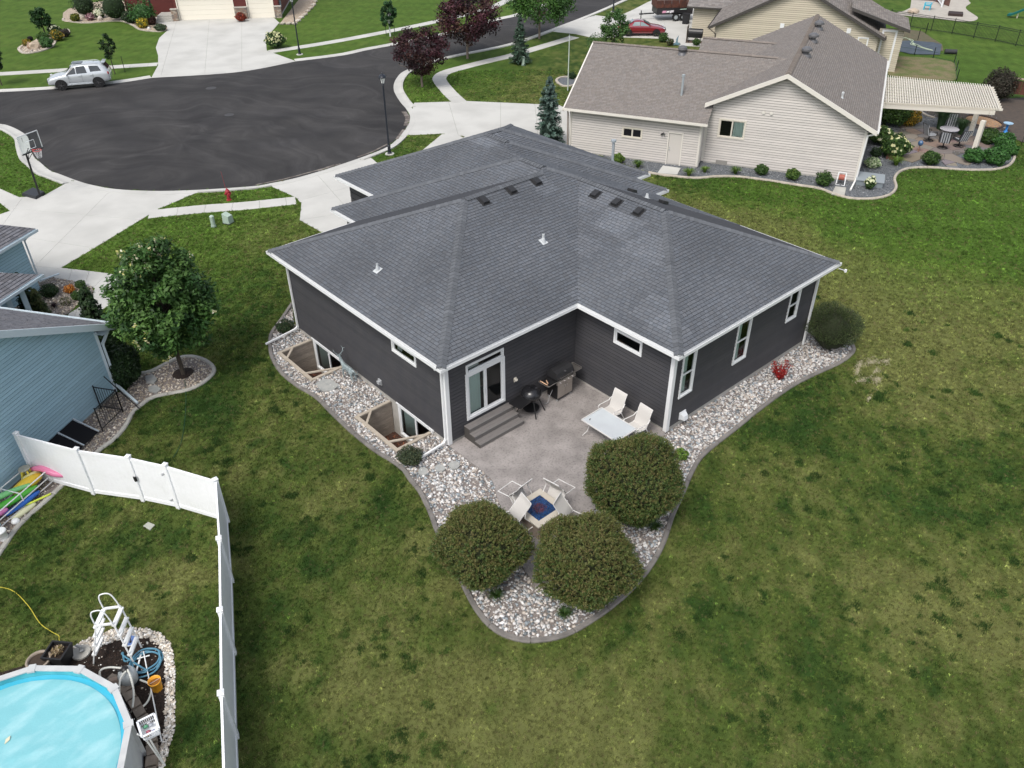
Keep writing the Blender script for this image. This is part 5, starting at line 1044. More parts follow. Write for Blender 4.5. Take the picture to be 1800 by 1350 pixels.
def clump(px,rpx,label,pal,n=160,hh=1.0,cat='ornamental grass',name='ornamental_grass',group=None,w=.012,flowers=None):
    """arching strap leaves from one crown"""
    SEED[0]+=1; r=random.Random(SEED[0]); x,y,rr,z=disc(px[0],px[1],rpx,.5); t_=thing(name,label,cat,(x,y,z),0,group); V=[];F=[];C=[]
    for i in range(n):
        a=r.uniform(0,2*PI); L=rr*r.uniform(.6,1.1); h_=rr*hh*r.uniform(.7,1.2); b=r.uniform(0,rr*.2); c_,s_=math.cos(a),math.sin(a); col=r.choice(pal); k=r.uniform(.75,1.25); m=len(V); ww=w*r.uniform(.7,1.3)
        for t in (0,.35,.7,1.):
            d=b+L*t*t*.9+L*.1*t; zz=h_*(1-(1-t)**2)*(1 if t<.8 else .86); q=ww*(1-t*.8); V+=[(c_*d-s_*q,s_*d+c_*q,zz),(c_*d+s_*q,s_*d-c_*q,zz)]
        F+=[(m+2*j,m+2*j+1,m+2*j+3,m+2*j+2) for j in range(3)]; C+=[tuple(v*k for v in col)]*3
    mesh_obj('foliage',V,F,leaf,t_,C)
    if flowers:
        m_=MB()
        for i in range(flowers[1]):
            a=r.uniform(0,2*PI); d=rr*r.uniform(.1,.8); m_.col=flowers[0]; m_.blob((math.cos(a)*d,math.sin(a)*d,rr*hh*r.uniform(.9,1.2)),rr*.12,i,.2,1)
        m_.build('flowers',corem,t_)
    return t_
def pole_h(b,top):
    lo,hi=0.,30.
    w=T(b)
    for i in range(40):
        m=(lo+hi)/2; d=Vector((w.x,w.y,w.z+m))-Vector(CAM); y=675-FPX*d.dot(CU)/d.dot(CF)
        if y>top[1]: lo=m
        else: hi=m
    return w,m
def tree(bpx,tpx,wpx,label,pal,n=3500,lsz=.06,clear=.22,trunk_r=.07,cat='tree',name='tree',shape='round',limbs=7,group=None,clumps=70,cs=.16,lean=(0,0),stem_col=None,asp=.55,fill=1.,topbias=0.):
    SEED[0]+=1; r=np.random.default_rng(SEED[0]); R=random.Random(SEED[0]); w,h_=pole_h(bpx,tpx); rr=wpx/2*mpp((w.x,w.y,w.z+h_*.6)); z0=h_*clear; t_=thing(name,label,cat,(w.x,w.y,w.z),0,group)
    m_=MB(); zc=(z0+h_)/2; m_.tube([(0,0,-.05),(.01,0,.05),(lean[0]*.3,lean[1]*.3,z0),(lean[0]*.6,lean[1]*.6,zc),(lean[0],lean[1],h_*.88)],[trunk_r*1.35,trunk_r*1.05,trunk_r*.85,trunk_r*.5,trunk_r*.12],8)
    tr=m_
    for i in range(limbs):
        a=i*2.4+R.uniform(-.4,.4); zz=z0*.9+(h_-z0)*R.uniform(0,.5)*(i/limbs+.3); L=rr*R.uniform(.55,.85); up=(h_-z0)*R.uniform(.22,.45)
        if shape=='cone': up=L*.25
        p=[(0,0,zz),(math.cos(a)*L*.4,math.sin(a)*L*.4,zz+up*.55),(math.cos(a)*L,math.sin(a)*L,zz+up)]; tr.tube(p,[trunk_r*.5,trunk_r*.33,trunk_r*.1],6)
    tr.build('trunk',stem_col or barkm,t_,True)
    C=[];A=[]
    for i in range(clumps):
        d=r.normal(size=3); d/=np.linalg.norm(d); k=(.45+.55*r.random()**.5)
        f=(d[2]*k+1)/2
        if shape=='round': p=np.array([d[0]*rr*k,d[1]*rr*k,zc+d[2]*k*(h_-z0)/2*.92])
        elif shape=='vase': q=.45+.75*f if f<.7 else .97-(f-.7)*1.2; p=np.array([d[0]*rr*k*q*1.1,d[1]*rr*k*q*1.1,zc+d[2]*k*(h_-z0)/2*.92])
        elif shape=='oval': p=np.array([d[0]*rr*k*(1.15-.5*f),d[1]*rr*k*(1.15-.5*f),zc+d[2]*k*(h_-z0)/2*.95])
        C.append(p); A.append(d)
    C=np.array(C); i=r.integers(0,clumps,n); s=rr*cs*1.6; off=r.normal(0,1,(n,3)); off*= (s*r.uniform(.3,1.,(n,1))/np.linalg.norm(off,axis=1,keepdims=True)); P=C[i]+off*np.array([1,1,.8]); P+=np.array([lean[0]*.6,lean[1]*.6,0])
    Nn=off/np.linalg.norm(off,axis=1,keepdims=True)*.5+r.normal(0,.5,(n,3)); Nn[:,2]+=.6; Nn/=np.linalg.norm(Nn,axis=1,keepdims=True)
    cc=pick(pal,clumps,r,.15)[i]*np.exp(r.normal(0,.2,(n,1))); leafmesh('crown',P,Nn,lsz,cc,leaf,t_,asp=asp,seed=SEED[0])
    return t_,rr,h_,P
def conifer(bpx,tpx,wpx,label,pal,n=5000,lsz=.07,power=.85,trunk=.08,tiers=16,name='spruce_tree',cat='spruce',group=None,blue=0):
    SEED[0]+=1; r=np.random.default_rng(SEED[0]); w,h_=pole_h(bpx,tpx); rr=wpx/2*mpp((w.x,w.y,w.z+h_*.3)); t_=thing(name,label,cat,(w.x,w.y,w.z),0,group)
    m_=MB(); m_.tube([(0,0,-.05),(0,0,h_*.5),(0,0,h_*.97)],[trunk,trunk*.5,.01],8)
    for k in range(tiers*5):
        f=(k+.5)/(tiers*5); zz=h_*(.05+.9*f); L=rr*(1-f)**power*.9; a=k*2.399; m_.tube([(0,0,zz),(math.cos(a)*L,math.sin(a)*L,zz-L*.05)],[trunk*.25*(1-f)+.004,.003],4)
    m_.build('trunk',barkm,t_)
    nb=tiers*16; P=[];Nn=[];cc=[]; f=r.random(nb)**1.15; f.sort(); a=r.uniform(0,2*PI,nb); per=n//nb
    for k in range(nb):
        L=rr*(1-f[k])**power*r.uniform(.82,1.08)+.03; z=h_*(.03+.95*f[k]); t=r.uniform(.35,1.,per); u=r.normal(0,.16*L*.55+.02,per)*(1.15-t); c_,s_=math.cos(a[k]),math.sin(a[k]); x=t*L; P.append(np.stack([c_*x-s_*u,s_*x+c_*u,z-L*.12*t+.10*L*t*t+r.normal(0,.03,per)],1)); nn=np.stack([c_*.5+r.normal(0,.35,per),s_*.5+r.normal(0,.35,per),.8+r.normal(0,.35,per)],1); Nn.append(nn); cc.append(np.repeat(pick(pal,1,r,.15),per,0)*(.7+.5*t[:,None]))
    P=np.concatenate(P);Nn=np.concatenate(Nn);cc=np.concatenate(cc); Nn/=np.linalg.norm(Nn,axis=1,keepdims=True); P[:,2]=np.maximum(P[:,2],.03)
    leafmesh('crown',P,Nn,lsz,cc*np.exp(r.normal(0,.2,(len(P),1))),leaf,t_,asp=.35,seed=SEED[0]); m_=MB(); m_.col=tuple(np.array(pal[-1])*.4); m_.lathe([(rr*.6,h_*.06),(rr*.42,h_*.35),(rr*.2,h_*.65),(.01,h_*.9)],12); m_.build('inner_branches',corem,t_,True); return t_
# ------------------------------------------------------------------ the big patio shrubs
def ball(c,rr,label,pal,n=1500,zc=None,seed=1,sq=1.0,group='clipped round shrubs round the patio'):
    r=np.random.default_rng(seed); t_=thing('round_shrub',label,'shrub',(c[0],c[1],0),0,group); rz=rr*sq; zc=zc or rz*.98
    P,d=shell(n,rr,rr,rz,r,lo=.84,lump=.085,fl=2.,seed=seed,zmin=-.92)
    def shape(P): P=P.copy(); P[:,2]+=zc; P[:,:2]*=np.where(P[:,2:3]<zc,np.clip(.42+.58*P[:,2:3]/zc,.3,1),1); return P
    C=shape(P)*1.0; dd=d+r.normal(0,.35,d.shape)+np.array([0,0,.35]); dd/=np.linalg.norm(dd,axis=1,keepdims=True); k=18; L=r.uniform(.10,.30,(len(C),1))
    C=np.repeat(C,k,0); D=np.repeat(dd,k,0); L=np.repeat(L,k,0); tt=r.random((len(C),1)); Q=C+D*L*(tt-.45)+r.normal(0,.016,C.shape); ok=Q[:,2]>.04
    Nn=D*.35+r.normal(0,.8,D.shape); Nn[:,2]+=.35; Nn/=np.linalg.norm(Nn,axis=1,keepdims=True)
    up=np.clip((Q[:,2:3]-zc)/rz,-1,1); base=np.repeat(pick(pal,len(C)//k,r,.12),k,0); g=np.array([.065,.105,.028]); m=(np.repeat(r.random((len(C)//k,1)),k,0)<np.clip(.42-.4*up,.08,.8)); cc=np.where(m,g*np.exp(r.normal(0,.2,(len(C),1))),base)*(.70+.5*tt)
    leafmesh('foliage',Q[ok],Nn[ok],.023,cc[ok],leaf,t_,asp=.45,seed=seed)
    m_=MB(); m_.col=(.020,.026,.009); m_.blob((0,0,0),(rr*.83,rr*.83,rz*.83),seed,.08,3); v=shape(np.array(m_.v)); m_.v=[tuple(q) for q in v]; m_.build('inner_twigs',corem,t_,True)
    m_=MB()
    for i in range(9): a=i*.7; m_.tube([(math.cos(a)*.12,math.sin(a)*.12,0),(math.cos(a)*rr*.3,math.sin(a)*rr*.3,zc*.5)],[.025,.012],6)
    m_.build('stems',barkm,t_); return t_
G_B=[(.125,.130,.040),(.112,.125,.037),(.135,.125,.044),(.100,.120,.034),(.138,.118,.045),(.115,.135,.038)]
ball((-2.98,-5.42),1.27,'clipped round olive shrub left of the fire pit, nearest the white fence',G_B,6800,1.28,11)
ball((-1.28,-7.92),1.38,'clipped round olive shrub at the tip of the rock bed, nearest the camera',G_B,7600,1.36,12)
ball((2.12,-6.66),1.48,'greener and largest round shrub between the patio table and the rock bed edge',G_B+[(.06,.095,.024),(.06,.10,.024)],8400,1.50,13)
for p_,r_2,lb_ in (((872,1046),15,'small green grass tuft at the foot of the left round shrub'),((992,1078),16,'small green grass tuft at the foot of the nearest round shrub'),((1152,925),15,'green grass tuft at the foot of the largest round shrub'),((836,1033),9,'thin green weed tuft by the edging below the left round shrub')): clump(p_,r_2,lb_,G_GR+[(.07,.11,.03)],150,.9,w=.010,cat='grass tuft',name='grass_tuft')
# open shrub at the far corner of the charcoal house
r_=np.random.default_rng(44); x,y,rr,z=disc(1464,577,46,.9); tb_=thing('loose_shrub','dark loose twiggy shrub at the far corner of the charcoal house','shrub',(x,y,z)); P,d=shell(15000,rr,rr,rr*.95,r_,lo=.35,lump=.12,seed=4,zmin=-.8); P[:,2]+=rr*.95; P[:,:2]*=np.clip(.4+.7*P[:,2:3]/rr,.3,1.02); Nn=np.cross(d,r_.normal(size=d.shape)); Nn/=np.linalg.norm(Nn,axis=1,keepdims=True); leafmesh('foliage',P,Nn,.034,pick([(.06,.085,.035),(.04,.06,.025),(.08,.10,.045)],len(P),r_,.3),leaf,tb_,asp=.4,seed=3)
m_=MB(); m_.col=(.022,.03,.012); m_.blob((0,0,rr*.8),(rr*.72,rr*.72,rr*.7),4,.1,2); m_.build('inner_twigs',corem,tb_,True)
m_=MB(); R=random.Random(3)
for i in range(110):
    d=Vector((R.gauss(0,1),R.gauss(0,1),abs(R.gauss(0,1))+.25)).normalized(); m_.tube([(d.x*.1,d.y*.1,.0),(d.x*rr*.5,d.y*rr*.5,d.z*rr*1.1),(d.x*rr*1.06,d.y*rr*1.06,rr*.55+d.z*rr*1.38)],[.014,.008,.003],4)
m_.build('stems',M('twig_grey',(.10,.085,.07),.9),tb_)
# small plants in the rock bed
def redbush():
    x,y,rr,z=disc(1372,657,17,.7); t_=thing('red_barberry','crimson upright barberry in the rocks under the middle window','shrub',(x,y,z)); r=np.random.default_rng(8); P=[];N_=[]
    for i in range(16):
        a=r.uniform(0,2*PI); lean=r.uniform(.1,.8); L=r.uniform(.5,.95); k=r.random(90)**.7; d=np.array([math.cos(a)*lean,math.sin(a)*lean,1.]); d/=np.linalg.norm(d); P.append(k[:,None]*d*L+r.normal(0,.035,(90,3))); N_.append(r.normal(size=(90,3)))
    P=np.concatenate(P);N_=np.concatenate(N_); N_/=np.linalg.norm(N_,axis=1,keepdims=True); P[:,2]=np.maximum(P[:,2],.02); leafmesh('foliage',P,N_,.03,pick(G_RD,len(P),r,.3),leaf,t_,asp=.5)
redbush()
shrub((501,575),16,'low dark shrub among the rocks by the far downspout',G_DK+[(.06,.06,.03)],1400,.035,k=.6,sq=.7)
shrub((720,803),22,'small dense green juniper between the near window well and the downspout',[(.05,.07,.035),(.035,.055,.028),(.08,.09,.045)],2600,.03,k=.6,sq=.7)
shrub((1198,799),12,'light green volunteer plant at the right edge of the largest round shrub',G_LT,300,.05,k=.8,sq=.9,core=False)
# ------------------------------------------------------------------ deer sculpture by the wall
ds=thing('deer_sculpture','weathered silver deer sculpture standing among rocks against the charcoal wall','sculpture',(-.36,5.95,.02),rad(96)); ds.scale=(.74,.8,.70)
def skin(name,pts,edges,rads,mat,parent,lev=1):
    me=bpy.data.meshes.new(name); me.from_pydata(pts,edges,[]); o=bpy.data.objects.new(name,me); sc.collection.objects.link(o); o.parent=parent; me.materials.append(mat); md=o.modifiers.new('skin','SKIN'); 
    for i,r in enumerate(rads): me.skin_vertices[0].data[i].radius=(r,r)
    me.skin_vertices[0].data[0].use_root=True; s=o.modifiers.new('sub','SUBSURF'); s.levels=lev; s.render_levels=lev; return o
dm=M('verdigris_silver',(.36,.42,.43),.5,vcol=False,col2=(.20,.25,.26),scale=9,metal=.35,bump=.5,bscale=30)
pts=[(0,0,.72),(.3,0,.74),(-.3,0,.70),(.48,0,.95),(.60,0,1.2),(.70,0,1.32),(.88,0,1.24),(.34,.1,.45),(.37,.1,.02),(.34,-.1,.45),(.30,-.1,.02),(-.34,.1,.42),(-.45,.1,.22),(-.40,.1,.02),(-.34,-.1,.42),(-.46,-.1,.22),(-.36,-.1,.02),(-.46,0,.78),(-.60,0,.62),(-.78,0,.72),(-.80,0,.92)]
ed_=[(0,1),(0,2),(1,3),(3,4),(4,5),(5,6),(1,7),(7,8),(1,9),(9,10),(2,11),(11,12),(12,13),(2,14),(14,15),(15,16),(2,17),(17,18),(18,19),(19,20)]
skin('body',pts,ed_,[.15,.15,.14,.10,.07,.075,.035,.05,.022,.05,.022,.06,.03,.022,.06,.03,.022,.04,.03,.022,.015],dm,ds)
m_=MB()
for s in (-1,1):
    m_.tube([(.66,s*.04,1.36),(.58,s*.16,1.52),(.64,s*.26,1.68),(.76,s*.24,1.78)],[.02,.018,.013,.006],6); m_.tube([(.58,s*.16,1.52),(.48,s*.2,1.62)],[.014,.005],6); m_.tube([(.64,s*.26,1.68),(.52,s*.32,1.74)],[.012,.005],6); m_.blob((.62,s*.09,1.36),(.05,.03,.02),1,.1,1)
m_.build('antlers',dm,ds)
# ------------------------------------------------------------------ patio table, chairs, fire pit
alu=M('patio_white',(.62,.61,.59),.4,spec=.4); sling=M('sling_fabric',(.56,.54,.51),.8,(.50,.48,.45),scale=60,stretch=(1,1,1),bump=.1,bscale=300)
tb1=thing('patio_table','rectangular white metal patio table with a slatted top','table',(4.38,-3.55,.085))
for k in range(24):
    m_=MB(); x0_=-.50+k*1.0/24; m_.box(x0_+.004,x0_+1.0/24-.004,-.80,.80,.682,.70); v=.93+random.uniform(-.05,.05); warm_tone=max(0,(k-13)/10.); m_.col=(v,v*(1-.13*warm_tone),v*(1-.30*warm_tone)); m_.build('slat',M('table_slats',(.56,.60,.62),.45,(.50,.53,.55),scale=1.1),tb1)  # slats get warmer in tone toward the house side
m_=MB()
for a,b in (((-.52,-.83,.69),(.52,-.83,.69)),((-.52,.83,.69),(.52,.83,.69)),((-.52,-.83,.69),(-.52,.83,.69)),((.52,-.83,.69),(.52,.83,.69))): m_.bar(a,b,.035,.035)
m_.build('top_frame',alu,tb1)
for sx_ in (-1,1):
    for sy_ in (-1,1):
        m_=MB(); m_.tube([(sx_*.42,sy_*.70,.68),(sx_*.34,sy_*.62,.42),(sx_*.38,sy_*.66,.2),(sx_*.50,sy_*.76,0)],.016,8); m_.build('leg',alu,tb1)
gl_=MB(); gl_.tube([(-.36,.62,.715),(-.33,.60,.72),(-.31,.64,.72),(-.27,.63,.715)],.012,6); gl_=gl_.build('bottle_opener',blackm); gl_.location=(4.38,-3.55,.085); tagp(gl_,'small dark curved gadget lying on the near end of the patio table','gadget')
def sling_chair(loc,rz,label,tilt=0.,group='white sling patio chairs'):
    t_=thing('sling_chair',label,'chair',loc,rz,group); t_.rotation_euler=(0,tilt,rz); t_.scale=(1.08,1.08,1.08); W_=.27
    prof=[(-.26,.43),(-.20,.445),(0,.42),(.18,.41),(.24,.46),(.30,.66),(.37,.90),(.43,1.04),(.45,1.05)]; m_=MB(); n=len(prof)
    pa_=prof[:4]; m_.add([(x,-W_,z) for x,z in pa_]+[(x,W_,z) for x,z in pa_],[(i,i+1,5+i,4+i) for i in range(3)]); m_.build('seat',sling,t_,True)
    m_=MB(); pa_=prof[3:]; k_=len(pa_); m_.add([(x,-W_+.01,z) for x,z in pa_]+[(x,W_-.01,z) for x,z in pa_],[(i,i+1,k_+i+1,k_+i) for i in range(k_-1)]); m_.build('backrest',sling,t_,True)
    for s in (-1,1):
        m_=MB(); m_.tube([(x,s*W_,z-.004) for x,z in prof],.014,6); m_.build('side_rail',alu,t_)
        m_=MB(); m_.tube([(-.30,s*(W_+.04),.0),(-.27,s*(W_+.04),.43),(-.30,s*(W_+.05),.62),(-.22,s*(W_+.05),.66),(.22,s*(W_+.05),.63),(.33,s*(W_+.03),.74)],.016,8); m_.build('armrest',alu,t_)
        m_=MB(); m_.tube([(.40,s*(W_+.03),.0),(.20,s*(W_+.02),.41)],.015,8); m_.build('leg',alu,t_)
    m_=MB(); m_.tube([(.40,-W_-.03,.02),(.40,W_+.03,.02)],.013,6); m_.tube([(-.27,-W_-.03,.40),(-.27,W_+.03,.40)],.013,6); m_.tube([(.45,-W_,1.05),(.45,W_,1.05)],.014,6); m_.build('crossbar',alu,t_)
    return t_
sling_chair((5.22,-2.90,.085),0,'white sling chair at the far end of the patio table, nearer the grill')
sling_chair((5.20,-4.10,.085),rad(-3),'white sling chair at the patio table nearest the house corner')
fp=thing('fire_pit_table','square cream fire pit table filled with blue glass between the round shrubs','fire pit',(-.27,-4.93,.085)); fp.scale=(1.03,1.03,1.03)
fs=M('fire_pit_stone',(.52,.48,.41),.6,(.46,.42,.35),scale=3,speck=.05); 
for i in range(4):
    m_=MB(); m_.X=Matrix.Rotation(i*PI/2,4,'Z'); m_.add([(-.60,-.60,.60),(.60,-.60,.60),(.40,-.40,.60),(-.40,-.40,.60),(-.60,-.60,.645),(.60,-.60,.645),(.40,-.40,.645),(-.40,-.40,.645)],[(4,5,6,7),(0,3,2,1),(0,1,5,4),(1,2,6,5),(2,3,7,6),(3,0,4,7)]); m_.build('top_slab',fs,fp)
m_=MB(); m_.box(-.5,.5,-.5,.5,0,.6); m_.build('base',M('fire_pit_base',(.26,.21,.17),.8),fp)
V=[];F=[];C=[]; R=random.Random(9)
for k in range(2600):
    x=R.uniform(-.4,.4);y=R.uniform(-.4,.4); s=R.uniform(.008,.018); z=.618+R.uniform(0,.012); n=len(V); a=R.uniform(0,3); d=math.hypot(x,y)
    V+=[(x+s*math.cos(a),y+s*math.sin(a),z),(x-s*math.sin(a),y+s*math.cos(a),z+s*.5),(x-s*math.cos(a),y-s*math.sin(a),z),(x,y,z+s)]; F+=[(n,n+1,n+3),(n+1,n+2,n+3),(n+2,n,n+3)]; C+=[R.choice([(.12,.03,.05),(.16,.04,.06),(.03,.05,.14)]) if d<.2+R.uniform(-.05,.05) else R.choice([(.02,.07,.22),(.01,.04,.15),(.03,.11,.28)])]*3
o=mesh_obj('fire_glass',V,F,M('fire_glass',(1,1,1),.15,spec=.6),fp,C); o['kind']='stuff'
m_=MB(); m_.box(-.41,.41,-.41,.41,.601,.619); m_.build('burner_pan',M('pan_dark',(.01,.015,.03),.5),fp)
for (lx,ly,rz_,tl_,lb) in ((-.38,-3.55,-90,56,'white sling chair tipped forward on the fire pit, on the side facing the patio steps'),(1.07,-4.70,180,55,'white sling chair tipped against the fire pit next to the largest round shrub'),(-1.54,-4.66,0,57,'white sling chair tipped onto the fire pit beside the left round shrub'),(.24,-6.2,90,55,'white sling chair tipped on the fire pit, half hidden behind the nearest round shrub')):
    a=rad(rz_); t=rad(tl_)
    # chair faces the pit: local -x points to the pit
    rz2=math.atan2(-( -4.93-ly),-(-.27-lx)); 
    o=sling_chair((lx,ly,.085),rz2,lb,0.); 
    o.rotation_euler=Matrix.Rotation(rz2,3,'Z').__matmul__(Matrix.Rotation(-t,3,'Y')).to_euler(); d=Vector((-.27-lx,-4.93-ly,0)).normalized()
    # pivot on the front feet (local (-.30,0,0))
    off=Vector((-.30,0,0)); R0=Matrix.Rotation(rz2,3,'Z'); R1_=R0@Matrix.Rotation(-t,3,'Y'); o.location=Vector((lx,ly,.085))+R0@off-R1_@off+Vector((0,0,.02))
# ------------------------------------------------------------------ white vinyl fence
fence=thing('white_fence','tall white vinyl privacy fence turning the corner toward the camera','fence')
FB=[((64,840),(28,752)),((166,868),(134,782)),((253,880),(222,798)),((315,893),(290,816)),((400,918),(380,842)),((408,1023),(379,943)),((412,1150),(380,1068)),((416,1296),(385,1215)),((424,1470),(392,1385))]
FP=[]
for b,t in FB:
    w=T(b); FP.append((w.x,w.y))
hh_=[1.93,1.92,1.88,1.84,1.80,1.80,1.80,1.80,1.80]
def fence_panel(a,b,ha,hb,parent,out):
    A=Vector((*a,0));B=Vector((*b,0)); d=(B-A); L=d.length; d.normalize(); n=Vector((-d.y,d.x,0)); za=H(*a);zb=H(*b)
    def z(s,h0,h1): return (za+(zb-za)*s/L)+h0+(h1-h0)*s/L
    for lo,hi,tn in ((.06,.20,.028),(None,None,.028)):
        m_=MB()
        for s0,s1 in ((.05,L-.05),):
            if lo is None: q=[(s0,z(s0,ha-.16,hb-.16)),(s1,z(s1,ha-.16,hb-.16)),(s1,z(s1,ha-.04,hb-.04)),(s0,z(s0,ha-.04,hb-.04))]
            else: q=[(s0,z(s0,lo,lo)),(s1,z(s1,lo,lo)),(s1,z(s1,hi,hi)),(s0,z(s0,hi,hi))]
            V=[tuple(A+d*s+n*o+Vector((0,0,zz))) for o in (-tn,tn) for s,zz in q]; m_.add(V,[(0,1,2,3),(7,6,5,4),(0,4,5,1),(1,5,6,2),(2,6,7,3),(3,7,4,0)])
            m_.build('fence_rail',vinyl_white,parent)
    k=int(L/.152)
    for i in range(k):
        s0=.05+(L-.1)*i/k+.0012; s1=.05+(L-.1)*(i+1)/k-.0012; tn=.011; m_=MB(); q=[(s0,z(s0,.19,.19)),(s1,z(s1,.19,.19)),(s1,z(s1,ha-.15,hb-.15)),(s0,z(s0,ha-.15,hb-.15))]
        V=[tuple(A+d*s+n*o+Vector((0,0,zz))) for o in (-tn,tn) for s,zz in q]; m_.add(V,[(0,1,2,3),(7,6,5,4),(0,4,5,1),(1,5,6,2),(2,6,7,3),(3,7,4,0)]); m_.build('fence_board',vinyl_white,parent)
for i in range(len(FP)-1): fence_panel(FP[i],FP[i+1],hh_[i],hh_[i+1],fence,1)
for i,(x,y) in enumerate(FP):
    d=Vector((FP[min(i+1,len(FP)-1)][0]-FP[max(i-1,0)][0],FP[min(i+1,len(FP)-1)][1]-FP[max(i-1,0)][1])); a=math.atan2(d.y,d.x); m_=MB(); m_.X=Matrix.Translation((x,y,H(x,y)))@Matrix.Rotation(a,4,'Z'); h_=hh_[i]+.03; m_.box(-.065,.065,-.065,.065,-.1,h_); p_=m_.build('fence_post',vinyl_white,fence)
    m_=MB(); m_.X=Matrix.Translation((x,y,H(x,y)))@Matrix.Rotation(a,4,'Z'); m_.add([(-.08,-.08,h_),(.08,-.08,h_),(.08,.08,h_),(-.08,.08,h_),(-.08,-.08,h_+.025),(.08,-.08,h_+.025),(.08,.08,h_+.025),(-.08,.08,h_+.025),(0,0,h_+.07)],[(3,2,1,0),(0,1,5,4),(1,2,6,5),(2,3,7,6),(3,0,4,7),(4,5,8),(5,6,8),(6,7,8),(7,4,8)]); m_.build('post_cap',vinyl_white,p_)
a=Vector(FP[2]);b=Vector(FP[3]); d=(b-a).normalized(); n=Vector((d.y,-d.x)); 
m_=MB(); q=a+n*.08+d*.06; m_.tube([(q.x,q.y,H(*q)+1.0),(q.x+n.x*.05,q.y+n.y*.05,H(*q)+1.02),(q.x+n.x*.05,q.y+n.y*.05,H(*q)+1.18)],.012,6); m_.box(q.x-.04,q.x+.04,q.y-.04,q.y+.04,H(*q)+.95,H(*q)+1.12); m_.build('gate_latch',blackm,fence)
for u in (FP[3],):
    for zz in (.35,1.45):
        m_=MB(); q=Vector(u)+n*.07-d*.12; m_.box(q.x-.05,q.x+.05,q.y-.02,q.y+.02,H(*q)+zz,H(*q)+zz+.09); m_.build('hinge',M('hinge_grey',(.5,.51,.52),.5),fence)
ag=TP([(252,925),(262,918),(274,925),(262,934)]); flag(0,[(252,926),(261,919),(273,924),(264,933)],M('access_cover',(.34,.35,.31),.8),'small square utility cover set in the grass behind the white fence',name='utility_cover',cat='utility cover',th=.02,dz=.03)
# ------------------------------------------------------------------ blue house side: rock strip, tree, well railing, float rack
sb=struct('rock_strip'); ob=[(244,657),(264,654),(290,641),(312,630),(335,627),(357,632),(373,643),(376,655),(363,669),(348,679),(327,687),(290,694),(267,700),(248,713),(232,728),(222,748),(201,773),(179,789),(150,815),(121,843),(101,862),(78,884),(33,925),(0,972),(-40,1030)]
oe=spline(TP(ob),4); wallp=[uP(12,-.01),uP(9,-.01),uP(4,-.01),uP(0,-.01),uP(-.3,-.3)]; sp_=oe+wallp
flat('strip_soil',sp_,.006,bedm,sb); stones('strip_stones',sp_,4200,.022,.055,PALT,sb,dz=.006,nsingle=60,seed=21)
es=struct('bed_edging'); ribbon('edging_stone',oe,.17,1.2,.08,conc_old,es,prof=[(0,.03),(.15,.07),(.85,.07),(1,.03)],gap=.02)
w=T((322,657)); m_=MB(); m_.blob((0,0,0),(.42,.42,.06),3,.15,2); o=m_.build('mulch_ring',mulchm); o.location=(w.x,w.y,w.z+.03); tagp(o,'ring of dark mulch round the trunk of the flowering tree','mulch',kind='stuff')
for i,(px_,lb) in enumerate((([(256,664),(268,660),(277,668),(272,676),(258,675)],'flat grey stepping stone nearest the blue house in the tan rocks'),([(262,682),(275,679),(284,686),(276,693),(262,690)],'flat grey stepping stone nearest the grass in the tan rocks'))): flag(0,px_,stone_m,lb)
tt,rr_,h_,PP=tree((323,660),(285,414),180,'leafy green tree with cream blossoms in the tan rock bed',[(.040,.095,.022),(.06,.13,.030),(.026,.068,.018),(.08,.155,.038)],n=22000,lsz=.09,clear=.20,trunk_r=.09,clumps=260,cs=.14,limbs=12,shape='oval',lean=(-.05,.0),asp=.5)
r_=np.random.default_rng(3); pc_=PP.mean(0); dd_=np.linalg.norm(PP-pc_,axis=1)+.25*((PP-pc_)@np.array([-.35,-.7,.6])); i=r_.choice(np.argsort(-dd_)[:2600],34); A_=PP[i]+.04*(PP[i]-pc_); A_=np.repeat(A_,8,0)+r_.normal(0,.05,(len(A_)*8,3)); N_=r_.normal(size=A_.shape); N_[:,2]+=1; N_/=np.linalg.norm(N_,axis=1,keepdims=True); leafmesh('blossoms',A_,N_,.055,pick([(.55,.52,.32),(.48,.46,.16),(.62,.60,.48)],len(A_),r_,.1),leaf,tt,asp=.7)
m_=MB(); m_.tube([(p[0],p[1],H(*p)+.02) for p in spline(TP([(325,668),(327,700),(325,740),(318,780),(305,805)]),6)],.014,6); o=m_.build('garden_hose',M('hose_green',(.012,.06,.03),.5)); tagp(o,'thin green garden hose trailing across the grass from the flowering tree','hose')
# dark evergreens in the shade of the blue house
for p,rp,lb,pal in (((186,612),33,'dark evergreen shrub beside the blue wall, farther of the pair',G_DK),((217,655),32,'dark evergreen shrub beside the blue wall nearest the downspout',G_DK)): shrub(p,rp,lb,pal,7000,.06,k=.8,sq=1.2)
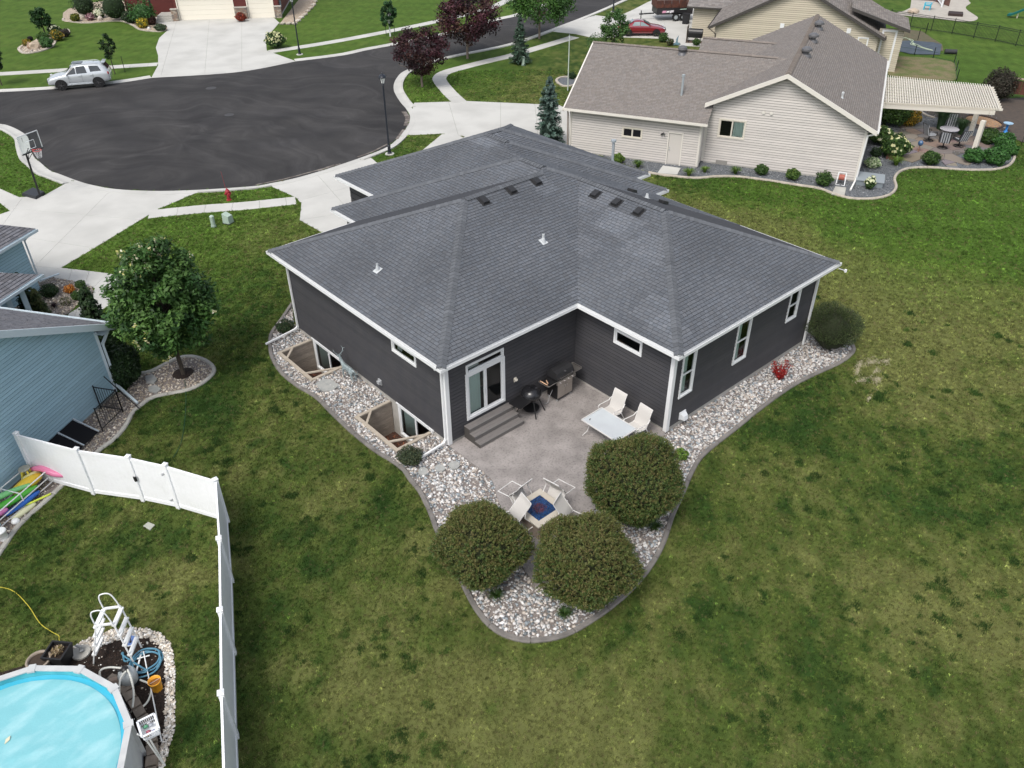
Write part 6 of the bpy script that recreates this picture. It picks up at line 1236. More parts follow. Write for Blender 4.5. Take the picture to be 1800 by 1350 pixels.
# garden bed by the porch
gb=struct('garden_bed'); gp_=TP([(70,492),(90,488),(112,491),(140,497),(160,504),(165,512),(160,522),(141,528),(133,540),(120,552),(95,580),(20,560),(30,520)]); flat('bed_soil',gp_,.024,bedm,gb); stones('bed_stones',gp_,1600,.025,.06,PALT,gb,dz=.024,seed=31)
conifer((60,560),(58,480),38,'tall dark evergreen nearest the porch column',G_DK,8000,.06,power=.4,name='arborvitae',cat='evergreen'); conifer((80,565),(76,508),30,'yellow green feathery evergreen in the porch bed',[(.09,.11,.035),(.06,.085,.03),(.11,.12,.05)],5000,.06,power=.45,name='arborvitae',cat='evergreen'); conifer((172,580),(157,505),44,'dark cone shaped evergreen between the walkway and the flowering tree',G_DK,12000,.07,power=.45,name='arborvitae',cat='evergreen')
shrub((86,511),15,'round dark shrub in the porch bed',G_DK,1100,.045); shrub((122,508),9,'small orange barberry in the porch bed',[(.55,.20,.03),(.42,.13,.03),(.62,.30,.05)],600,.035); shrub((141,500),9,'bright green mound at the back of the porch bed',G_GR,700,.035); shrub((149,512),9,'bright green mound nearest the walkway in the porch bed',G_GR,700,.035); shrub((135,520),10,'bright green mound in front of the orange barberry',G_GR,700,.035); shrub((115,530),10,'low wispy plant in the porch bed near the roof edge',[(.10,.10,.05),(.07,.08,.035)],400,.03,core=False); clump((95,537),8,'dark purple grass tuft in the porch bed',[(.03,.012,.018),(.02,.01,.014)],120)
# black railing and covers over the blue house window well
rl=thing('well_railing','black metal railing with pickets round the blue house window well','railing')
def railing(a,b,parent,h_=.95,sp=.11):
    A=Vector(a);B=Vector(b); L=(B-A).length; m_=MB(); m_.bar(A+Vector((0,0,h_)),B+Vector((0,0,h_)),.03,.03); m_.bar(A+Vector((0,0,.12)),B+Vector((0,0,.12)),.025,.025); m_.build('rail',blackm,parent)
    for p in (A,B): m_=MB(); m_.bar(p,p+Vector((0,0,h_+.06)),.04,.04); m_.build('post',blackm,parent)
    for k in range(1,int(L/sp)): m_=MB(); p=A.lerp(B,k*sp/L); m_.bar(p+Vector((0,0,.12)),p+Vector((0,0,h_)),.014,.014); m_.build('picket',blackm,parent)
q=lambda s,t:(*uP(s,t),.03)
railing(q(1.0,-.1),q(1.0,-1.05),rl,1.0); railing(q(1.0,-1.05),q(2.2,-1.05),rl,1.0); railing(q(4.1,-.1),q(4.1,-1.05),rl,.9)
m_=MB(); m_.bar((*uP(.45,-.2),1.15),(*uP(.75,-1.6),.1),.03,.03); m_.build('brace',blackm,rl)
wc=thing('window_well_cover','two black mesh panels in a pale frame covering the blue house window well','cover')
for k in range(2):
    s0=2.35+k*.82; m_=MB(); m_.add([(*uP(s,t),zz) for s,t,zz in ((s0,-.06,.50),(s0+.74,-.06,.50),(s0+.74,-.98,.10),(s0,-.98,.10))],[(0,1,2,3)]); m_.build('mesh_panel',MATS['screen_dark'],wc)
for s in (2.31,3.13,3.94): m_=MB(); m_.bar((*uP(s,-.05),.52),(*uP(s,-1.0),.11),.05,.03); m_.build('frame_bar',M('frame_grey',(.45,.50,.54),.5),wc)
# pool float rack
rk_=thing('float_rack','white pipe rack by the blue wall holding pool floats','rack')
A=T((104,842));B=T((25,912)); d=(B-A); d.z=0; d.normalize(); n=Vector((-d.y,d.x,0)); n=-n if (n.dot(Vector((U0.x-A.x,U0.y-A.y,0)))<0) else n
C0=A+n*.75; LL=2.6; pm=M('pvc_white',(.78,.79,.78),.35); hr=.62
def rkp(s,t,z): p=A+d*s+n*t; return (p.x,p.y,H(p.x,p.y)+z)
for s in (0,1.45,LL):
    for t in (0,.8): m_=MB(); m_.tube([rkp(s,t,0),rkp(s,t,hr)],.02,8); m_.build('upright',pm,rk_)
for z in (.12,hr):
    for t in (0,.8): m_=MB(); m_.tube([rkp(0,t,z),rkp(LL,t,z)],.02,8); m_.build('long_pipe',pm,rk_)
    for s in (0,1.45,LL): m_=MB(); m_.tube([rkp(s,0,z),rkp(s,.8,z)],.02,8); m_.build('cross_pipe',pm,rk_)
m_=MB(); m_.tube([rkp(0,0,.35),rkp(1.45,0,.35),rkp(LL,0,.35)],.02,8); m_.build('middle_pipe',pm,rk_)
def floaty(name,label,cat,pts,r,col,rough=.35):
    m_=MB(); P=spline([rkp(*p) for p in pts],5) if len(pts)>2 else [rkp(*p) for p in pts]; rr=r if not isinstance(r,tuple) else [r[0]+(r[1]-r[0])*math.sin(PI*min(1,max(0,i/(len(P)-1)))) for i in range(len(P))]; m_.tube(P,rr,12); o=m_.build(name,M('float_'+label[:12],col,rough,spec=.5,vcol=False),None,True); return tagp(o,label,cat)
floaty('pool_noodle','pink curved pool float sticking out of the rack toward the fence','pool float',[(.35,.6,.60),(.25,.2,.62),(.25,-.25,.52),(.12,-.62,.42)],(.06,.12),(.75,.22,.38))
floaty('inflatable_float','big yellow inflatable float in the middle of the rack','pool float',[(.35,.25,.42),(.8,.35,.45),(1.35,.5,.42)],(.08,.2),(.72,.50,.04))
floaty('inflatable_float','pale yellow inflatable float at the fence end of the rack','pool float',[(.15,.45,.42),(.7,.42,.50),(1.0,.5,.47)],(.05,.15),(.70,.66,.30))
floaty('inflatable_float','bright green inflatable alligator float in the rack','pool float',[(.75,.08,.32),(1.2,.18,.34),(1.8,.38,.36),(2.2,.6,.38)],(.05,.13),(.08,.42,.04))
floaty('inflatable_float','mint green float tube lying over the yellow one','pool float',[(.9,.15,.5),(1.4,.45,.54),(1.9,.7,.55),(2.1,.8,.6)],(.05,.1),(.22,.58,.22))
floaty('pool_noodle','thick blue foam tube at the front of the rack','pool noodle',[(.85,-.03,.2),(1.4,.02,.22),(2.1,.1,.25)],(.05,.1),(.02,.12,.48))
floaty('pool_noodle','lime green pool noodle lying over the gravel edge','pool noodle',[(.75,-.38,.1),(1.3,-.1,.12),(1.6,.1,.14)],.035,(.62,.72,.08))
floaty('pool_noodle','orange yellow pool noodle under the green float','pool noodle',[(1.3,.2,.28),(2.0,.42,.3),(2.5,.6,.3)],.04,(.80,.52,.05))
floaty('inflatable_float','pink and purple float at the open end of the rack','pool float',[(1.9,.2,.3),(2.3,.35,.33),(2.8,.6,.3)],(.06,.12),(.62,.20,.42))
floaty('inflatable_float','cream float lying flat on the gravel at the foot of the rack','pool float',[(1.25,-.2,.06),(1.7,-.12,.07),(2.1,-.05,.06)],(.05,.11),(.62,.62,.40))
st_=thing('pool_stool','yellow legged stool with a round grey seat standing in the float rack','stool',rkp(.55,.62,.0)); m_=MB(); m_.lathe([(.17,.75),(.19,.78),(.15,.80)],16); m_.build('seat',M('stool_grey',(.33,.33,.28),.7),st_)
for a in (0.3,1.9,3.4,5.): m_=MB(); m_.tube([(.1*math.cos(a),.1*math.sin(a),.75),(.2*math.cos(a),.2*math.sin(a),.35)],.035,8); m_.build('leg',M('stool_yellow',(.72,.60,.08),.5),st_)
def bucket(loc,r0,r1,h_,label,mat,lidm=None,name='bucket',cat='bucket',rim=True,inside=None):
    t_=thing(name,label,cat,loc); m_=MB(); m_.lathe([(r0,0),(r1,h_),(r1*1.06,h_),(r1*1.06,h_-.03)],18,cap=False); m_.add([(r0*math.cos(k*PI/9),r0*math.sin(k*PI/9),.004) for k in range(18)],[tuple(range(18))]); m_.build('body',mat,t_,True)
    if lidm: m_=MB(); m_.lathe([(0,h_+.03),(r1*.9,h_+.03),(r1*1.1,h_),(r1*1.1,h_-.03)],18,cap=False); m_.build('lid',lidm,t_)
    if inside: m_=MB(); m_.lathe([(0,h_*.7),(r1*.93,h_*.7)],18,cap=False); m_.build('contents',inside,t_)
    m_=MB(); m_.tube([(r1*1.05*math.cos(a),.0+r1*1.05*math.sin(a)*.3,h_-.02-r1*.8*math.sin(a)*.6) for a in [PI*k/8 for k in range(9)]],.006,6); m_.build('handle',M('wire_grey',(.5,.5,.5),.4),t_); return t_
w=rkp(LL+.05,-.05,0); bucket(w,.12,.14,.36,'white lidded pail with a turquoise band at the end of the float rack',pm,M('lid_turq',(.45,.70,.74),.4),name='chemical_pail',cat='pail'); w=T((8,948)); bucket((w.x,w.y,w.z),.13,.15,.38,'white lidded pail nearest the lawn corner below the rack',pm,pm,name='chemical_pail',cat='pail'); w=T((29,920)); m_=MB(); m_.blob((0,0,.1),(.13,.13,.10),2,.02,2); o=m_.build('chlorine_floater',pm,None,True); o.location=(w.x,w.y,w.z); tagp(o,'round white chlorine floater on the gravel below the rack','floater')
# ------------------------------------------------------------------ pool and its mulch bed
pb=struct('pool_bed'); po=[(110,1150),(127,1138),(156,1122),(197,1108),(233,1104),(259,1106),(283,1114),(298,1128),(305,1150),(308,1190),(308,1240),(307,1285),(296,1320),(287,1352),(280,1420)]
pi=[(138,1158),(165,1142),(200,1127),(233,1122),(256,1123),(274,1130),(285,1143),(290,1165),(291,1200),(291,1240),(290,1280),(281,1310),(272,1345),(264,1420)]
poly_=TP(po)+TP([(200,1500),(-60,1500),(-60,1200),(60,1165)]); flat('mulch',poly_,.008,mulchm,pb)
ring=TP(po)+TP(pi)[::-1]; stones('border_stones',ring,2300,.022,.05,PALW,pb,dz=.008,nsingle=90,seed=41); stones('scattered_stones',TP(pi)+TP([(180,1200)]),130,.015,.035,PALW,pb,dz=.008,seed=42)
V=[];F=[];C=[];R=random.Random(6); A_=TP(pi)+TP([(200,1480),(120,1200)]); xs_=[p[0] for p in A_];ys_=[p[1] for p in A_]
pts_=[(R.uniform(min(xs_),max(xs_)),R.uniform(min(ys_),max(ys_))) for _ in range(6000)]; ok=inpoly(np.array([p[0] for p in pts_]),np.array([p[1] for p in pts_]),A_)
for (x,y),k in zip(pts_,ok):
    if not k: continue
    a=R.uniform(0,PI); l=R.uniform(.015,.05); w_=l*.35; c_,s_=math.cos(a)*l,math.sin(a)*l; z=.012+R.uniform(0,.02); n=len(V); V+=[(x-c_,y-s_,z),(x+s_*.35,y-c_*.35,z+R.uniform(0,.012)),(x+c_,y+s_,z+R.uniform(0,.02)),(x-s_*.35,y+c_*.35,z)]; F.append((n,n+1,n+2,n+3)); C.append(R.choice([(1,1,1),(.7,.6,.5),(1.8,1.5,1.3),(1.2,1,.9)]))
o=mesh_obj('mulch_chips',V,F,M('mulch_chip',(.022,.016,.013),.95),pb,C); o['kind']='stuff'
pool=thing('swimming_pool','round above ground pool with a pale rim and a light blue bubble cover','pool',(-15.14,-3.40,0)); PR=2.72; PH=1.30; NS=14
pwm=M('pool_wall',(.50,.52,.53),.5,(.40,.42,.44),scale=2,spec=.4); rim=M('pool_rim',(.52,.53,.52),.4,(.45,.46,.46),scale=3)
def pp(r,a,z): return (r*math.cos(a),r*math.sin(a),z)
for k in range(NS):
    a0=2*PI*k/NS+.15; a1=a0+2*PI/NS; m_=MB(); sub=[a0+(a1-a0)*i/4 for i in range(5)]
    V=[pp(PR-.06,a,0) for a in sub]+[pp(PR-.06,a,PH) for a in sub]+[pp(PR-.1,a,0) for a in sub]+[pp(PR-.1,a,PH) for a in sub]; m_.add(V,[(i,i+1,6+i,5+i) for i in range(4)]+[(10+i,15+i,16+i,11+i) for i in range(4)]); m_.build('wall_sheet',pwm,pool)
    m_=MB(); q=.012; A0,A1=a0+q,a1-q; V=[pp(PR-.13,A0,PH),pp(PR+.02,A0,PH),pp(PR+.02,A1,PH),pp(PR-.13,A1,PH)]; V=V+[(x,y,z+.035) for x,y,z in V]; m_.add(V,[(0,3,2,1),(4,5,6,7),(0,1,5,4),(1,2,6,5),(2,3,7,6),(3,0,4,7)]); m_.build('rim_plate',rim,pool)
    m_=MB(); V=[pp(PR-.17,a0-.035,PH-.01),pp(PR+.05,a0-.03,PH-.01),pp(PR+.05,a0+.03,PH-.01),pp(PR-.17,a0+.035,PH-.01)]; V=V+[(x,y,z+.055) for x,y,z in V]; m_.add(V,[(0,3,2,1),(4,5,6,7),(0,1,5,4),(1,2,6,5),(2,3,7,6),(3,0,4,7)]); m_.build('rim_cap',rim,pool); m_=MB(); m_.bar(pp(PR-.03,a0,0),pp(PR-.03,a0,PH),.06,.1); m_.build('upright',rim,pool)
m_=MB(); m_.lathe([(PR-.13,.5),(PR-.13,PH-.02)],56,cap=False); m_.build('liner',M('pool_liner',(.10,.46,.51),.4,(.07,.40,.46),scale=5),pool)
V=[];F=[]; NR=30;NA=96
for i in range(NR+1):
    for j in range(NA):
        r=(PR-.28)*i/NR; a=2*PI*j/NA; x,y=r*math.cos(a),r*math.sin(a); z=1.12+.012*(math.sin(x*3.1+y*1.2)+math.sin(y*4.3-x*2.))*.6+.010*vnoise(np.array(x*6+90.),np.array(y*6+40.)).item(); z+=.012*max(0,1-abs((x*.35+y*.93+.3)%1.3-.65)*18)
        if i==NR: z-=.01
        V.append((x,y,z))
for i in range(NR):
    for j in range(NA): F.append((i*NA+j,i*NA+(j+1)%NA,(i+1)*NA+(j+1)%NA,(i+1)*NA+j)[::-1])
cm=M('bubble_cover',(.19,.47,.51),.42,(.33,.58,.61),scale=1.3,mixlo=.45,mixhi=.75,bump=.25,bscale=18,spec=.5,stretch=(1,2.2,1),speck=.04); mesh_obj('bubble_cover',V,F,cm,pool,None,True)
m_=MB(); m_.lathe([(PR-.14,1.10)],56,cap=False); 
m_=MB(); n=64; m_.add([pp(PR-.135,2*PI*i/n,1.105) for i in range(n)],[tuple(range(n))]); m_.build('pool_water',M('pool_water',(.06,.42,.58),.08,spec=.6),pool)
V=[(0,0,0),(.10,.03,.004),(.14,.12,.006),(.05,.10,.004)]; w=G((8,1309),1.14); 
o=mesh_obj('leaf',[(x*1.2,y*1.2,z) for x,y,z in V],[(0,1,2,3)],M('dry_leaf',(.60,.58,.42),.7)); o.location=(w.x,w.y,1.15); tagp(o,'pale yellow leaf lying on the pool cover','leaf')
# retaining blocks
bm_=M('block_brown',(.25,.205,.165),.9,(.18,.15,.12),scale=5,bump=.5,bscale=35,speck=.15); RB=[(198,1199),(208,1205),(223,1216),(231,1228),(240,1242),(248,1257),(257,1271),(264,1286),(268,1303),(270,1323),(269,1343),(267,1364),(264,1386)]
for i,p in enumerate(RB):
    w=T(p); q=T(RB[min(i+1,len(RB)-1)]); q0=T(RB[max(i-1,0)]); a=math.atan2(q.y-q0.y,q.x-q0.x); s=.5*min(.40,max(.2,(T(RB[min(i+1,len(RB)-1)])-w).length if i<len(RB)-1 else .3))*.93
    m_=MB(); g=lambda v:v*random.uniform(.93,1.04); m_.add([(-s,-.13,0),(s,-.13,0),(s*.85,.13,0),(-s*.85,.13,0),(g(-s),g(-.13),.16),(g(s),g(-.13),.16),(g(s*.85),g(.13),.165),(g(-s*.85),g(.13),.16)],[(0,3,2,1),(4,5,6,7),(0,1,5,4),(1,2,6,5),(2,3,7,6),(3,0,4,7)]); c=random.uniform(.85,1.2); m_.c=[(c,c,c)]*len(m_.f); o=m_.build('retaining_block',bm_); o.location=(w.x,w.y,.01); o.rotation_euler=(0,0,a+random.uniform(-.06,.06)); tagp(o,'brown concrete retaining block beside the pool, number %s along the curve from the filter'%['one','two','three','four','five','six','seven','eight','nine','ten','eleven','twelve','thirteen'][i],'retaining block',group='brown retaining blocks curving round the pool')
# ladder
ld=thing('pool_ladder','white A-frame pool ladder standing on the mulch and grass edge','ladder'); lw=M('ladder_white',(.76,.77,.76),.4)
L0=G((178,1136),0.02); TL=G((182,1070),1.42); TR=G((212,1066),1.42); R0=G((249,1138),0.02); wd=(G((208,1090),1.38)-G((216,1068),1.42)); wd.z=0; wd=wd.normalized()*.55
for o_ in (Vector((0,0,0)),wd):
    m_=MB(); m_.tube([L0+o_,TL+o_],.022,8); m_.build('rail',lw,ld); m_=MB(); m_.tube([TR+o_,R0+o_],.022,8); m_.build('rail',lw,ld)
    m_=MB(); up=Vector((0,0,.55)); m_.tube(spline([tuple(TL+o_),tuple(TL+o_+up*.75),tuple(TL.lerp(TR,.25)+o_+up),tuple(TL.lerp(TR,.75)+o_+up*.85),tuple(TR+o_+(R0-TR)*.12)],5),.018,8); m_.build('handrail',lw,ld)
for a,b,nm,cnt in ((TR,R0,'step',4),(TL,L0,'step',4)):
    for k in range(cnt):
        p=a.lerp(b,.04+.24*k); m_=MB(); m_.bar(p-wd*.04,p+wd*1.04,.11,.05,up=(0,0,1)); m_.build('step',lw,ld)
m_=MB(); m_.bar(TL,TR,.05,.05); m_.build('top_bar',lw,ld); m_=MB(); m_.bar(TL+wd,TR+wd,.05,.05); m_.build('top_bar',lw,ld)
# coiled vacuum hose, pump, filter, pole, bucket, basket
hm=M('hose_blue',(.09,.24,.34),.45,spec=.5); c=G((256,1165),.06); m_=MB(); P=[]
for i in range(190): a=i*.13-1.2; k=i/190.; r=.42-.10*abs(math.sin(k*6.3)); P.append((c.x+r*math.cos(a)*1.08+.05*math.sin(k*9),c.y+r*math.sin(a)*.98+.05*math.cos(k*7),.04+.10*k+.015*math.sin(i*.5)))
s_=G((222,1165),.05); P+=spline([P[-1],(c.x-.35,c.y+.55,.1),(s_.x+.05,s_.y+.35,.08),(s_.x-.02,s_.y+.05,.1),(s_.x+.05,s_.y-.2,.3)],6)[1:]
m_.tube(P,.024,8); o=m_.build('vacuum_hose',hm,None,True); tagp(o,'coil of blue ribbed vacuum hose lying on the mulch','hose')
pump=thing('pool_filter','grey sand filter tank with a pump and white hoses beside the pool','pool filter',(-12.07,-1.98,0)); gm_=M('filter_grey',(.42,.45,.46),.45); 
m_=MB(); m_.lathe([(.2,.0),(.24,.02),(.24,.06)],16); m_.build('base',blackm,pump); m_=MB(); m_.lathe([(.12,.05),(.22,.12),(.23,.38),(.18,.50),(.06,.55)],18); m_.build('tank',gm_,pump,True); m_=MB(); m_.lathe([(.09,.54),(.09,.62),(.04,.66)],14); m_.tube([(.0,0,.6),(-.16,.03,.62)],.03,8); m_.build('valve',blackm,pump)
m_=MB(); m_.tube([(-.75,.42,.14),(-.42,.28,.14)],.10,14); m_.build('pump_motor',blackm,pump); m_=MB(); m_.tube([(-.42,.28,.15),(-.22,.2,.15)],.085,14); m_.build('pump_housing',M('pump_brown',(.30,.22,.17),.5),pump)
for pts_,nm in ((((-.05,.05,.62),(-.3,.3,.62),(-.5,.38,.55),(-.58,.2,.3)),'hose'),(((.0,-.1,.6),(-.2,-.25,.6),(-.38,-.62,.5),(-.42,-.8,.3)),'hose'),(((.05,-.08,.6),(.02,-.4,.62),(-.08,-.72,.45),(-.25,-.95,.25)),'hose'),(((.2,-.15,.1),(.35,-.5,.06),(.1,-.9,.08),(-.22,-1.02,.15)),'hose')): m_=MB(); m_.tube(spline(pts_,6),.026,8); m_.build(nm,M('pvc_hose',(.66,.66,.60),.5),pump,True)
a=G((253,1147),.10);b=G((284,1303),.05); t_=thing('vacuum_pole','long white pool vacuum pole with a cross head lying across the hose coil','pole'); m_=MB(); m_.tube([a+Vector((0,0,.05)),b],.016,8); m_.build('pole',lw,t_); m_=MB(); q=G((241,1158),.15);q2=G((263,1152),.15); m_.tube([q,q2],.018,8); m_.build('vacuum_head',lw,t_)
m_=MB(); q=G((249,1145),.1);q2=G((240,1180),.1); m_.bar(q,q2,.04,.02); m_.build('brush_arm',lw,t_)
bucket((-11.62,-2.62,0),.13,.155,.36,'orange bucket standing on the mulch between the hose coil and the rock border',M('bucket_orange',(.78,.36,.02),.4,spec=.5),inside=M('bucket_inside',(.22,.10,.02),.8))
ns=thing('leaf_net','blue leaf skimmer net lying on the mulch under the ladder','net',tuple(G((229,1127),.03))); m_=MB(); m_.lathe([(.17,.0),(.19,.02),(.17,.03)],18,cap=False); m_.build('hoop',M('net_frame',(.45,.5,.55),.4),ns); m_=MB(); m_.lathe([(.17,.02),(.1,-.0),(.0,-.01)],18,cap=False); m_.build('mesh',M('net_blue',(.05,.12,.38),.8,(.20,.3,.55),scale=40),ns)
w=G((139,1156),.03); m_=MB(); m_.lathe([(0,.0),(.24,.0),(.24,.05),(.22,.06),(0,.06)],22); o=m_.build('round_paver',conc_old); o.location=(w.x+.10,w.y+.12,.012); tagp(o,'round grey concrete paver leaning at the pool edge near the pump','paver'); m_=MB(); m_.tube([(0,0,.0),(.05,.05,.12),(-.06,.12,.2)],[.04,.05,.02],8); m_.blob((.02,-.03,.06),(.07,.05,.04),2,.3,1); o=m_.build('garden_ornament',M('orn_grey',(.28,.29,.29),.6)); o.location=(w.x+.10,w.y+.12,.07); tagp(o,'small grey ornament lying on the round paver','ornament')
# planters
t_=thing('square_planter','tall square black planter with a dead brown plant','planter',(-13.19,-.16,0),rad(-48)); t_.scale=(1.1,1.1,1); bp_=M('planter_black',(.018,.018,.019),.5,spec=.4)
m_=MB(); V=[];
for s,z in ((.17,0),(.26,.55),(.22,.55),(.21,.44)): V+=[(-s,-s,z),(s,-s,z),(s,s,z),(-s,s,z)]
m_.add(V,[(i,(i+1)%4,4+(i+1)%4,4+i) for i in range(4)]+[(4+i,4+(i+1)%4,8+(i+1)%4,8+i) for i in range(4)]+[(8+i,8+(i+1)%4,12+(i+1)%4,12+i) for i in range(4)]); m_.build('body',bp_,t_); m_=MB(); m_.box(-.2,.2,-.2,.2,.42,.45); m_.build('soil',mulchm,t_)
r_=np.random.default_rng(5); d=r_.normal(size=(500,3)); d/=np.linalg.norm(d,axis=1,keepdims=True); leafmesh('dead_plant',d*np.array([.15,.15,.08])*r_.random((500,1))+np.array([0,0,.53]),r_.normal(size=(500,3))/1.7,.03,pick([(.30,.22,.13),(.22,.16,.10),(.38,.30,.2)],500,r_),leaf,t_)
t_=thing('round_planter','round planter of dark soil with a thick tan rim at the pool edge','planter',(-13.64,-.06,0)); m_=MB(); m_.lathe([(.20,0),(.28,.40),(.31,.42),(.31,.46),(.26,.46),(.25,.38)],22,cap=False); m_.build('body',M('planter_tan',(.30,.25,.20),.7),t_,True); m_=MB(); m_.lathe([(0,.40),(.255,.40)],22,cap=False); m_.build('soil',M('planter_soil',(.05,.035,.025),.95,speck=.5),t_)
m_=MB(); P=spline([tuple(G(p,.03)) for p in ((-30,1030),(0,1032),(25,1040),(50,1065),(70,1095),(90,1110),(103,1117),(104,1124))]+[(-13.05,-.05,.5),(-13.19,-.16,.56)],6); m_.tube(P,.012,6); o=m_.build('extension_cord',M('cord_yellow',(.48,.42,.05),.5)); tagp(o,'thin yellow cord winding over the grass to the black planter','cord')
# basket hung on the pool rim
bk=thing('plastic_basket','white slotted basket of pool toys hanging outside the pool rim','basket',(-12.27,-4.50,1.06),rad(-8)); bw_=M('basket_white',(.74,.76,.78),.4)
for i in range(9):
    for (x0_,y0_,x1_,y1_) in ((-.17+.0425*i,-.22,-.17+.0425*i,-.22),(-.17+.0425*i,.22,-.17+.0425*i,.22)): m_=MB(); m_.bar((x0_*.9,y0_*.9,0),(x0_,y0_,.24),.022,.012); m_.build('slat',bw_,bk)
for i in range(9):
    for s in (-1,1): y=-.19+.0475*i; m_=MB(); m_.bar((s*.16,y*.9,0),(s*.18,y,.24),.022,.012); m_.build('slat',bw_,bk)
m_=MB(); 
for a,b in (((-.19,-.23),(.19,-.23)),((.19,-.23),(.19,.23)),((.19,.23),(-.19,.23)),((-.19,.23),(-.19,-.23))):
    m_.bar((*a,.24),(*b,.24),.045,.02); m_.bar((a[0]*.92,a[1]*.92,.09),(b[0]*.92,b[1]*.92,.09),.02,.01)
m_.build('rim',bw_,bk); m_=MB(); m_.box(-.16,.16,-.2,.2,0,.012); m_.build('bottom',bw_,bk)
for i,(x,y,c,s) in enumerate(((-.06,.1,(.10,.32,.18),.07),(.05,.08,(.35,.38,.42),.06),(-.04,-.06,(.34,.10,.14),.07),(.07,-.1,(.10,.12,.30),.05),(-.08,-.15,(.5,.32,.10),.05),(.02,.16,(.5,.5,.52),.05))):
    m_=MB(); m_.blob((x,y,.10),(s,s*.7,s*.7),i,.3,1); m_.build('toy',M('toy%s'%['green','grey','maroon','navy','amber','silver'][i],c,.4),bk,True)
m_=MB(); m_.tube([(-.3,-.1,.3),(-.2,-.15,.1),(-.1,-.3,-.9)],.02,6); m_.tube([(-.12,.0,-.1),(-.08,-.35,-.95)],.022,6); m_.build('pool_hose',M('pvc_hose2',(.55,.56,.54),.5),pool); bpy.data.objects['pool_hose'].location=(2.9,-1.1,1.06)
# ------------------------------------------------------------------ vehicles
def car(name,label,loc,ang,L,Wd,Hh,stn,paint,cat='car',rim_r=.36,wb=None,wx=None,roofpts=None,panes=(),ws=None,rw=None,extras=None,glass=None):
    t_=thing(name,label,cat,loc,ang); V=[];F=[]; ring=[]
    def half(s):
        x,w,zb,zs,zr,wr=s; m=(zb+zs)/2
        return [(x,0,zb),(x,w*.90,zb),(x,w*.985,zb+.10),(x,w,m+.02),(x,w*.975,zs-.06),(x,w*.94,zs),(x,wr+.03*(zr>zs+.1),zr-.07 if zr>zs+.1 else zs+.015),(x,wr*.75,zr),(x,0,zr+.015)]
    for s in stn:
        h_=half(s); full=h_+[(p[0],-p[1],p[2]) for p in h_[-2:0:-1]]; ring.append(len(full)); V+=full
    n=ring[0]
    for i in range(len(stn)-1):
        for k in range(n): F.append((i*n+k,i*n+(k+1)%n,(i+1)*n+(k+1)%n,(i+1)*n+k)[::-1])
    F+=[tuple(range(n)),tuple((len(stn)-1)*n+k for k in range(n))[::-1]]
    b=mesh_obj('body',V,F,paint,t_,None,True); md=b.modifiers.new('sub','SUBSURF'); md.levels=1; md.render_levels=1
    xs_=[s[0] for s in stn]
    def at(x):
        for a,c in zip(stn,stn[1:]):
            if min(a[0],c[0])<=x<=max(a[0],c[0]): f=(x-a[0])/(c[0]-a[0]); return [a[i]+(c[i]-a[i])*f for i in range(6)]
        return list(stn[0] if abs(x-stn[0][0])<abs(x-stn[-1][0]) else stn[-1])
    def S(x,f,side,out=.012):
        s=at(x); y=s[1]*.94+(s[5]+.03-s[1]*.94)*f; z=s[3]+(s[4]-.07-s[3])*f; return (x,side*(y+out),z+.003)
    gm=glass or M('car_glass',(.02,.025,.028),.06,spec=.9)
    for q in panes:
        for side in (-1,1):
            m_=MB(); m_.add([S(x,f,side) for x,f in q],[tuple(range(len(q)))]); m_.build('side_window',gm,t_)
    for nm,q in (('windshield',ws),('rear_window',rw)):
        if q: m_=MB(); m_.add([tuple(p) for p in q],[tuple(range(len(q)))]); m_.build(nm,gm,t_)
    for x in wx:
        for side in (-1,1):
            y=side*(Wd/2-.11); m_=MB(); m_.tube([(x,y-side*.12,rim_r),(x,y+side*.115,rim_r)],rim_r,24); wh=m_.build('wheel',rubber,t_,True); 
            for pl in wh.data.polygons: pl.use_smooth=len(pl.vertices)<6
            yo=y+side*.118; m_=MB(); m_.tube([(x,yo,rim_r),(x,yo+side*.006,rim_r)],rim_r*.66,20); m_.build('rim',M('rim_dark',(.03,.03,.032),.4,metal=.5),wh)
            for k in range(6): a=k*PI/3; m_=MB(); m_.bar((x,yo+side*.014,rim_r),(x+math.cos(a)*rim_r*.62,yo+side*.014,rim_r+math.sin(a)*rim_r*.62),.02,.06,up=(0,1,0)); m_.build('spoke',chrome,wh)
            m_=MB(); a=[PI*k/12 for k in range(13)]; yy=side*(Wd/2-.005); R1_=rim_r+.07; m_.add([(x+math.cos(t)*R1_,yy+side*.012,rim_r+math.sin(t)*R1_-.0) for t in a]+[(x+R1_*-1,yy+side*.012,.25),(x+R1_,yy+side*.012,.25)],[tuple(range(15))]); m_.build('wheel_arch',M('arch_dark',(.008,.008,.009),.9),t_)
    # wheels sit outside the arch panel
    for o in t_.children:
        if o.name.startswith('wheel') and not o.name.startswith('wheel_arch'): 
            o.location.y=.03*(1 if sum(v.co.y for v in o.data.vertices)>0 else -1)
    if extras: extras(t_,S)
    return t_
silver=M('paint_silver',(.52,.55,.57),.25,metal=.35,spec=.6,coat=1.); red=M('paint_red',(.20,.012,.022),.2,spec=.6,coat=1.); lampm=M('lamp_clear',(.45,.47,.5),.08,spec=.9); redl=M('lamp_red',(.30,.01,.01),.15)
a=T((110,158.5));b=T((178,153)); d=Vector((a.x-b.x,a.y-b.y)).normalized(); mid=Vector(((a.x+b.x)/2,(a.y+b.y)/2)); n=Vector((-d.y,d.x)); n=n if n.dot(Vector((0,1)))>0 else -n; cpt=mid+n*.80; ang=math.atan2(-d.y,-d.x)   # local +x points to the rear
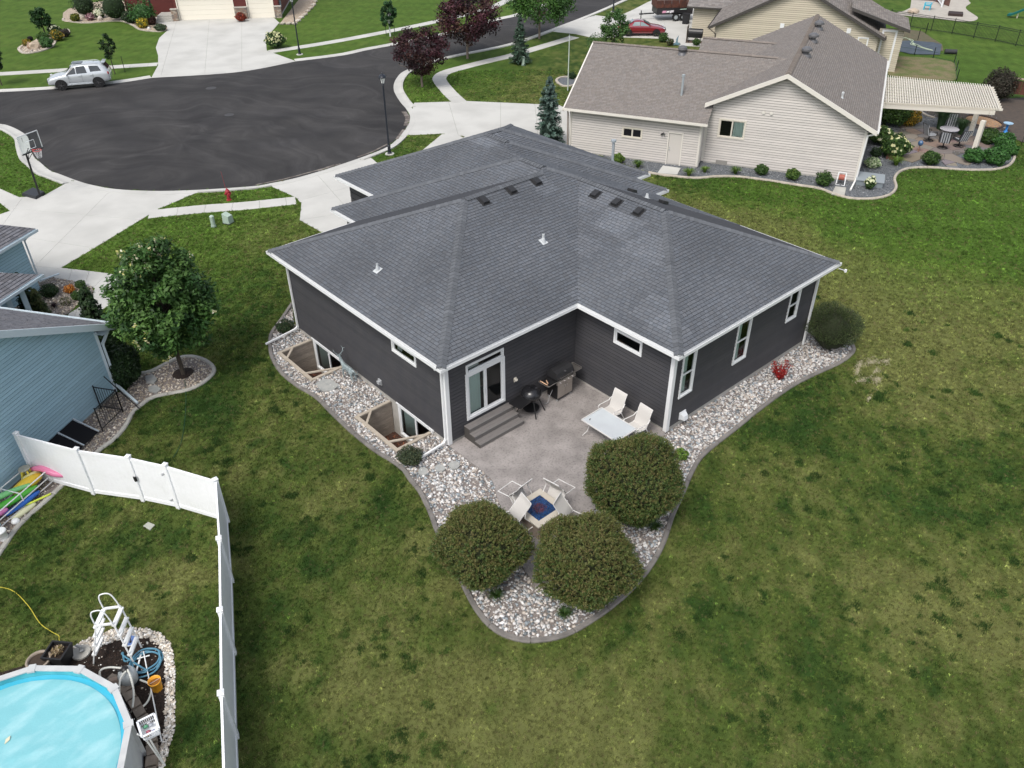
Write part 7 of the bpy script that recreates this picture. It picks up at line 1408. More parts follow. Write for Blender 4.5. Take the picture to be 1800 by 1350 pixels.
def ex_suv(t_,S):
    for s in (-1,1):
        m_=MB(); m_.tube([(-.45,s*.58,1.74),(-.35,s*.60,1.80),(1.45,s*.58,1.82),(1.6,s*.56,1.76)],.018,6); m_.build('roof_rail',silver,t_)
        m_=MB(); m_.blob((-.80,s*1.03,1.16),(.07,.11,.09),1,.05,1); m_.build('side_mirror',silver,t_)
        m_=MB(); m_.box(-.95,1.0,s*.93-.06,s*.93+.06,.36,.42); m_.build('running_board',silver,t_)
        m_=MB(); m_.blob((-2.24,s*.70,.88),(.12,.17,.09),1,.05,1); m_.build('headlight',lampm,t_); m_=MB(); m_.blob((2.27,s*.80,1.05),(.07,.12,.15),1,.05,1); m_.build('tail_light',redl,t_)
        for x in (-.72,.28,1.12): m_=MB(); m_.box(x-.004,x+.004,s*.945-.012,s*.945+.012,.5,1.1); m_.build('door_seam',M('arch_dark',(.008,.008,.009),.9),t_)
        for x in (.1,.98): m_=MB(); m_.bar((x-.09,s*.965,1.0),(x+.09,s*.965,1.0),.03,.03); m_.build('door_handle',silver,t_)
    m_=MB(); m_.box(-.35,.45,-.42,.42,1.835,1.848); m_.build('sunroof',M('car_glass',(.02,.025,.028),.06,spec=.9),t_)
    m_=MB(); m_.box(-2.44,-2.38,-.55,.55,.55,.75); m_.build('grille',blackm,t_); m_=MB(); m_.add([(1.9,-.6,1.80),(1.9,.6,1.80),(2.18,.58,1.78),(2.18,-.58,1.78),(1.9,-.6,1.84),(1.9,.6,1.84),(2.18,.58,1.81),(2.18,-.58,1.81)],[(4,5,6,7),(2,3,7,6),(0,1,5,4)]); m_.build('spoiler',silver,t_)
    m_=MB(); m_.tube([(1.3,-.35,1.84),(1.4,-.35,2.0)],.01,5); m_.build('antenna',blackm,t_)
suv=[(-2.40,.72,.42,.72,.74,.6),(-2.32,.86,.36,.84,.88,.66),(-2.0,.94,.36,.96,1.02,.70),(-1.4,.955,.34,1.06,1.12,.72),(-.98,.955,.34,1.12,1.15,.72),(-.45,.955,.34,1.14,1.72,.62),(-.1,.955,.34,1.14,1.80,.66),(.6,.955,.34,1.15,1.83,.66),(1.5,.955,.34,1.17,1.80,.64),(2.0,.94,.36,1.18,1.74,.60),(2.28,.90,.42,1.16,1.35,.58),(2.38,.82,.5,.9,.92,.56)]
car('suv','silver SUV parked along the far kerb of the cul-de-sac',(cpt.x,cpt.y,H(*cpt)+.01),ang,4.8,1.91,1.8,suv,silver,'car',.39,wx=(-1.40,1.39),panes=[[(-.85,.05),(-.12,.05),(-.12,.9),(-.40,.9)],[(-.06,.05),(.72,.05),(.62,.9),(-.06,.9)],[(.98,.15),(1.80,.18),(1.62,.85),(.92,.9)]],ws=[(-.98,-.72,1.17),(-.98,.72,1.17),(-.47,.60,1.705),(-.47,-.60,1.705)],rw=[(2.31,-.56,1.32),(2.31,.56,1.32),(2.06,.52,1.70),(2.06,-.52,1.70)],extras=ex_suv)
a=T((1150.5,64));b=T((1105,64)); d=Vector((a.x-b.x,a.y-b.y)); sc_f=d.length; d.normalize(); mid=Vector(((a.x+b.x)/2,(a.y+b.y)/2)); n=Vector((-d.y,d.x)); n=n if n.dot(Vector((1,1)))>0 else -n; cpt=mid+n*.75; ang=math.atan2(-d.y,-d.x)
def ex_sed(t_,S):
    for s in (-1,1):
        m_=MB(); m_.blob((-.72,s*.95,.98),(.07,.10,.06),1,.05,1); m_.build('side_mirror',red,t_); m_=MB(); m_.blob((-2.14,s*.58,.68),(.16,.22,.07),1,.05,1); m_.build('headlight',lampm,t_); m_=MB(); m_.blob((2.30,s*.6,.78),(.06,.2,.08),1,.05,1); m_.build('tail_light',redl,t_)
        m_=MB(); m_.box(-1.0,1.0,s*.885-.012,s*.885+.012,.48,.50); m_.build('side_moulding',blackm,t_)
    m_=MB(); m_.box(-2.36,-2.30,-.4,.4,.45,.62); m_.build('grille',blackm,t_)
sed=[(-2.34,.62,.32,.55,.57,.5),(-2.22,.80,.26,.66,.70,.56),(-1.8,.87,.24,.78,.83,.60),(-1.2,.885,.22,.87,.92,.62),(-.85,.885,.22,.91,.94,.62),(-.15,.885,.22,.93,1.34,.52),(.25,.885,.22,.93,1.40,.54),(.8,.885,.22,.94,1.37,.52),(1.45,.88,.22,.95,1.02,.60),(2.0,.86,.26,.94,.98,.60),(2.28,.80,.32,.86,.88,.56),(2.36,.70,.4,.7,.72,.5)]
car('sedan','dark red four door car parked on the driveway behind the bushy tree','%s'%'' or (cpt.x,cpt.y,H(*cpt)+.02),ang,4.7,1.78,1.4,sed,red,'car',.31,wx=(-1.40,1.30),panes=[[(-.70,.08),(.18,.08),(.18,.9),(-.10,.85)],[(.24,.08),(.98,.08),(.78,.85),(.24,.9)]],ws=[(-.86,-.66,.965),(-.86,.66,.965),(-.18,.50,1.335),(-.18,-.50,1.335)],rw=[(1.42,-.62,1.02),(1.42,.62,1.02),(.84,.50,1.36),(.84,-.50,1.36)],extras=ex_sed,glass=M('car_glass_light',(.16,.22,.23),.1,spec=.8))
# dump trailer on the driveway
A=T((1150,38));B=T((1216,36)); d=Vector((B.x-A.x,B.y-A.y)); Lt=d.length; d.normalize(); tr=thing('dump_trailer','black dump trailer with rusty brown raised sides on the far driveway','trailer',(A.x,A.y,H(A.x,A.y)+.02),math.atan2(d.y,d.x)); warm_tone=M('rusty_steel',(.10,.035,.022),.8,(.05,.022,.018),scale=3,bump=.2,speck=.2)
m_=MB(); m_.box(.2,Lt,0,2.1,.62,1.25); m_.build('box_side',M('trailer_black',(.02,.019,.022),.4,spec=.5),tr)
for k in range(5): q=.1+(Lt)/5*k; m_=MB(); m_.box(q,q+Lt/5-.04,-.02,.03,1.27,2.0); m_.build('side_panel',warm_tone,tr); m_=MB(); m_.box(q,q+Lt/5-.04,2.08,2.13,1.27,2.0); m_.build('side_panel',warm_tone,tr)
m_=MB(); m_.box(.1,.14,0,2.1,1.27,2.0); m_.build('front_panel',warm_tone,tr); m_=MB(); m_.box(.15,Lt,.05,2.05,1.6,1.66); m_.build('load_cover',M('trailer_grey',(.14,.13,.125),.8),tr)
for x in (Lt*.55,Lt*.75):
    m_=MB(); m_.tube([(x,-.02,.38),(x,-.24,.38)],.37,20); wh=m_.build('wheel',rubber,tr); m_=MB(); m_.tube([(x,-.25,.38),(x,-.26,.38)],.2,14); m_.build('rim',steel,wh)
m_=MB(); m_.box(Lt*.55-.5,Lt*.75+.5,-.28,0,.80,.84); m_.build('fender',blackm,tr); m_=MB(); m_.bar((.2,1.05,.6),(-1.4,1.05,.55),.12,.12); m_.build('tongue',blackm,tr); m_=MB(); m_.bar((-1.2,1.05,.0),(-1.2,1.05,.9),.08,.08); m_.build('jack',blackm,tr)
for x0_,x1_,z0,z1,c in ((.75,1.15,.78,1.02,(.62,.30,.42)),(1.18,1.5,.8,1.0,(.70,.68,.70)),(1.55,1.95,.76,1.04,(.72,.70,.74)),(2.6,3.3,1.06,1.16,(.40,.58,.50))): m_=MB(); m_.col=c; m_.add([(x0_,-.006,z0),(x1_,-.006,z0+.02),(x1_+.05,-.006,z1),(x0_+.06,-.006,z1-.03)],[(0,1,2,3)]); m_.build('decal',M('decal',(1,1,1),.5),tr)
def bin_(px,label,col):
    w=T(px); t_=thing('trash_bin',label,'bin',(w.x,w.y,w.z),rad(20)); m_=MB(); m_.add([(-.25,-.28,0),(.25,-.28,0),(.25,.28,0),(-.25,.28,0),(-.3,-.34,.95),(.3,-.34,.95),(.3,.34,.95),(-.3,.34,.95)],[(0,1,5,4),(1,2,6,5),(2,3,7,6),(3,0,4,7),(4,5,6,7)]); m_.build('body',col,t_); m_=MB(); m_.box(-.33,.33,-.37,.37,.95,1.0); m_.build('lid',col,t_)
    for y in (-.25,.25): m_=MB(); m_.tube([(.28,y-.03,.12),(.28,y+.03,.12)],.12,12); m_.build('wheel',rubber,t_)
bin_((1205,42),'black wheeled trash bin beside the trailer',M('bin_black',(.015,.015,.017),.6))
# barbecue and propane by the tan garage
w=T((1222,75)); t_=thing('smoker_grill','black barbecue with a wooden end board by the tan garage wall','grill',(w.x,w.y,w.z),rad(-60)); m_=MB(); m_.box(-.7,.6,-.35,.35,.5,.85); m_.build('firebox',blackm,t_); m_=MB(); m_.tube([(-.7,0,.9),(.6,0,.9)],.36,14); m_.build('lid',blackm,t_); m_=MB(); m_.box(-.85,-.80,-.5,.5,.0,1.5); m_.build('end_board',M('grey_wood',(.17,.15,.13),.8),t_); m_=MB(); m_.box(-.8,.8,-.3,.35,0,.12); m_.build('base',M('brown_base',(.12,.08,.06),.8),t_)
for x in (-.6,.5): m_=MB(); m_.bar((x,-.3,0),(x,-.3,.5),.05,.05); m_.build('leg',blackm,t_)
# ------------------------------------------------------------------ street lamps, hydrant, pedestals, hoop, flagpole
navy=M('lamp_post_navy',(.010,.014,.022),.4,spec=.5); lg=M('lamp_glass',(.60,.62,.60),.25,spec=.6)
def lamp(bpx,tpx,label):
    w,h_=pole_h(bpx,tpx); t_=thing('street_lamp',label,'street lamp',(w.x,w.y,w.z),0,'black street lamps round the cul-de-sac'); m_=MB(); m_.lathe([(.30,-.05),(.30,.05)],20); m_.build('concrete_base',conc,t_); hp=h_-.62
    m_=MB(); m_.lathe([(.15,.04),(.15,.10),(.11,.14),(.10,.55),(.12,.57),(.075,.62),(.06,1.0),(.05,hp-.12),(.08,hp-.1),(.05,hp-.06),(.10,hp)],16); m_.build('post',navy,t_,False)
    m_=MB(); m_.lathe([(.09,hp),(.17,hp+.32),(.165,hp+.34)],8); m_.build('lantern_glass',lg,t_)
    for k in range(4): a=k*PI/2+PI/4; m_=MB(); m_.bar((.10*math.cos(a),.10*math.sin(a),hp),(.19*math.cos(a),.19*math.sin(a),hp+.34),.02,.02); m_.build('lantern_bar',navy,t_)
    m_=MB(); m_.lathe([(.24,hp+.33),(.25,hp+.36),(.20,hp+.46),(.09,hp+.53),(.05,hp+.56),(.05,hp+.60),(.01,hp+.66)],12); m_.build('lantern_cap',navy,t_)
lamp((685,271),(671,128),'black street lamp on the small lawn triangle by the charcoal house'); lamp((527,96),(511,-10),'black street lamp on the far verge by the cream driveway'); lamp((1078,21),(1082,-90),'black street lamp on the verge near the red car'); lamp((935,30),(925,3),'short street lamp seen beside the green tree above the spruce') if False else None
w,h_=pole_h((403,352),(402,330)); t_=thing('fire_hydrant','red fire hydrant on the grass strip by the cul-de-sac','hydrant',(w.x,w.y,w.z)); hy=M('hydrant_red',(.30,.025,.035),.5,spec=.4)
m_=MB(); m_.lathe([(.15,0),(.15,.05),(.10,.07),(.10,.48),(.14,.50),(.14,.55),(.11,.60),(.06,.68),(.03,.70),(.03,.75)],14); m_.build('barrel',hy,t_); m_=MB(); m_.tube([(-.18,0,.42),(.18,0,.42)],.06,10); m_.build('side_nozzle',hy,t_); m_=MB(); m_.tube([(0,0,.40),(.0,-.20,.40)],.075,12); m_.build('front_nozzle',hy,t_); m_=MB(); m_.tube([(-.06,0,.7),(-.12,0,1.75)],.008,5); m_.build('marker_rod',hy,t_)
grn=M('pedestal_green',(.36,.45,.38),.55)
def ped(px,label,r=.13,h_=.62,box=False,rz=0):
    w=T(px); t_=thing('utility_pedestal',label,'utility pedestal',(w.x,w.y,w.z),rad(rz)); t_.scale=(.72,.72,1.05) if box else (1,1,1)
    if box: m_=MB(); m_.add([(-.28,-.3,0),(.28,-.3,0),(.28,.3,0),(-.28,.3,0),(-.25,-.26,.42),(.25,-.26,.42),(.25,.28,.55),(-.25,.28,.55)],[(0,1,5,4),(1,2,6,5),(2,3,7,6),(3,0,4,7),(4,5,6,7)]); m_.build('cabinet',grn,t_); m_=MB(); m_.box(-.32,.32,-.34,.34,-.03,.04); m_.build('pad',blackm,t_)
    else: m_=MB(); m_.lathe([(r,0),(r,.12),(r*.92,.13),(r*.92,h_-.06),(r*.97,h_-.05),(r*.95,h_),(r*.5,h_+.05)],14); m_.build('housing',grn,t_); m_=MB(); m_.lathe([(r*1.12,0),(r*1.12,.06)],14); m_.build('collar',M('ped_collar',(.22,.28,.24),.6),t_)
ped((376,399),'slim round green utility pedestal on the lawn, left of the cabinet'); ped((402,392),'low green utility cabinet on the lawn by the sidewalk',box=True,rz=25); ped((920,115),'pale green pedestal in front of the small spruce, left one',.16,.7); ped((927,110),'pale green pedestal in front of the small spruce, right one',.13,.85); ped((492,73),'small pale green pedestal behind the flowering shrub',.13,.6)
# basketball hoop
w=T((71,346)); hb=thing('basketball_hoop','portable basketball hoop with a clear backboard at the edge of the driveway','basketball hoop',(w.x,w.y,w.z)); bc=G((52,250),3.25); wdv=(G((63,232),3.7)-G((33,243),3.7)); wdv.z=0; wdv.normalize(); nv=Vector((wdv.y,-wdv.x,0)); 
rimp=G((66,263),2.75); 
if nv.dot(rimp-bc)<0: nv=-nv
o0=Vector((w.x,w.y,w.z)); BC=bc-o0
m_=MB(); bs_=[T(p)-o0 for p in ((38,344),(58,333),(80,341),(64,351))]; m_.add([(p.x,p.y,0) for p in bs_]+[(p.x*.9,p.y*.9,.18) for p in bs_],[(0,1,5,4),(1,2,6,5),(2,3,7,6),(3,0,4,7),(4,5,6,7)][::1]); m_.build('base',M('base_black',(.02,.022,.026),.5),hb)
m_=MB(); m_.tube([(0,0,.1),(BC.x*.6-nv.x*.35,BC.y*.6-nv.y*.35,2.5)],.055,10); m_.build('pole',blackm,hb); pt=Vector((BC.x*.6-nv.x*.35,BC.y*.6-nv.y*.35,2.5))
def bb(u,v,o=0.): return tuple(BC+wdv*u+Vector((0,0,v))+nv*o)
for u in (-.18,.18): m_=MB(); m_.tube([pt,bb(u,-.3,-.04)],.025,6); m_.tube([pt-Vector((0,0,.35)),bb(u,-.45,-.04)],.02,6); m_.build('arm',blackm,hb)
m_=MB(); m_.add([bb(-.66,-.5),bb(.66,-.5),bb(.66,.45),bb(-.66,.45)],[(0,1,2,3)]); bdp=m_.build('backboard',glassmat('board_clear',(.80,.86,.86),.05),hb)
m_=MB()
for a,b in (((-.68,-.5),(-.68,.47)),((.68,-.5),(.68,.47)),((-.68,.47),(.68,.47))): m_.bar(bb(*a),bb(*b),.045,.04)
m_.build('board_frame',M('frame_white',(.60,.62,.62),.4),bdp); m_=MB(); m_.bar(bb(-.70,-.52),bb(.70,-.52),.08,.06); m_.build('lower_pad',blackm,bdp)
m_=MB()
for a,b in (((-.28,-.35),(-.28,.08)),((.28,-.35),(.28,.08)),((-.28,.08),(.28,.08)),((-.28,-.35),(.28,-.35))): m_.bar(bb(*a,.01),bb(*b,.01),.045,.01)
m_.build('target_square',white,bdp)
m_=MB()
for a,b in (((-.40,.12),(-.40,.38)),((.1,.12),(.1,.38))): m_.bar(bb(*a,.012),bb(*b,.012),.05,.01)
m_.build('board_marks',blackm,bdp)
rc=BC+nv*.38+Vector((0,0,-.42)); m_=MB(); m_.tube([rc+wdv*.225*math.cos(t)+nv*.225*math.sin(t) for t in [2*PI*k/20 for k in range(20)]],.014,6,closed=True); m_.bar(bb(0,-.42,.02),rc-nv*.2,.12,.03); m_.build('rim',M('rim_orange',(.55,.06,.05),.4),hb)
m_=MB()
for k in range(12):
    for s in (-1,1):
        P=[rc+(wdv*math.cos(t+s*f*1.05)+nv*math.sin(t+s*f*1.05))*(.215-.09*f)+Vector((0,0,-.42*f)) for f in (0,.35,.7,1.) for t in (2*PI*k/12,)]; m_.tube(P,.006,4)
nt_=m_.build('net',M('net_white',(.7,.7,.7),.8),hb); nt_['kind']='stuff'
w,h_=pole_h((998,160),(1001,62)); t_=thing('flagpole','slender pale flagpole beside the end of the beige garage','flagpole',(w.x,w.y,w.z)); m_=MB(); m_.tube([(0,0,0),(0,0,h_)],[.045,.03],8); m_.build('pole',M('pole_pale',(.50,.55,.50),.4),t_); m_=MB(); m_.blob((0,0,h_),(.05,.05,.05),1,0,1); m_.build('finial',steel,t_)
# ------------------------------------------------------------------ street trees and far yard planting
tree((742,153),(732,45),104,'smaller dark purple leaved tree on the lawn island by the kerb',G_PU,6500,.10,.20,.09,clumps=120,cs=.15,shape='vase',limbs=12,stem_col=M('bark_pale',(.20,.16,.13),.9)); tree((822,103),(815,-12),116,'larger dark purple leaved tree beside the street, behind the other purple one',G_PU+[(.07,.035,.025)],8000,.12,.27,.11,clumps=130,cs=.16,shape='round',limbs=12,stem_col=MATS['bark_pale'])
tree((686,64),(682,-2),27,'young narrow green tree with stakes on the far verge',[(.025,.070,.025),(.035,.09,.03),(.02,.05,.018)],2600,.11,.26,.07,clumps=50,shape='oval',stem_col=white,cs=.22); tree((202,130),(181,55),26,'sparse young tree with open branches near the silver SUV',G_DK+[(.04,.07,.025)],1100,.10,.34,.04,clumps=40,shape='oval',cs=.2,limbs=6)
tree((80,62),(70,14),30,'small round lollipop tree in the far island bed',[(.03,.075,.022),(.02,.055,.018)],2600,.12,.3,.07,clumps=50,shape='round',cs=.24); tree((948,68),(940,-45),112,'leafy mid green tree on the verge above the small spruce',[(.06,.14,.03),(.045,.105,.025),(.08,.17,.035),(.035,.08,.02)],8000,.13,.2,.11,clumps=120,cs=.16,stem_col=MATS['bark_pale'],limbs=12)
tree((3,150),(-8,68),30,'dark young tree cut off by the left edge of the photo',G_DK,1800,.12,.3,.05,clumps=40,shape='oval',cs=.24)
tree((1078,90),(1082,14),54,'pale airy green shrub tree beside the red car',[(.06,.13,.035),(.045,.10,.03),(.09,.16,.05)],3400,.10,.15,.06,clumps=60,cs=.17,shape='oval')
tree((898,-2),(896,-80),40,'tree just above the top edge with its white trunk on the verge',G_GR,1500,.13,.3,.06,clumps=40,stem_col=white) if False else None
shrub((1050,76),20,'loose pale bush between the sidewalk and the red car',[(.06,.13,.035),(.045,.10,.03)],700,.08,core=False,lo=.4)
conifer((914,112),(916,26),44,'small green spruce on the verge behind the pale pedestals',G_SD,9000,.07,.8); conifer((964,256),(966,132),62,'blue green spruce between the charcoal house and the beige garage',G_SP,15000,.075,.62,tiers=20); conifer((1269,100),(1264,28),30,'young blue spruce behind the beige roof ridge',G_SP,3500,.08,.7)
for p,r,lb,pal,kw in (((484,70),17,'round shrub with cream flowers at the corner of the cream driveway',G_DK+G_GR,dict(flowers=[(.55,.55,.30)],fn=120,fsz=.1)),):
    shrub(p,r,lb,pal,1500,.09,**kw)
# island bed and foundation bed across the street
ib=struct('island_bed'); P_=spline(TP([(33,87),(42,80),(62,74),(68,69),(95,62),(104,56),(118,52),(121,60),(108,68),(98,72),(94,80),(80,88),(60,93),(42,94)]),3,True); flat('bed_gravel',P_,.03,M('tan_gravel',(.40,.33,.25),.9,(.30,.24,.18),scale=5,bump=.5,bscale=30,speck=.4,sscale=14),ib); stones('bed_stones',P_,900,.04,.10,PALT,ib,dz=.03,seed=51); i2=struct('bed_edging'); ribbon('edging_stone',P_+[P_[0]],.22,1.6,.09,edging_w,i2)
def rock(px,r,label,col,sq=(1,.7,1)):
    x,y,rr,z=disc(px[0],px[1],r,.6); m_=MB(); m_.col=col; m_.blob((0,0,rr*.5*sq[2]),(rr*sq[0],rr*sq[1],rr*sq[2]),px[0],.35,2,1.3); o=m_.build('boulder',rockm,None,False); o.location=(x,y,z); return tagp(o,label,'boulder')
rock((64,79),10,'large tan boulder in the far island bed',(.42,.34,.26),(1.2,.8,.9)); rock((52,82),6,'upright brown boulder at the near end of the island bed',(.30,.21,.15),(.7,.6,1.3)); rock((88,66),6,'pale boulder between the shrubs of the island bed',(.48,.42,.36)); rock((145,29),6,'pale boulder in the far foundation bed',(.50,.45,.38)); rock((176,33),5,'round pale boulder beside the white flowered shrub',(.52,.46,.40)); rock((262,50),3,'small white rock by the yellow flowers',(.65,.63,.6))
for p,r,lb,pal,kw in (((47,75),7,'orange yellow flowers at the near end of the island bed',[(.42,.28,.03),(.30,.20,.04),(.10,.12,.03)],{}),((53,68),4,'dark purple globe plant in the island bed',[(.02,.03,.02),(.03,.02,.03)],{}),((76,66),10,'dark green mound behind the boulder in the island bed',G_GR,{}),((81,75),11,'bright green plant at the front of the island bed',[(.05,.12,.03),(.07,.15,.05)],{}),((94,52),10,'dark shrub with pale flowers in the island bed',G_DK,dict(flowers=[(.55,.56,.4)],fn=60,fsz=.12)),((100,62),11,'golden yellow flowered shrub in the island bed',[(.40,.26,.03),(.10,.12,.02),(.06,.08,.02)],{}),((114,58),8,'dark bronze shrub at the far end of the island bed',[(.05,.035,.03),(.035,.04,.025)],{}),
 ((132,31),8,'yellow green dotted shrub at the left end of the foundation bed',[(.10,.13,.02),(.05,.08,.02),(.3,.25,.03)],{}),((158,30),7,'pink flowering plant in the foundation bed',[(.35,.16,.20),(.10,.05,.05),(.5,.35,.38)],{}),((174,24),9,'white flowered shrub in the foundation bed',G_GR,dict(flowers=[(.62,.62,.5)],fn=260,fsz=.13)),((148,12),22,'big dark evergreen at the left of the red house front',G_DK,dict(sq=1.1)),((200,14),26,'wide dark evergreen in front of the red house porch',G_DK,dict(sq=1.)),((228,30),13,'dark round shrub in the foundation bed',G_DK,{}),((250,22),24,'broad leafy green shrub by the porch steps',[(.045,.12,.03),(.06,.15,.04),(.03,.08,.02)],dict(lsz=.12)),((250,41),10,'yellow flowered plant at the corner of the foundation bed',[(.55,.40,.03),(.12,.14,.03)],{}),((265,36),9,'dark wine red plant beside the yellow flowers',[(.045,.02,.02),(.06,.03,.02)],{}),((281,46),10,'low spreading juniper at the driveway corner',[(.06,.09,.05),(.045,.065,.035)],dict(sq=.6)),((423,30),9,'red leaved plant in front of the stone pier between the garage doors',[(.22,.03,.02),(.30,.06,.03),(.12,.03,.02)],{})):
    shrub(p,r,lb,pal,900,kw.pop('lsz',.09),**kw)
fb_=struct('foundation_bed'); P_=spline(TP([(112,36),(122,39),(150,40),(190,37),(215,37),(232,43),(245,51),(262,54),(280,56),(294,52),(290,44),(275,40),(268,30),(262,14),(200,0),(120,16)]),3,True); flat('bed_gravel',P_,.028,MATS['tan_gravel'],fb_); i3=struct('bed_edging'); ribbon('edging_stone',spline(TP([(112,33),(114,37),(150,41),(190,38),(215,38),(232,44),(245,52),(262,55),(282,56),(293,53)]),4),.22,1.6,.09,edging_w,i3)
sg=struct('side_bed'); P_=TP([(492,42),(520,42),(556,8),(552,0),(560,-20),(535,-20),(525,0)]); flat('bed_gravel',P_,.03,MATS['tan_gravel'],sg); 
for i,p in enumerate(((497,43),(508,43),(518,43),(524,38),(530,32),(536,27),(541,21),(546,16),(551,10),(554,4))): w=T(p); m_=MB(); m_.col=random.choice([(.48,.44,.38),(.40,.36,.30)]); m_.blob((0,0,.1),(.38,.22,.16),i,.2,1); o=m_.build('edging_rock',rockm,sg); o.location=(w.x,w.y,w.z)
# stakes beside the young trees
def stake(px,tpx,label): w,h_=pole_h(px,tpx); m_=MB(); m_.tube([(0,0,0),(0,0,h_)],.025,6); o=m_.build('tree_stake',blackm); o.location=tuple(w); tagp(o,label,'stake')
stake((220,127),(218,99),'black metal stake right of the sparse young tree'); stake((679,62),(678,46),'left stake of the young narrow tree on the far verge'); stake((694,60),(692,44),'right stake of the young narrow tree on the far verge')
# ------------------------------------------------------------------ beige house planting bed and patio
rbd=struct('slate_bed'); lo_=[(1140,304),(1160,308),(1178,310),(1222,314),(1261,311),(1300,312),(1350,318),(1400,326),(1439,332),(1472,344),(1500,350),(1536,350),(1564,343),(1575,330),(1572,316),(1579,304),(1597,297),(1633,295),(1689,299),(1744,299),(1772,292),(1783,278),(1779,266),(1770,254)]
oe=spline(TP(lo_),4); bk_=[bP(-9.5,12),bP(-8,20),bP(-1,19),bP(-.0,15),bP(-.0,.3),bP(8.5,.3),bP(16,.3)]+TP([(1060,276)]); pl_=oe+bk_
flat('slate_ground',pl_,.02,slate_bed,rbd); stones('slate_chips',pl_,9000,.02,.05,PALS,rbd,dz=.02,seed=61)
be=struct('bed_edging'); ribbon('edging_stone',oe,.16,1.2,.10,edging_w,be,prof=[(0,.05),(.15,.10),(.85,.10),(1,.05)],gap=.02)
pad=TP([(1155,307),(1165,293.5),(1196,298),(1190,309)]); flat('door_pad',pad,.10,conc,thick=.1)
fstone=M('flagstone_warm',(1,1,1),.85,bump=.2,bscale=30,speck=.1); pa=struct('flagstone_patio'); pP=TP([(1575,240),(1587,264),(1600,272),(1619,279),(1650,279),(1672,278),(1690,271),(1716,268),(1731,257),(1718,246),(1697,238),(1660,231),(1635,228),(1611,222),(1585,222)]); flat('joint_sand',pP,.045,M('joint_dark',(.10,.09,.08),.95),pa); HARD.append(pP)
pp2=TP([(1650,279),(1673,278),(1686,299),(1667,298)]); flat('joint_sand',pp2,.045,MATS['joint_dark'],pa)
r_=np.random.default_rng(12)
def voronoi(P,cell,parent):
    A=np.array(P); pts=[]; x0,y0=A.min(0);x1,y1=A.max(0)
    for i in range(int((x1-x0)/cell)+2):
        for j in range(int((y1-y0)/cell)+2): pts.append((x0+(i+r_.uniform(.1,.9))*cell,y0+(j+r_.uniform(.1,.9))*cell))
    for a in pts:
        if not inpoly(np.array([a[0]]),np.array([a[1]]),P)[0]: continue
        Q=[(a[0]-cell*1.6,a[1]-cell*1.6),(a[0]+cell*1.6,a[1]-cell*1.6),(a[0]+cell*1.6,a[1]+cell*1.6),(a[0]-cell*1.6,a[1]+cell*1.6)]
        for b in pts:
            if b is a: continue
            dx,dy=b[0]-a[0],b[1]-a[1]; L=math.hypot(dx,dy)
            if L>cell*3.2: continue
            mx,my=(a[0]+b[0])/2-dx/L*.02,(a[1]+b[1])/2-dy/L*.02; Q=clip_half(Q,-dx,-dy,dx*mx+dy*my)
            if len(Q)<3: break
        if len(Q)<3: continue
        if P is pp2: Q=clip_poly(Q if area(Q)>0 else Q[::-1],halfs(P))
        if not Q: continue
        if not all(inpoly(np.array([q[0] for q in Q]),np.array([q[1] for q in Q]),P)): Q=[q for q in Q]
        m_=MB(); c=random.choice([(.20,.175,.155),(.175,.15,.135),(.22,.18,.15),(.165,.16,.155),(.20,.155,.13)]); m_.col=tuple(v*random.uniform(.9,1.1) for v in c); h0=H(*a); m_.prism(Q,h0+.03,h0+.065+random.uniform(0,.006)); m_.build('flagstone',fstone,parent)
voronoi(pP,.95,pa); voronoi(pp2,.8,pa)
for p,r,lb,pal,k in (((1087,279),10,'bright lime green shrub by the garage wall behind the charcoal roof',G_LT,0),((1122,290),11,'arching green daylily clump left of the side door',G_GR+G_LT,1),((1211,304),11,'arching daylily clump with yellow leaves just right of the side door',G_LT,1),((1239,299),9,'small yellow green daylily at the inside corner of the beige walls',G_LT,1),((1293,301),11,'round green daylily below the double window',G_LT+G_GR,1),((1339,299),11,'round dark green shrub, left one of three below the gable',G_GR,0),((1394,307),12,'medium green shrub, middle one of three below the gable',G_LT+G_GR,0),((1449,315),15,'larger dark green shrub, right one of three below the gable',G_GR,0)):
    (clump(p,r,lb,pal,170,1.1,w=.02) if k else shrub(p,r,lb,pal,1500,.05,k=.8,sq=.9))
w=T((1477,323)); t_=thing('hose_reel','white frame with a terracotta coloured hose reel against the beige wall','hose reel',(w.x,w.y,w.z),rad(-64)); m_=MB()
for a,b in (((-.22,0,0),(-.2,0,.7)),((.22,0,0),(.2,0,.7)),((-.2,0,.7),(.2,0,.7)),((-.24,-.3,.02),(.24,-.3,.02)),((-.24,-.3,.02),(-.22,0,.7)),((.24,-.3,.02),(.22,0,.7))): m_.bar(a,b,.04,.04)
m_.build('frame',white,t_); m_=MB(); m_.tube([(-.16,-.05,.42),(.16,-.05,.42)],.17,16); m_.build('hose_coil',M('hose_terracotta',(.34,.10,.07),.6),t_)
flag(0,[(1461,343),(1468,330),(1487,332),(1484,345)],conc_old,'square concrete paver under the hose reel',name='paver',cat='paver',dz=.06)
shrub((1529,326),9,'small shrub with creamy flower heads beyond the house corner',G_GR,700,.05,sq=1.3,flowers=[(.60,.62,.42)],fn=60,fsz=.09); shrub((1535,283),14,'low plant with white variegated leaves above the grey boxed well',[(.35,.42,.25),(.50,.55,.38),(.10,.18,.06)],900,.07,sq=.6); clump((1576,284),14,'lime green arching plant in the slate bed near the glass ornament',G_LT,220,1.,w=.02); shrub((1637,278),15,'round dark green shrub left of the flagstone path',G_GR[1:],2200,.05)
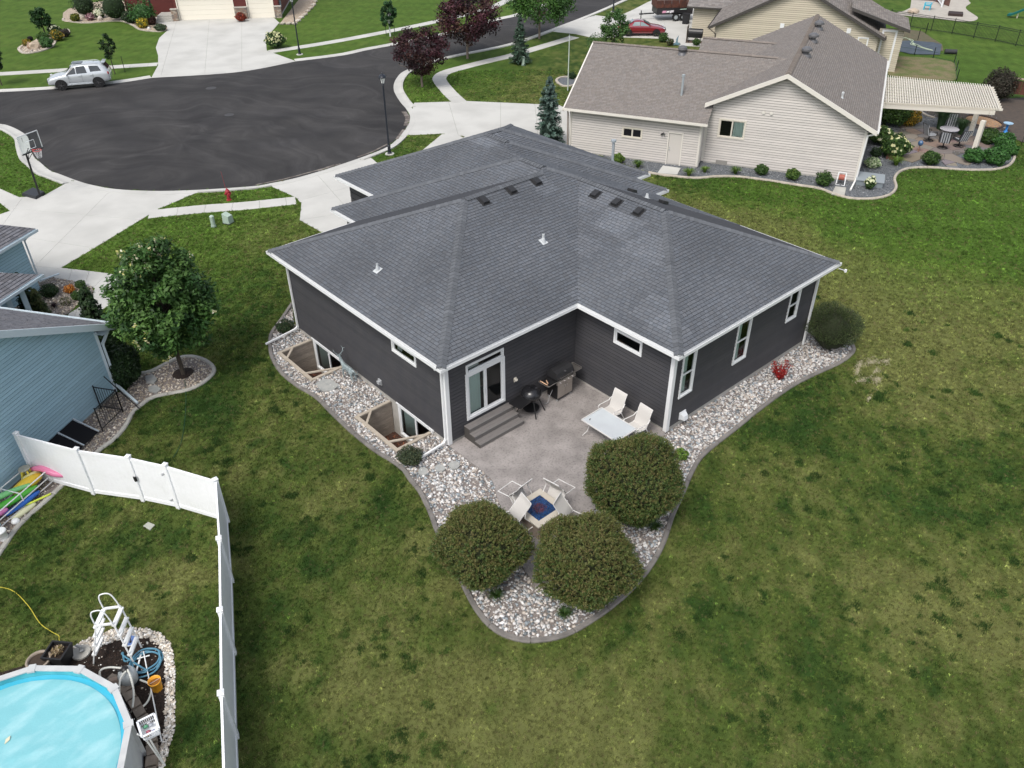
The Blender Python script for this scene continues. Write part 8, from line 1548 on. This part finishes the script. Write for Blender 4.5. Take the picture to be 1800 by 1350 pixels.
shrub((1550,238),20,'hydrangea with cream flower heads against the side of the beige house',G_GR[1:],1800,.08,flowers=[(.60,.60,.36),(.66,.64,.48)],fn=36,fsz=.11); shrub((1575,258),24,'wide hydrangea with cream flower heads beside the flagstone patio',G_GR[1:],2600,.08,flowers=[(.60,.60,.36),(.62,.60,.30)],fn=55,fsz=.10); shrub((1574,196),30,'tall leafy hydrangea with white flowers behind the orange flowered shrub',G_GR[1:],2600,.09,flowers=[(.62,.62,.45)],fn=40,fsz=.11); shrub((1601,206),19,'rounded shrub covered in orange yellow flowers',[(.40,.25,.03),(.10,.11,.02),(.50,.30,.03),(.14,.10,.02)],2200,.055); shrub((1540,268),10,'small dark plant at the foot of the beige corner',G_DK,500,.05)
clump((1655,215),26,'tall upright ornamental grass behind the striped chairs, left clump',[(.06,.12,.06),(.045,.09,.045),(.09,.15,.07)],420,1.7,w=.018); clump((1690,228),18,'upright ornamental grass between the chairs and the pergola post, right clump',[(.06,.12,.05),(.045,.09,.035)],260,1.5,w=.018)
for p,r,lb in (((1714,276),17,'bright green spreading shrub at the foot of the near pergola post'),((1752,277),20,'large green spreading shrub at the outer end of the slate bed'),((1765,254),19,'green spreading shrub behind the largest one at the bed corner'),((1738,243),16,'darker green spreading shrub at the right of the patio'),((1776,266),12,'small green shrub nearest the curved edging corner')): shrub(p,r,lb,[(.045,.13,.03),(.06,.16,.035),(.03,.09,.02)] if 'darker' not in lb else G_GR,2200,.07,sq=.8,k=.6,lump=.18)
m_=MB(); a=bP(-.15,2.2); 
gw_=thing('window_well','grey boxed window well at the side of the beige house','window well',(*bP(-.06,.9),.02),rad(116)); m_=MB(); m_.box(-1.5,0,.0,1.4,.0,.30); m_.build('box',M('slate_blue',(.20,.23,.25),.7),gw_); m_=MB(); m_.box(-1.55,.02,-.04,1.45,.30,.34); m_.build('cover',M('slate_cover',(.26,.29,.31),.6),gw_)
w=T((1613,268)); t_=thing('gazing_ball','blue glass ornament on a short copper stem in the slate bed','garden ornament',(w.x,w.y,w.z)); m_=MB(); m_.tube([(0,0,0),(.05,0,.45)],.03,8); m_.build('stem',M('copper',(.25,.13,.08),.5),t_); m_=MB(); m_.blob((.06,0,.6),(.17,.17,.19),1,0,2); m_.build('glass_ball',M('glass_blue',(.04,.10,.20),.08,spec=.9),t_,True)
# brick steps by the side of the house
t_=thing('brick_steps','low red brick steps between the hydrangeas','steps',(*bP(-.9,6.5),.03),rad(116)); bk2=M('brick_red',(1,1,1),.85)
for i in range(3):
    for j in range(6):
        m_=MB(); m_.col=random.choice([(.20,.09,.07),(.24,.11,.08),(.16,.075,.06)]); m_.box(-1.0-.32*i,-.70-.32*i,j*.3,j*.3+.28,.0,.36-.11*i); m_.build('brick',bk2,t_)
# patio set
def swivel(px,rz,label):
    w=T(px); t_=thing('swivel_chair',label,'chair',(w.x,w.y,w.z+.06),rad(rz),'striped swivel patio chairs under the pergola'); m_=MB(); m_.tube([(math.cos(a)*.30,math.sin(a)*.30,.03) for a in [2*PI*k/18 for k in range(18)]],.025,6,closed=True); m_.build('base_ring',blackm,t_); m_=MB(); m_.tube([(0,0,.03),(0,0,.40)],.04,8); m_.bar((-.3,0,.04),(.3,0,.04),.05,.03); m_.bar((0,-.3,.04),(0,.3,.04),.05,.03); m_.build('pedestal',blackm,t_)
    def stripes(mk,n,nm):
        for i in range(n): m_=MB(); c=(.42,.44,.46) if i%2 else (.07,.075,.085); m_.col=c; mk(m_,i/n,(i+1)/n); m_.build(nm,M('stripe_fabric',(1,1,1),.9),t_)
    stripes(lambda m_,a,b:m_.box(-.27,.27,-.28+.56*a,-.28+.56*b,.42,.52),8,'seat_cushion'); stripes(lambda m_,a,b:m_.add([(.22,-.28+.56*a,.50),(.22,-.28+.56*b,.50),(.42,-.28+.56*b,1.12),(.42,-.28+.56*a,1.12),(.30,-.28+.56*a,.48),(.30,-.28+.56*b,.48),(.50,-.28+.56*b,1.10),(.50,-.28+.56*a,1.10)],[(0,1,2,3)[::-1],(4,5,6,7),(2,6,7,3),(0,3,7,4),(1,5,6,2)]),8,'back_cushion')
    for s in (-1,1): m_=MB(); m_.tube([(-.28,s*.31,.42),(-.28,s*.33,.66),(.28,s*.33,.68),(.52,s*.30,1.16)],.022,6); m_.tube([(-.28,s*.31,.42),(.26,s*.31,.42),(.36,s*.31,.9)],.018,6); m_.build('arm_frame',blackm,t_)
    m_=MB(); m_.tube([(.52,-.30,1.16),(.53,.30,1.16)],.022,6); m_.build('top_rail',blackm,t_); return t_
TC=T((1663,247)); 
def face(px): w=T(px); return math.degrees(math.atan2(-(TC.y-w.y),-(TC.x-w.x)))
for p,lb in (((1631,249),'striped swivel chair on the house side of the round table'),((1656,262),'striped swivel chair with its back to us in front of the round table'),((1684,259),'striped swivel chair on the right of the round table by the post'),((1668,234),'striped swivel chair behind the round table, facing us')): swivel(p,face(p),lb)
t_=thing('round_table','round patio table with a pale mosaic top under the pergola','table',(TC.x,TC.y,TC.z+.06)); m_=MB(); m_.lathe([(0,.70),(.58,.70),(.60,.72),(.60,.74),(0,.74)],28); m_.build('table_top',M('mosaic',(.45,.44,.46),.5,(.28,.27,.30),scale=14,speck=.2),t_); m_=MB(); m_.lathe([(.3,0),(.28,.05),(.05,.1),(.05,.7)],14); m_.build('pedestal',blackm,t_)
# pergola
pv=M('pergola_cream',(.66,.62,.54),.5); pg_=thing('pergola','cream pergola of narrow slats on square posts beside the beige house','pergola'); zt=2.35
c00=G((1556,181),zt);c10=G((1757,193),zt);c01=G((1556,136),zt);c11=G((1741,153),zt)
def pq(u,v,z): p=(c00*(1-u)+c10*u)*(1-v)+(c01*(1-u)+c11*u)*v; return Vector((p.x,p.y,z))
for k in range(10):
    v=.02+.96*k/9; m_=MB(); m_.bar(pq(-.02,v,zt-.02),pq(1.03,v,zt-.02),.06,.14); m_.build('rafter',pv,pg_)
for k in range(46): u=.004+.985*k/45; m_=MB(); m_.bar(pq(u,-.03,zt+.09),pq(u,1.03,zt+.09),.05,.05); m_.build('slat',pv,pg_)
for v in (.0,.07): m_=MB(); m_.bar(pq(-.02,v,zt-.22),pq(.97,v,zt-.22),.06,.24); m_.build('beam',pv,pg_)
m_=MB(); m_.bar(pq(.93,-.04,zt-.20),pq(.93,1.0,zt-.20),.08,.2); m_.build('beam',pv,pg_)
for px in ((1711,268),(1704,240)): w=T(px); m_=MB(); m_.bar((w.x,w.y,0),(w.x+.0,w.y+.0,zt-.3),.26,.26); m_.build('post',pv,pg_)
# terrace behind: brown soil, wall, oval gravel patch, bird bath
tr_=struct('terrace'); flat('terrace_soil',TP([(1612,190),(1660,180),(1800,172),(1860,200),(1860,262),(1795,250),(1770,238),(1720,228),(1680,215),(1640,205)]),.03,M('terrace_soil',(.085,.065,.052),.95,(.06,.05,.042),scale=3,bump=.4,bscale=20,speck=.2),tr_)
flat('terrace_gravel',spline(TP([(1694,211),(1700,205),(1725,205),(1750,212),(1763,221),(1755,227),(1735,226),(1710,219)]),3,True),.045,M('orange_gravel',(.36,.22,.12),.9,(.26,.16,.09),scale=8,speck=.4,sscale=18,bump=.5),tr_)
te=struct('bed_edging'); ribbon('edging_stone',spline(TP([(1694,211),(1700,205),(1725,205),(1750,212),(1763,221),(1755,227),(1735,226),(1710,219),(1694,211)]),3),.15,1.,.11,M('edge_dark',(.05,.035,.03),.8),te); ribbon('edging_stone',spline(TP([(1640,186),(1618,186),(1614,192),(1625,202),(1642,208)]),4),.18,1.,.09,edging_w,te)
tw_=thing('retaining_wall','low reddish brown timber retaining wall behind the pergola','retaining wall'); A=T((1752,172));B=T((1860,186)); 
for k in range(5):
    for j in range(3): a=A.lerp(B,j/3);b=A.lerp(B,(j+1)/3-.004); m_=MB(); kk=random.uniform(.8,1.15); m_.col=(kk,kk,kk); m_.bar((a.x,a.y,.1+a.z*.0+k*.19+.45),(b.x,b.y,.1+k*.19+.45),.16,.18); m_.build('timber',M('timber_red',(.11,.045,.028),.85,(.08,.035,.025),scale=3),tw_)
m_=MB(); m_.bar((A.x,A.y,1.55),(B.x,B.y,1.55),.34,.06); m_.build('cap',M('cap_tan',(.34,.28,.20),.8),tw_)
w=T((1767,233)); t_=thing('bird_bath','bright blue bird bath on the brown terrace','bird bath',(w.x,w.y,w.z)); bb_=M('bath_blue',(.03,.20,.55),.35); m_=MB(); m_.lathe([(.17,0),(.15,.06),(.08,.14),(.07,.45),(.12,.55)],16); m_.build('pedestal',bb_,t_,True); m_=MB(); m_.lathe([(.10,.53),(.28,.60),(.32,.66),(.29,.66),(.22,.61),(0,.59)],20,cap=False); m_.build('bowl',M('bath_pale',(.28,.42,.55),.3),t_,True)
w=T((1795,255)); t_=thing('shepherd_hook','black garden hook with a lantern cut off by the right edge','garden hook',(w.x,w.y,w.z)); m_=MB(); m_.tube([(0,0,0),(0,0,1.3),(.1,.0,1.42)],.015,6); m_.build('hook',blackm,t_); m_=MB(); m_.box(-.08,.08,-.08,.08,.8,1.1); m_.build('lantern',blackm,t_)
shrub((1757,155),27,'big dark bronze shrub behind the outer end of the pergola',[(.035,.030,.022),(.05,.042,.03),(.028,.030,.018)],3800,.07,sq=1.1,lo=.5); shrub((1700,188),9,'low red leaved plant under the pergola',[(.10,.03,.025),(.14,.05,.035)],500,.06,sq=.7)
# far right yard
fn_=thing('iron_fence','black iron picket fence across the lawns behind the tan house','fence'); fp_=[(1562,43),(1599,49),(1636,55),(1673,60),(1711,67),(1749,73),(1785,81),(1822,88)]; W_=[T(p) for p in fp_]; fh=1.35; im=M('iron_dark',(.010,.014,.012),.5)
for i,w in enumerate(W_):
    m_=MB(); m_.bar((w.x,w.y,w.z),(w.x,w.y,w.z+fh+.1),.06,.06); m_.build('post',im,fn_)
    if i+1<len(W_):
        q=W_[i+1]
        for zz in (.15,fh-.15,fh): m_=MB(); m_.bar((w.x,w.y,w.z+zz),(q.x,q.y,q.z+zz),.035,.035); m_.build('rail',im,fn_)
        nk=int((q-w).length/.12)
        for k in range(1,nk): p=w.lerp(q,k/nk); m_=MB(); m_.bar((p.x,p.y,p.z+.05),(p.x,p.y,p.z+fh),.018,.018); m_.build('picket',im,fn_)
yd=struct('far_patio'); flat('far_patio_slab',spline(TP([(1570,24),(1600,14),(1610,-20),(1700,-20),(1702,0),(1706,6),(1698,12),(1700,18),(1712,26),(1719,32),(1712,37),(1690,38),(1650,34),(1600,29)]),3,True),.03,M('pale_patio',(.42,.39,.34),.85,(.36,.33,.29),scale=2,speck=.1),yd); flat('far_mulch',TP([(1602,0),(1640,2),(1668,12),(1676,-20),(1604,-20)]),.05,redmulch,yd)
m_=MB(); w=T((1679,27)); m_.box(-.7,.7,-.7,.7,0,.25); o=m_.build('low_planter',M('planter_choc',(.035,.022,.02),.8)); o.location=(w.x,w.y,w.z+.03); o.rotation_euler=(0,0,rad(25)); tagp(o,'low dark brown square planter on the pale far patio','planter')
w=T((1629,17)); t_=thing('garden_chair','turquoise garden chair by the far deck','chair',(w.x,w.y,w.z+.03),rad(200)); tq=M('turquoise',(.03,.38,.52),.5)
for k in range(5): m_=MB(); m_.box(-.35+.14*k,-.23+.14*k,-.3,.35,.38,.42); m_.build('seat_slat',tq,t_); m_=MB(); m_.add([(-.35+.14*k,.3,.4),(-.23+.14*k,.3,.4),(-.23+.14*k,.6,1.05),(-.35+.14*k,.6,1.05),(-.35+.14*k,.34,.4),(-.23+.14*k,.34,.4),(-.23+.14*k,.64,1.05),(-.35+.14*k,.64,1.05)],[(0,1,2,3),(7,6,5,4),(3,2,6,7)]); m_.build('back_slat',tq,t_)
for x in (-.4,.4): m_=MB(); m_.bar((x,-.3,0),(x,-.3,.6),.08,.08); m_.bar((x,.3,0),(x,.3,.6),.08,.08); m_.bar((x,-.4,.62),(x,.4,.62),.12,.04); m_.build('arm',tq,t_)
rock((1606,17),9,'pale tan boulder beside the bay of the tan house',(.44,.36,.28),(1.3,1,.6))
rs=thing('deck_railing','white railing with slats at the corner of the far deck','railing'); A=T((1655,13));B=T((1640,-8)); C_=T((1664,-10)); wm=white
for (a,b) in ((A,B),(A,C_)):
    for zz in (.2,1.0): m_=MB(); m_.bar((a.x,a.y,a.z+zz),(b.x,b.y,b.z+zz),.09,.07); m_.build('rail',wm,rs)
    for k in range(12): p=a.lerp(b,k/12); m_=MB(); m_.bar((p.x,p.y,p.z+.2),(p.x,p.y,p.z+1.),.04,.04); m_.build('baluster',wm,rs)
m_=MB(); m_.bar((A.x,A.y,A.z),(A.x,A.y,A.z+1.15),.14,.14); m_.build('post',wm,rs)
w=T((1786,31)); t_=thing('play_slide','dark green plastic slide at the top right edge','slide',(w.x,w.y,w.z)); a=T((1770,30))-w; b=G((1830,6),1.6)-w; a.z=.15; sdir=(b-a); sd_=Vector((-sdir.y,sdir.x,0)).normalized(); gs_=M('slide_green',(.01,.13,.12),.35,spec=.5); m_=MB(); P=[a,a.lerp(b,.15),a.lerp(b,.5)+Vector((0,0,-.1)),b]; P[1].z=.22
for s0,s1,dz0,dz1 in ((-.3,.3,0,0),(-.3,-.34,0,.2),(.3,.34,0,.2)):
    V=[p+sd_*s+Vector((0,0,dz)) for p in P for s,dz in ((s0,dz0),(s1,dz1))]; m_.add(V,[(2*i,2*i+1,2*i+3,2*i+2) for i in range(3)])
m_.build('chute',gs_,t_); m_=MB(); q=a.lerp(b,.35); m_.bar((q.x,q.y,0),(q.x,q.y,q.z),.1,.1); m_.build('support',M('slide_leg',(.55,.52,.42),.5),t_)
# tarp garden plot with low wire fence
gpn=struct('garden_plot'); flat('plot_soil',TP([(1583,57),(1592,52),(1620,55),(1642,70),(1656,78),(1658,90),(1640,92),(1575,80)]),.03,M('plot_soil',(.12,.095,.065),.95,(.08,.085,.04),scale=3,bump=.4),gpn)
flat('ground_cloth',TP([(1580,73),(1600,72),(1640,75),(1655,79),(1652,97),(1600,96),(1562,86),(1562,80)]),.05,M('cloth_blue',(.045,.060,.080),.7,(.065,.085,.105),scale=1.5,bump=.2,bscale=6),gpn)
flat('bare_patch',spline(TP([(1562,100),(1600,100),(1650,104),(1678,112),(1680,130),(1676,142),(1620,140),(1562,132)]),3,True),.022,M('bare_lawn',(.17,.14,.075),.95,(.10,.12,.035),scale=.9,mixlo=.4,mixhi=.6,speck=.35,sscale=20,bump=.5),gpn)
m_=MB(); P=spline([tuple(T(p)+Vector((0,0,.08))) for p in ((1584,70),(1592,68),(1602,74),(1607,80),(1603,78),(1612,80),(1622,85),(1639,90),(1628,88),(1610,82),(1600,79),(1605,73),(1598,70))],5); m_.tube(P,.03,6); o=m_.build('garden_hose',M('hose_pale',(.42,.50,.36),.6)); tagp(o,'pale green hose tangled on the blue ground cloth','hose')
gf=thing('wire_fence','low green wire garden fence with thin posts round the ground cloth','fence'); fps=[(1577,92),(1607,97),(1640,102),(1677,110),(1680,125),(1681,142)]; fw_=[T(p) for p in fps]
for w in fw_: m_=MB(); m_.bar((w.x,w.y,w.z),(w.x,w.y,w.z+.9),.05,.05); m_.build('post',im,gf)
for a,b in zip(fw_,fw_[1:]):
    for zz in (.1,.5): m_=MB(); m_.bar((a.x,a.y,a.z+zz),(b.x,b.y,b.z+zz),.02,.02); m_.build('wire',M('wire_green',(.02,.06,.04),.6),gf)
for p in ((1627,59),(1613,71)): w=T(p); m_=MB(); m_.bar((w.x,w.y,w.z),(w.x,w.y,w.z+1.0),.05,.05); m_.build('post',im,gf)
w=T((1670,95)); m_=MB(); m_.tube([(-.5,0,.2),(.5,0,.2)],.2,12); o=m_.build('cloth_roll',M('roll_dark',(.03,.032,.035),.7)); o.location=(w.x,w.y,w.z+.02); o.rotation_euler=(0,0,rad(-55)); tagp(o,'dark roll of cloth lying on the grass beside the garden plot','roll')
# bed by the flagpole and plants by the tan drive
fb2=struct('flagpole_bed'); P_=spline(TP([(978,143),(985,137),(1000,136),(1016,142),(1010,150),(990,152)]),3,True); flat('bed_gravel',P_,.03,slate_bed,fb2); i5=struct('bed_edging'); ribbon('edging_stone',P_+[P_[0]],.2,1.2,.09,edging_w,i5)
shrub((1006,133),7,'small dark shrub beside the flagpole',G_DK,500,.06); shrub((1166,66),9,'leafy green plant at the front bumper of the red car',G_GR,500,.09); shrub((1178,74),7,'small reddish plant near the concrete pad',[(.08,.06,.03),(.05,.08,.03)],400,.07); shrub((1224,74),7,'small green plant at the corner of the far concrete pad',G_GR,400,.07)
w=T((1166,74)); m_=MB(); m_.blob((0,0,.1),(.5,.35,.12),4,.3,1); m_.X=Matrix(); m_.tube([(0,0,.1),(.15,.1,.5),(.4,.15,.75)],[.12,.08,.02],8); o=m_.build('garden_bird',M('bird_slate',(.10,.17,.20),.5)); w=T((1189,79)); o.location=tuple(w); tagp(o,'slate blue bird ornament by the far concrete pad','ornament')
# shrubs seen at the very top and bare stubble near the patio shrub corner
sp_m=M('dead_thatch',(.33,.30,.20),.95,speck=.3); 
for i,(x,y,r) in enumerate(((1515,640,9),(1536,634,10),(1552,640,7),(1505,655,6),(1520,668,10),(1538,672,9),(1545,650,6),(1530,700,4))):
    w=T((x,y)); V=[];F=[];R=random.Random(i); n=9*r; 
    R2=r*mpp(w)
    for k in range(int(n*2.2)):
        sg_=R.uniform(.2,1.3)*R2*.75; px_,py_=w.x+R.gauss(0,sg_)*1.25,w.y+R.gauss(0,sg_)*.8; px_+=.25*math.sin(py_*9+i); l=R.uniform(.03,.08); b=R.uniform(0,PI); q=len(V); V+=[(px_,py_,.02),(px_+l*math.cos(b),py_+l*math.sin(b),R.uniform(.03,.05)),(px_+l*math.cos(b)+.008,py_+l*math.sin(b)-.01,.04),(px_+.014,py_-.012,.02)]; F.append((q,q+1,q+2,q+3))
    o=mesh_obj('dead_grass',V,F,sp_m); o['kind']='stuff'; o['label']='patch of straw coloured dead grass'
# ------------------------------------------------------------------ turf tufts (instanced blades)
def tuft():
    V=[];F=[]; r=random.Random(5)
    for k in range(11):
        a=r.uniform(0,2*PI); d=r.uniform(0,.05); x=d*math.cos(a*3);y=d*math.sin(a*3); w=.0045; h_=r.uniform(.022,.045); ln=r.uniform(.008,.028); c,s=math.cos(a),math.sin(a); n=len(V)
        V+=[(x-s*w,y+c*w,0),(x+s*w,y-c*w,0),(x+c*ln*.4+s*w*.8,y+s*ln*.4-c*w*.8,h_*.6),(x+c*ln*.4-s*w*.8,y+s*ln*.4+c*w*.8,h_*.6),(x+c*ln,y+s*ln,h_)]; F+=[(n,n+1,n+2,n+3),(n+3,n+2,n+4)]
    me=bpy.data.meshes.new('grass_tuft'); me.from_pydata(V,[],F); me.update(); return me
gm=bpy.data.materials.new('grass_blade'); gm.use_nodes=True; n_=gm.node_tree.nodes; l_=gm.node_tree.links; b_=n_['Principled BSDF']; at=n_.new('ShaderNodeAttribute'); at.attribute_type='INSTANCER'; at.attribute_name='tint'; l_.new(at.outputs['Color'],b_.inputs['Base Color']); b_.inputs['Roughness'].default_value=.7; b_.inputs['Specular IOR Level'].default_value=.15
tl=n_.new('ShaderNodeBsdfTranslucent'); mx=n_.new('ShaderNodeMixShader'); mx.inputs[0].default_value=.3; l_.new(at.outputs['Color'],tl.inputs[0]); l_.new(b_.outputs[0],mx.inputs[1]); l_.new(tl.outputs[0],mx.inputs[2]); l_.new(mx.outputs[0],n_['Material Output'].inputs[0])
NT=330000
# sample the ground round the near garden, thinning with distance from the house group
x=rng.uniform(-24,60,NT*6); y=rng.uniform(-22,58,NT*6); dcam=np.sqrt((x-CAM[0])**2+(y-CAM[1])**2+CAM[2]**2)
p=np.clip((26/dcam),0,1)**2*1.0; az=np.arctan2(x-CAM[0],y-CAM[1])-YAW; k=(rng.random(len(x))<p)&(np.abs(az)<rad(52))&(dcam<75); x=x[k];y=y[k]
for P in HARD:
    if len(x)==0: break
    k=inpoly(x,y,P); x=x[~k];y=y[~k]
for P in ([(0,0),(6.24,0),(6.24,-4.66),(15.26,-4.66),(17,16),(4,16),(0,10.6)],):
    k=inpoly(x,y,P); x=x[~k];y=y[~k]
k=fbm(x,y,1.1)>.0; x=x[:NT];y=y[:NT]
y0=9-7.5*np.clip((x-5)/20,0,1); t=np.clip((y-y0)/9,0,1); z=0*t
c=turf(x,y)*.98*np.exp(rng.normal(0,.48,(len(x),1))); dead=rng.random(len(x))<.06; c[dead]=np.array([.26,.22,.11])*rng.uniform(.6,1.1,(dead.sum(),1))
# weeds and clumps of coarser grass
_o=(y<9+.15*x)&(dc<48) if False else np.ones(len(x),bool)
for a_,b_,r_q,w_q in _bb: _o&=(np.hypot(x-a_,y-b_)>r_q*1.1)
_o&=(np.hypot(x-CAM[0],y-CAM[1])<36)&(fbm(x+40,y,.35)>.47); nw=850; i=rng.choice(np.nonzero(_o)[0],nw); kx=(4+42*rng.random(nw)**3).astype(int); wx_=np.repeat(x[i],kx)+rng.normal(0,1,kx.sum())*np.repeat(.025+.0022*kx,kx); wy_=np.repeat(y[i],kx)+rng.normal(0,1,kx.sum())*np.repeat(.025+.0022*kx,kx); wc_=np.repeat(np.array([[.034,.074,.017],[.045,.095,.020],[.09,.155,.035]])[rng.integers(0,3,nw)],kx,0)*np.exp(rng.normal(0,.2,(len(wx_),1)))
ok=np.ones(len(wx_),bool)
for P in HARD: ok&=~inpoly(wx_,wy_,P)
wx_=wx_[ok];wy_=wy_[ok];wc_=wc_[ok]; nb=len(x); x=np.concatenate([x,wx_]);y=np.concatenate([y,wy_]);c=np.concatenate([c,wc_]);z=np.concatenate([z,np.zeros(len(wx_))])
dc=np.sqrt((x-CAM[0])**2+(y-CAM[1])**2+CAM[2]**2)
me=bpy.data.meshes.new('grass_points'); me.vertices.add(len(x)); me.vertices.foreach_set('co',np.stack([x,y,z-.004],-1).astype(np.float32).ravel())
a=me.attributes.new('tint','FLOAT_COLOR','POINT'); cc=np.ones((len(x),4),np.float32); cc[:,:3]=c; a.data.foreach_set('color',cc.ravel())
a=me.attributes.new('sz','FLOAT','POINT'); a.data.foreach_set('value',(rng.uniform(.7,1.3,len(x))*np.clip(dc/26,1,1.7)*np.where(np.arange(len(x))<nb,1.,1.45)).astype(np.float32)); a=me.attributes.new('ang','FLOAT','POINT'); a.data.foreach_set('value',rng.uniform(0,6.283,len(x)).astype(np.float32)); me.update()
go=bpy.data.objects.new('grass',me); sc.collection.objects.link(go); go['kind']='stuff'; go['label']='short mown lawn grass'
tme=tuft(); tme.materials.append(gm)
ng=bpy.data.node_groups.new('turf','GeometryNodeTree'); ng.interface.new_socket('Geometry',in_out='INPUT',socket_type='NodeSocketGeometry'); ng.interface.new_socket('Geometry',in_out='OUTPUT',socket_type='NodeSocketGeometry')
N=ng.nodes; L=ng.links; gi=N.new('NodeGroupInput'); gout=N.new('NodeGroupOutput'); io=N.new('GeometryNodeInstanceOnPoints'); m2p=N.new('GeometryNodeMeshToPoints')
# the tuft mesh rides along inside the point mesh object through an object-info free route
tobj=bpy.data.objects.new('grass_tuft',tme); oi=N.new('GeometryNodeObjectInfo'); oi.inputs['Object'].default_value=tobj
def named(n,t): q=N.new('GeometryNodeInputNamedAttribute'); q.data_type=t; q.inputs['Name'].default_value=n; return q
ns=named('sz','FLOAT'); na=named('ang','FLOAT'); cx_=N.new('ShaderNodeCombineXYZ'); L.new(na.outputs[0],cx_.inputs[2])
L.new(gi.outputs[0],m2p.inputs[0]); L.new(m2p.outputs[0],io.inputs['Points']); L.new(oi.outputs['Geometry'],io.inputs['Instance']); L.new(cx_.outputs[0],io.inputs['Rotation']); L.new(ns.outputs[0],io.inputs['Scale']); L.new(io.outputs[0],gout.inputs[0])
md=go.modifiers.new('turf','NODES'); md.node_group=ng
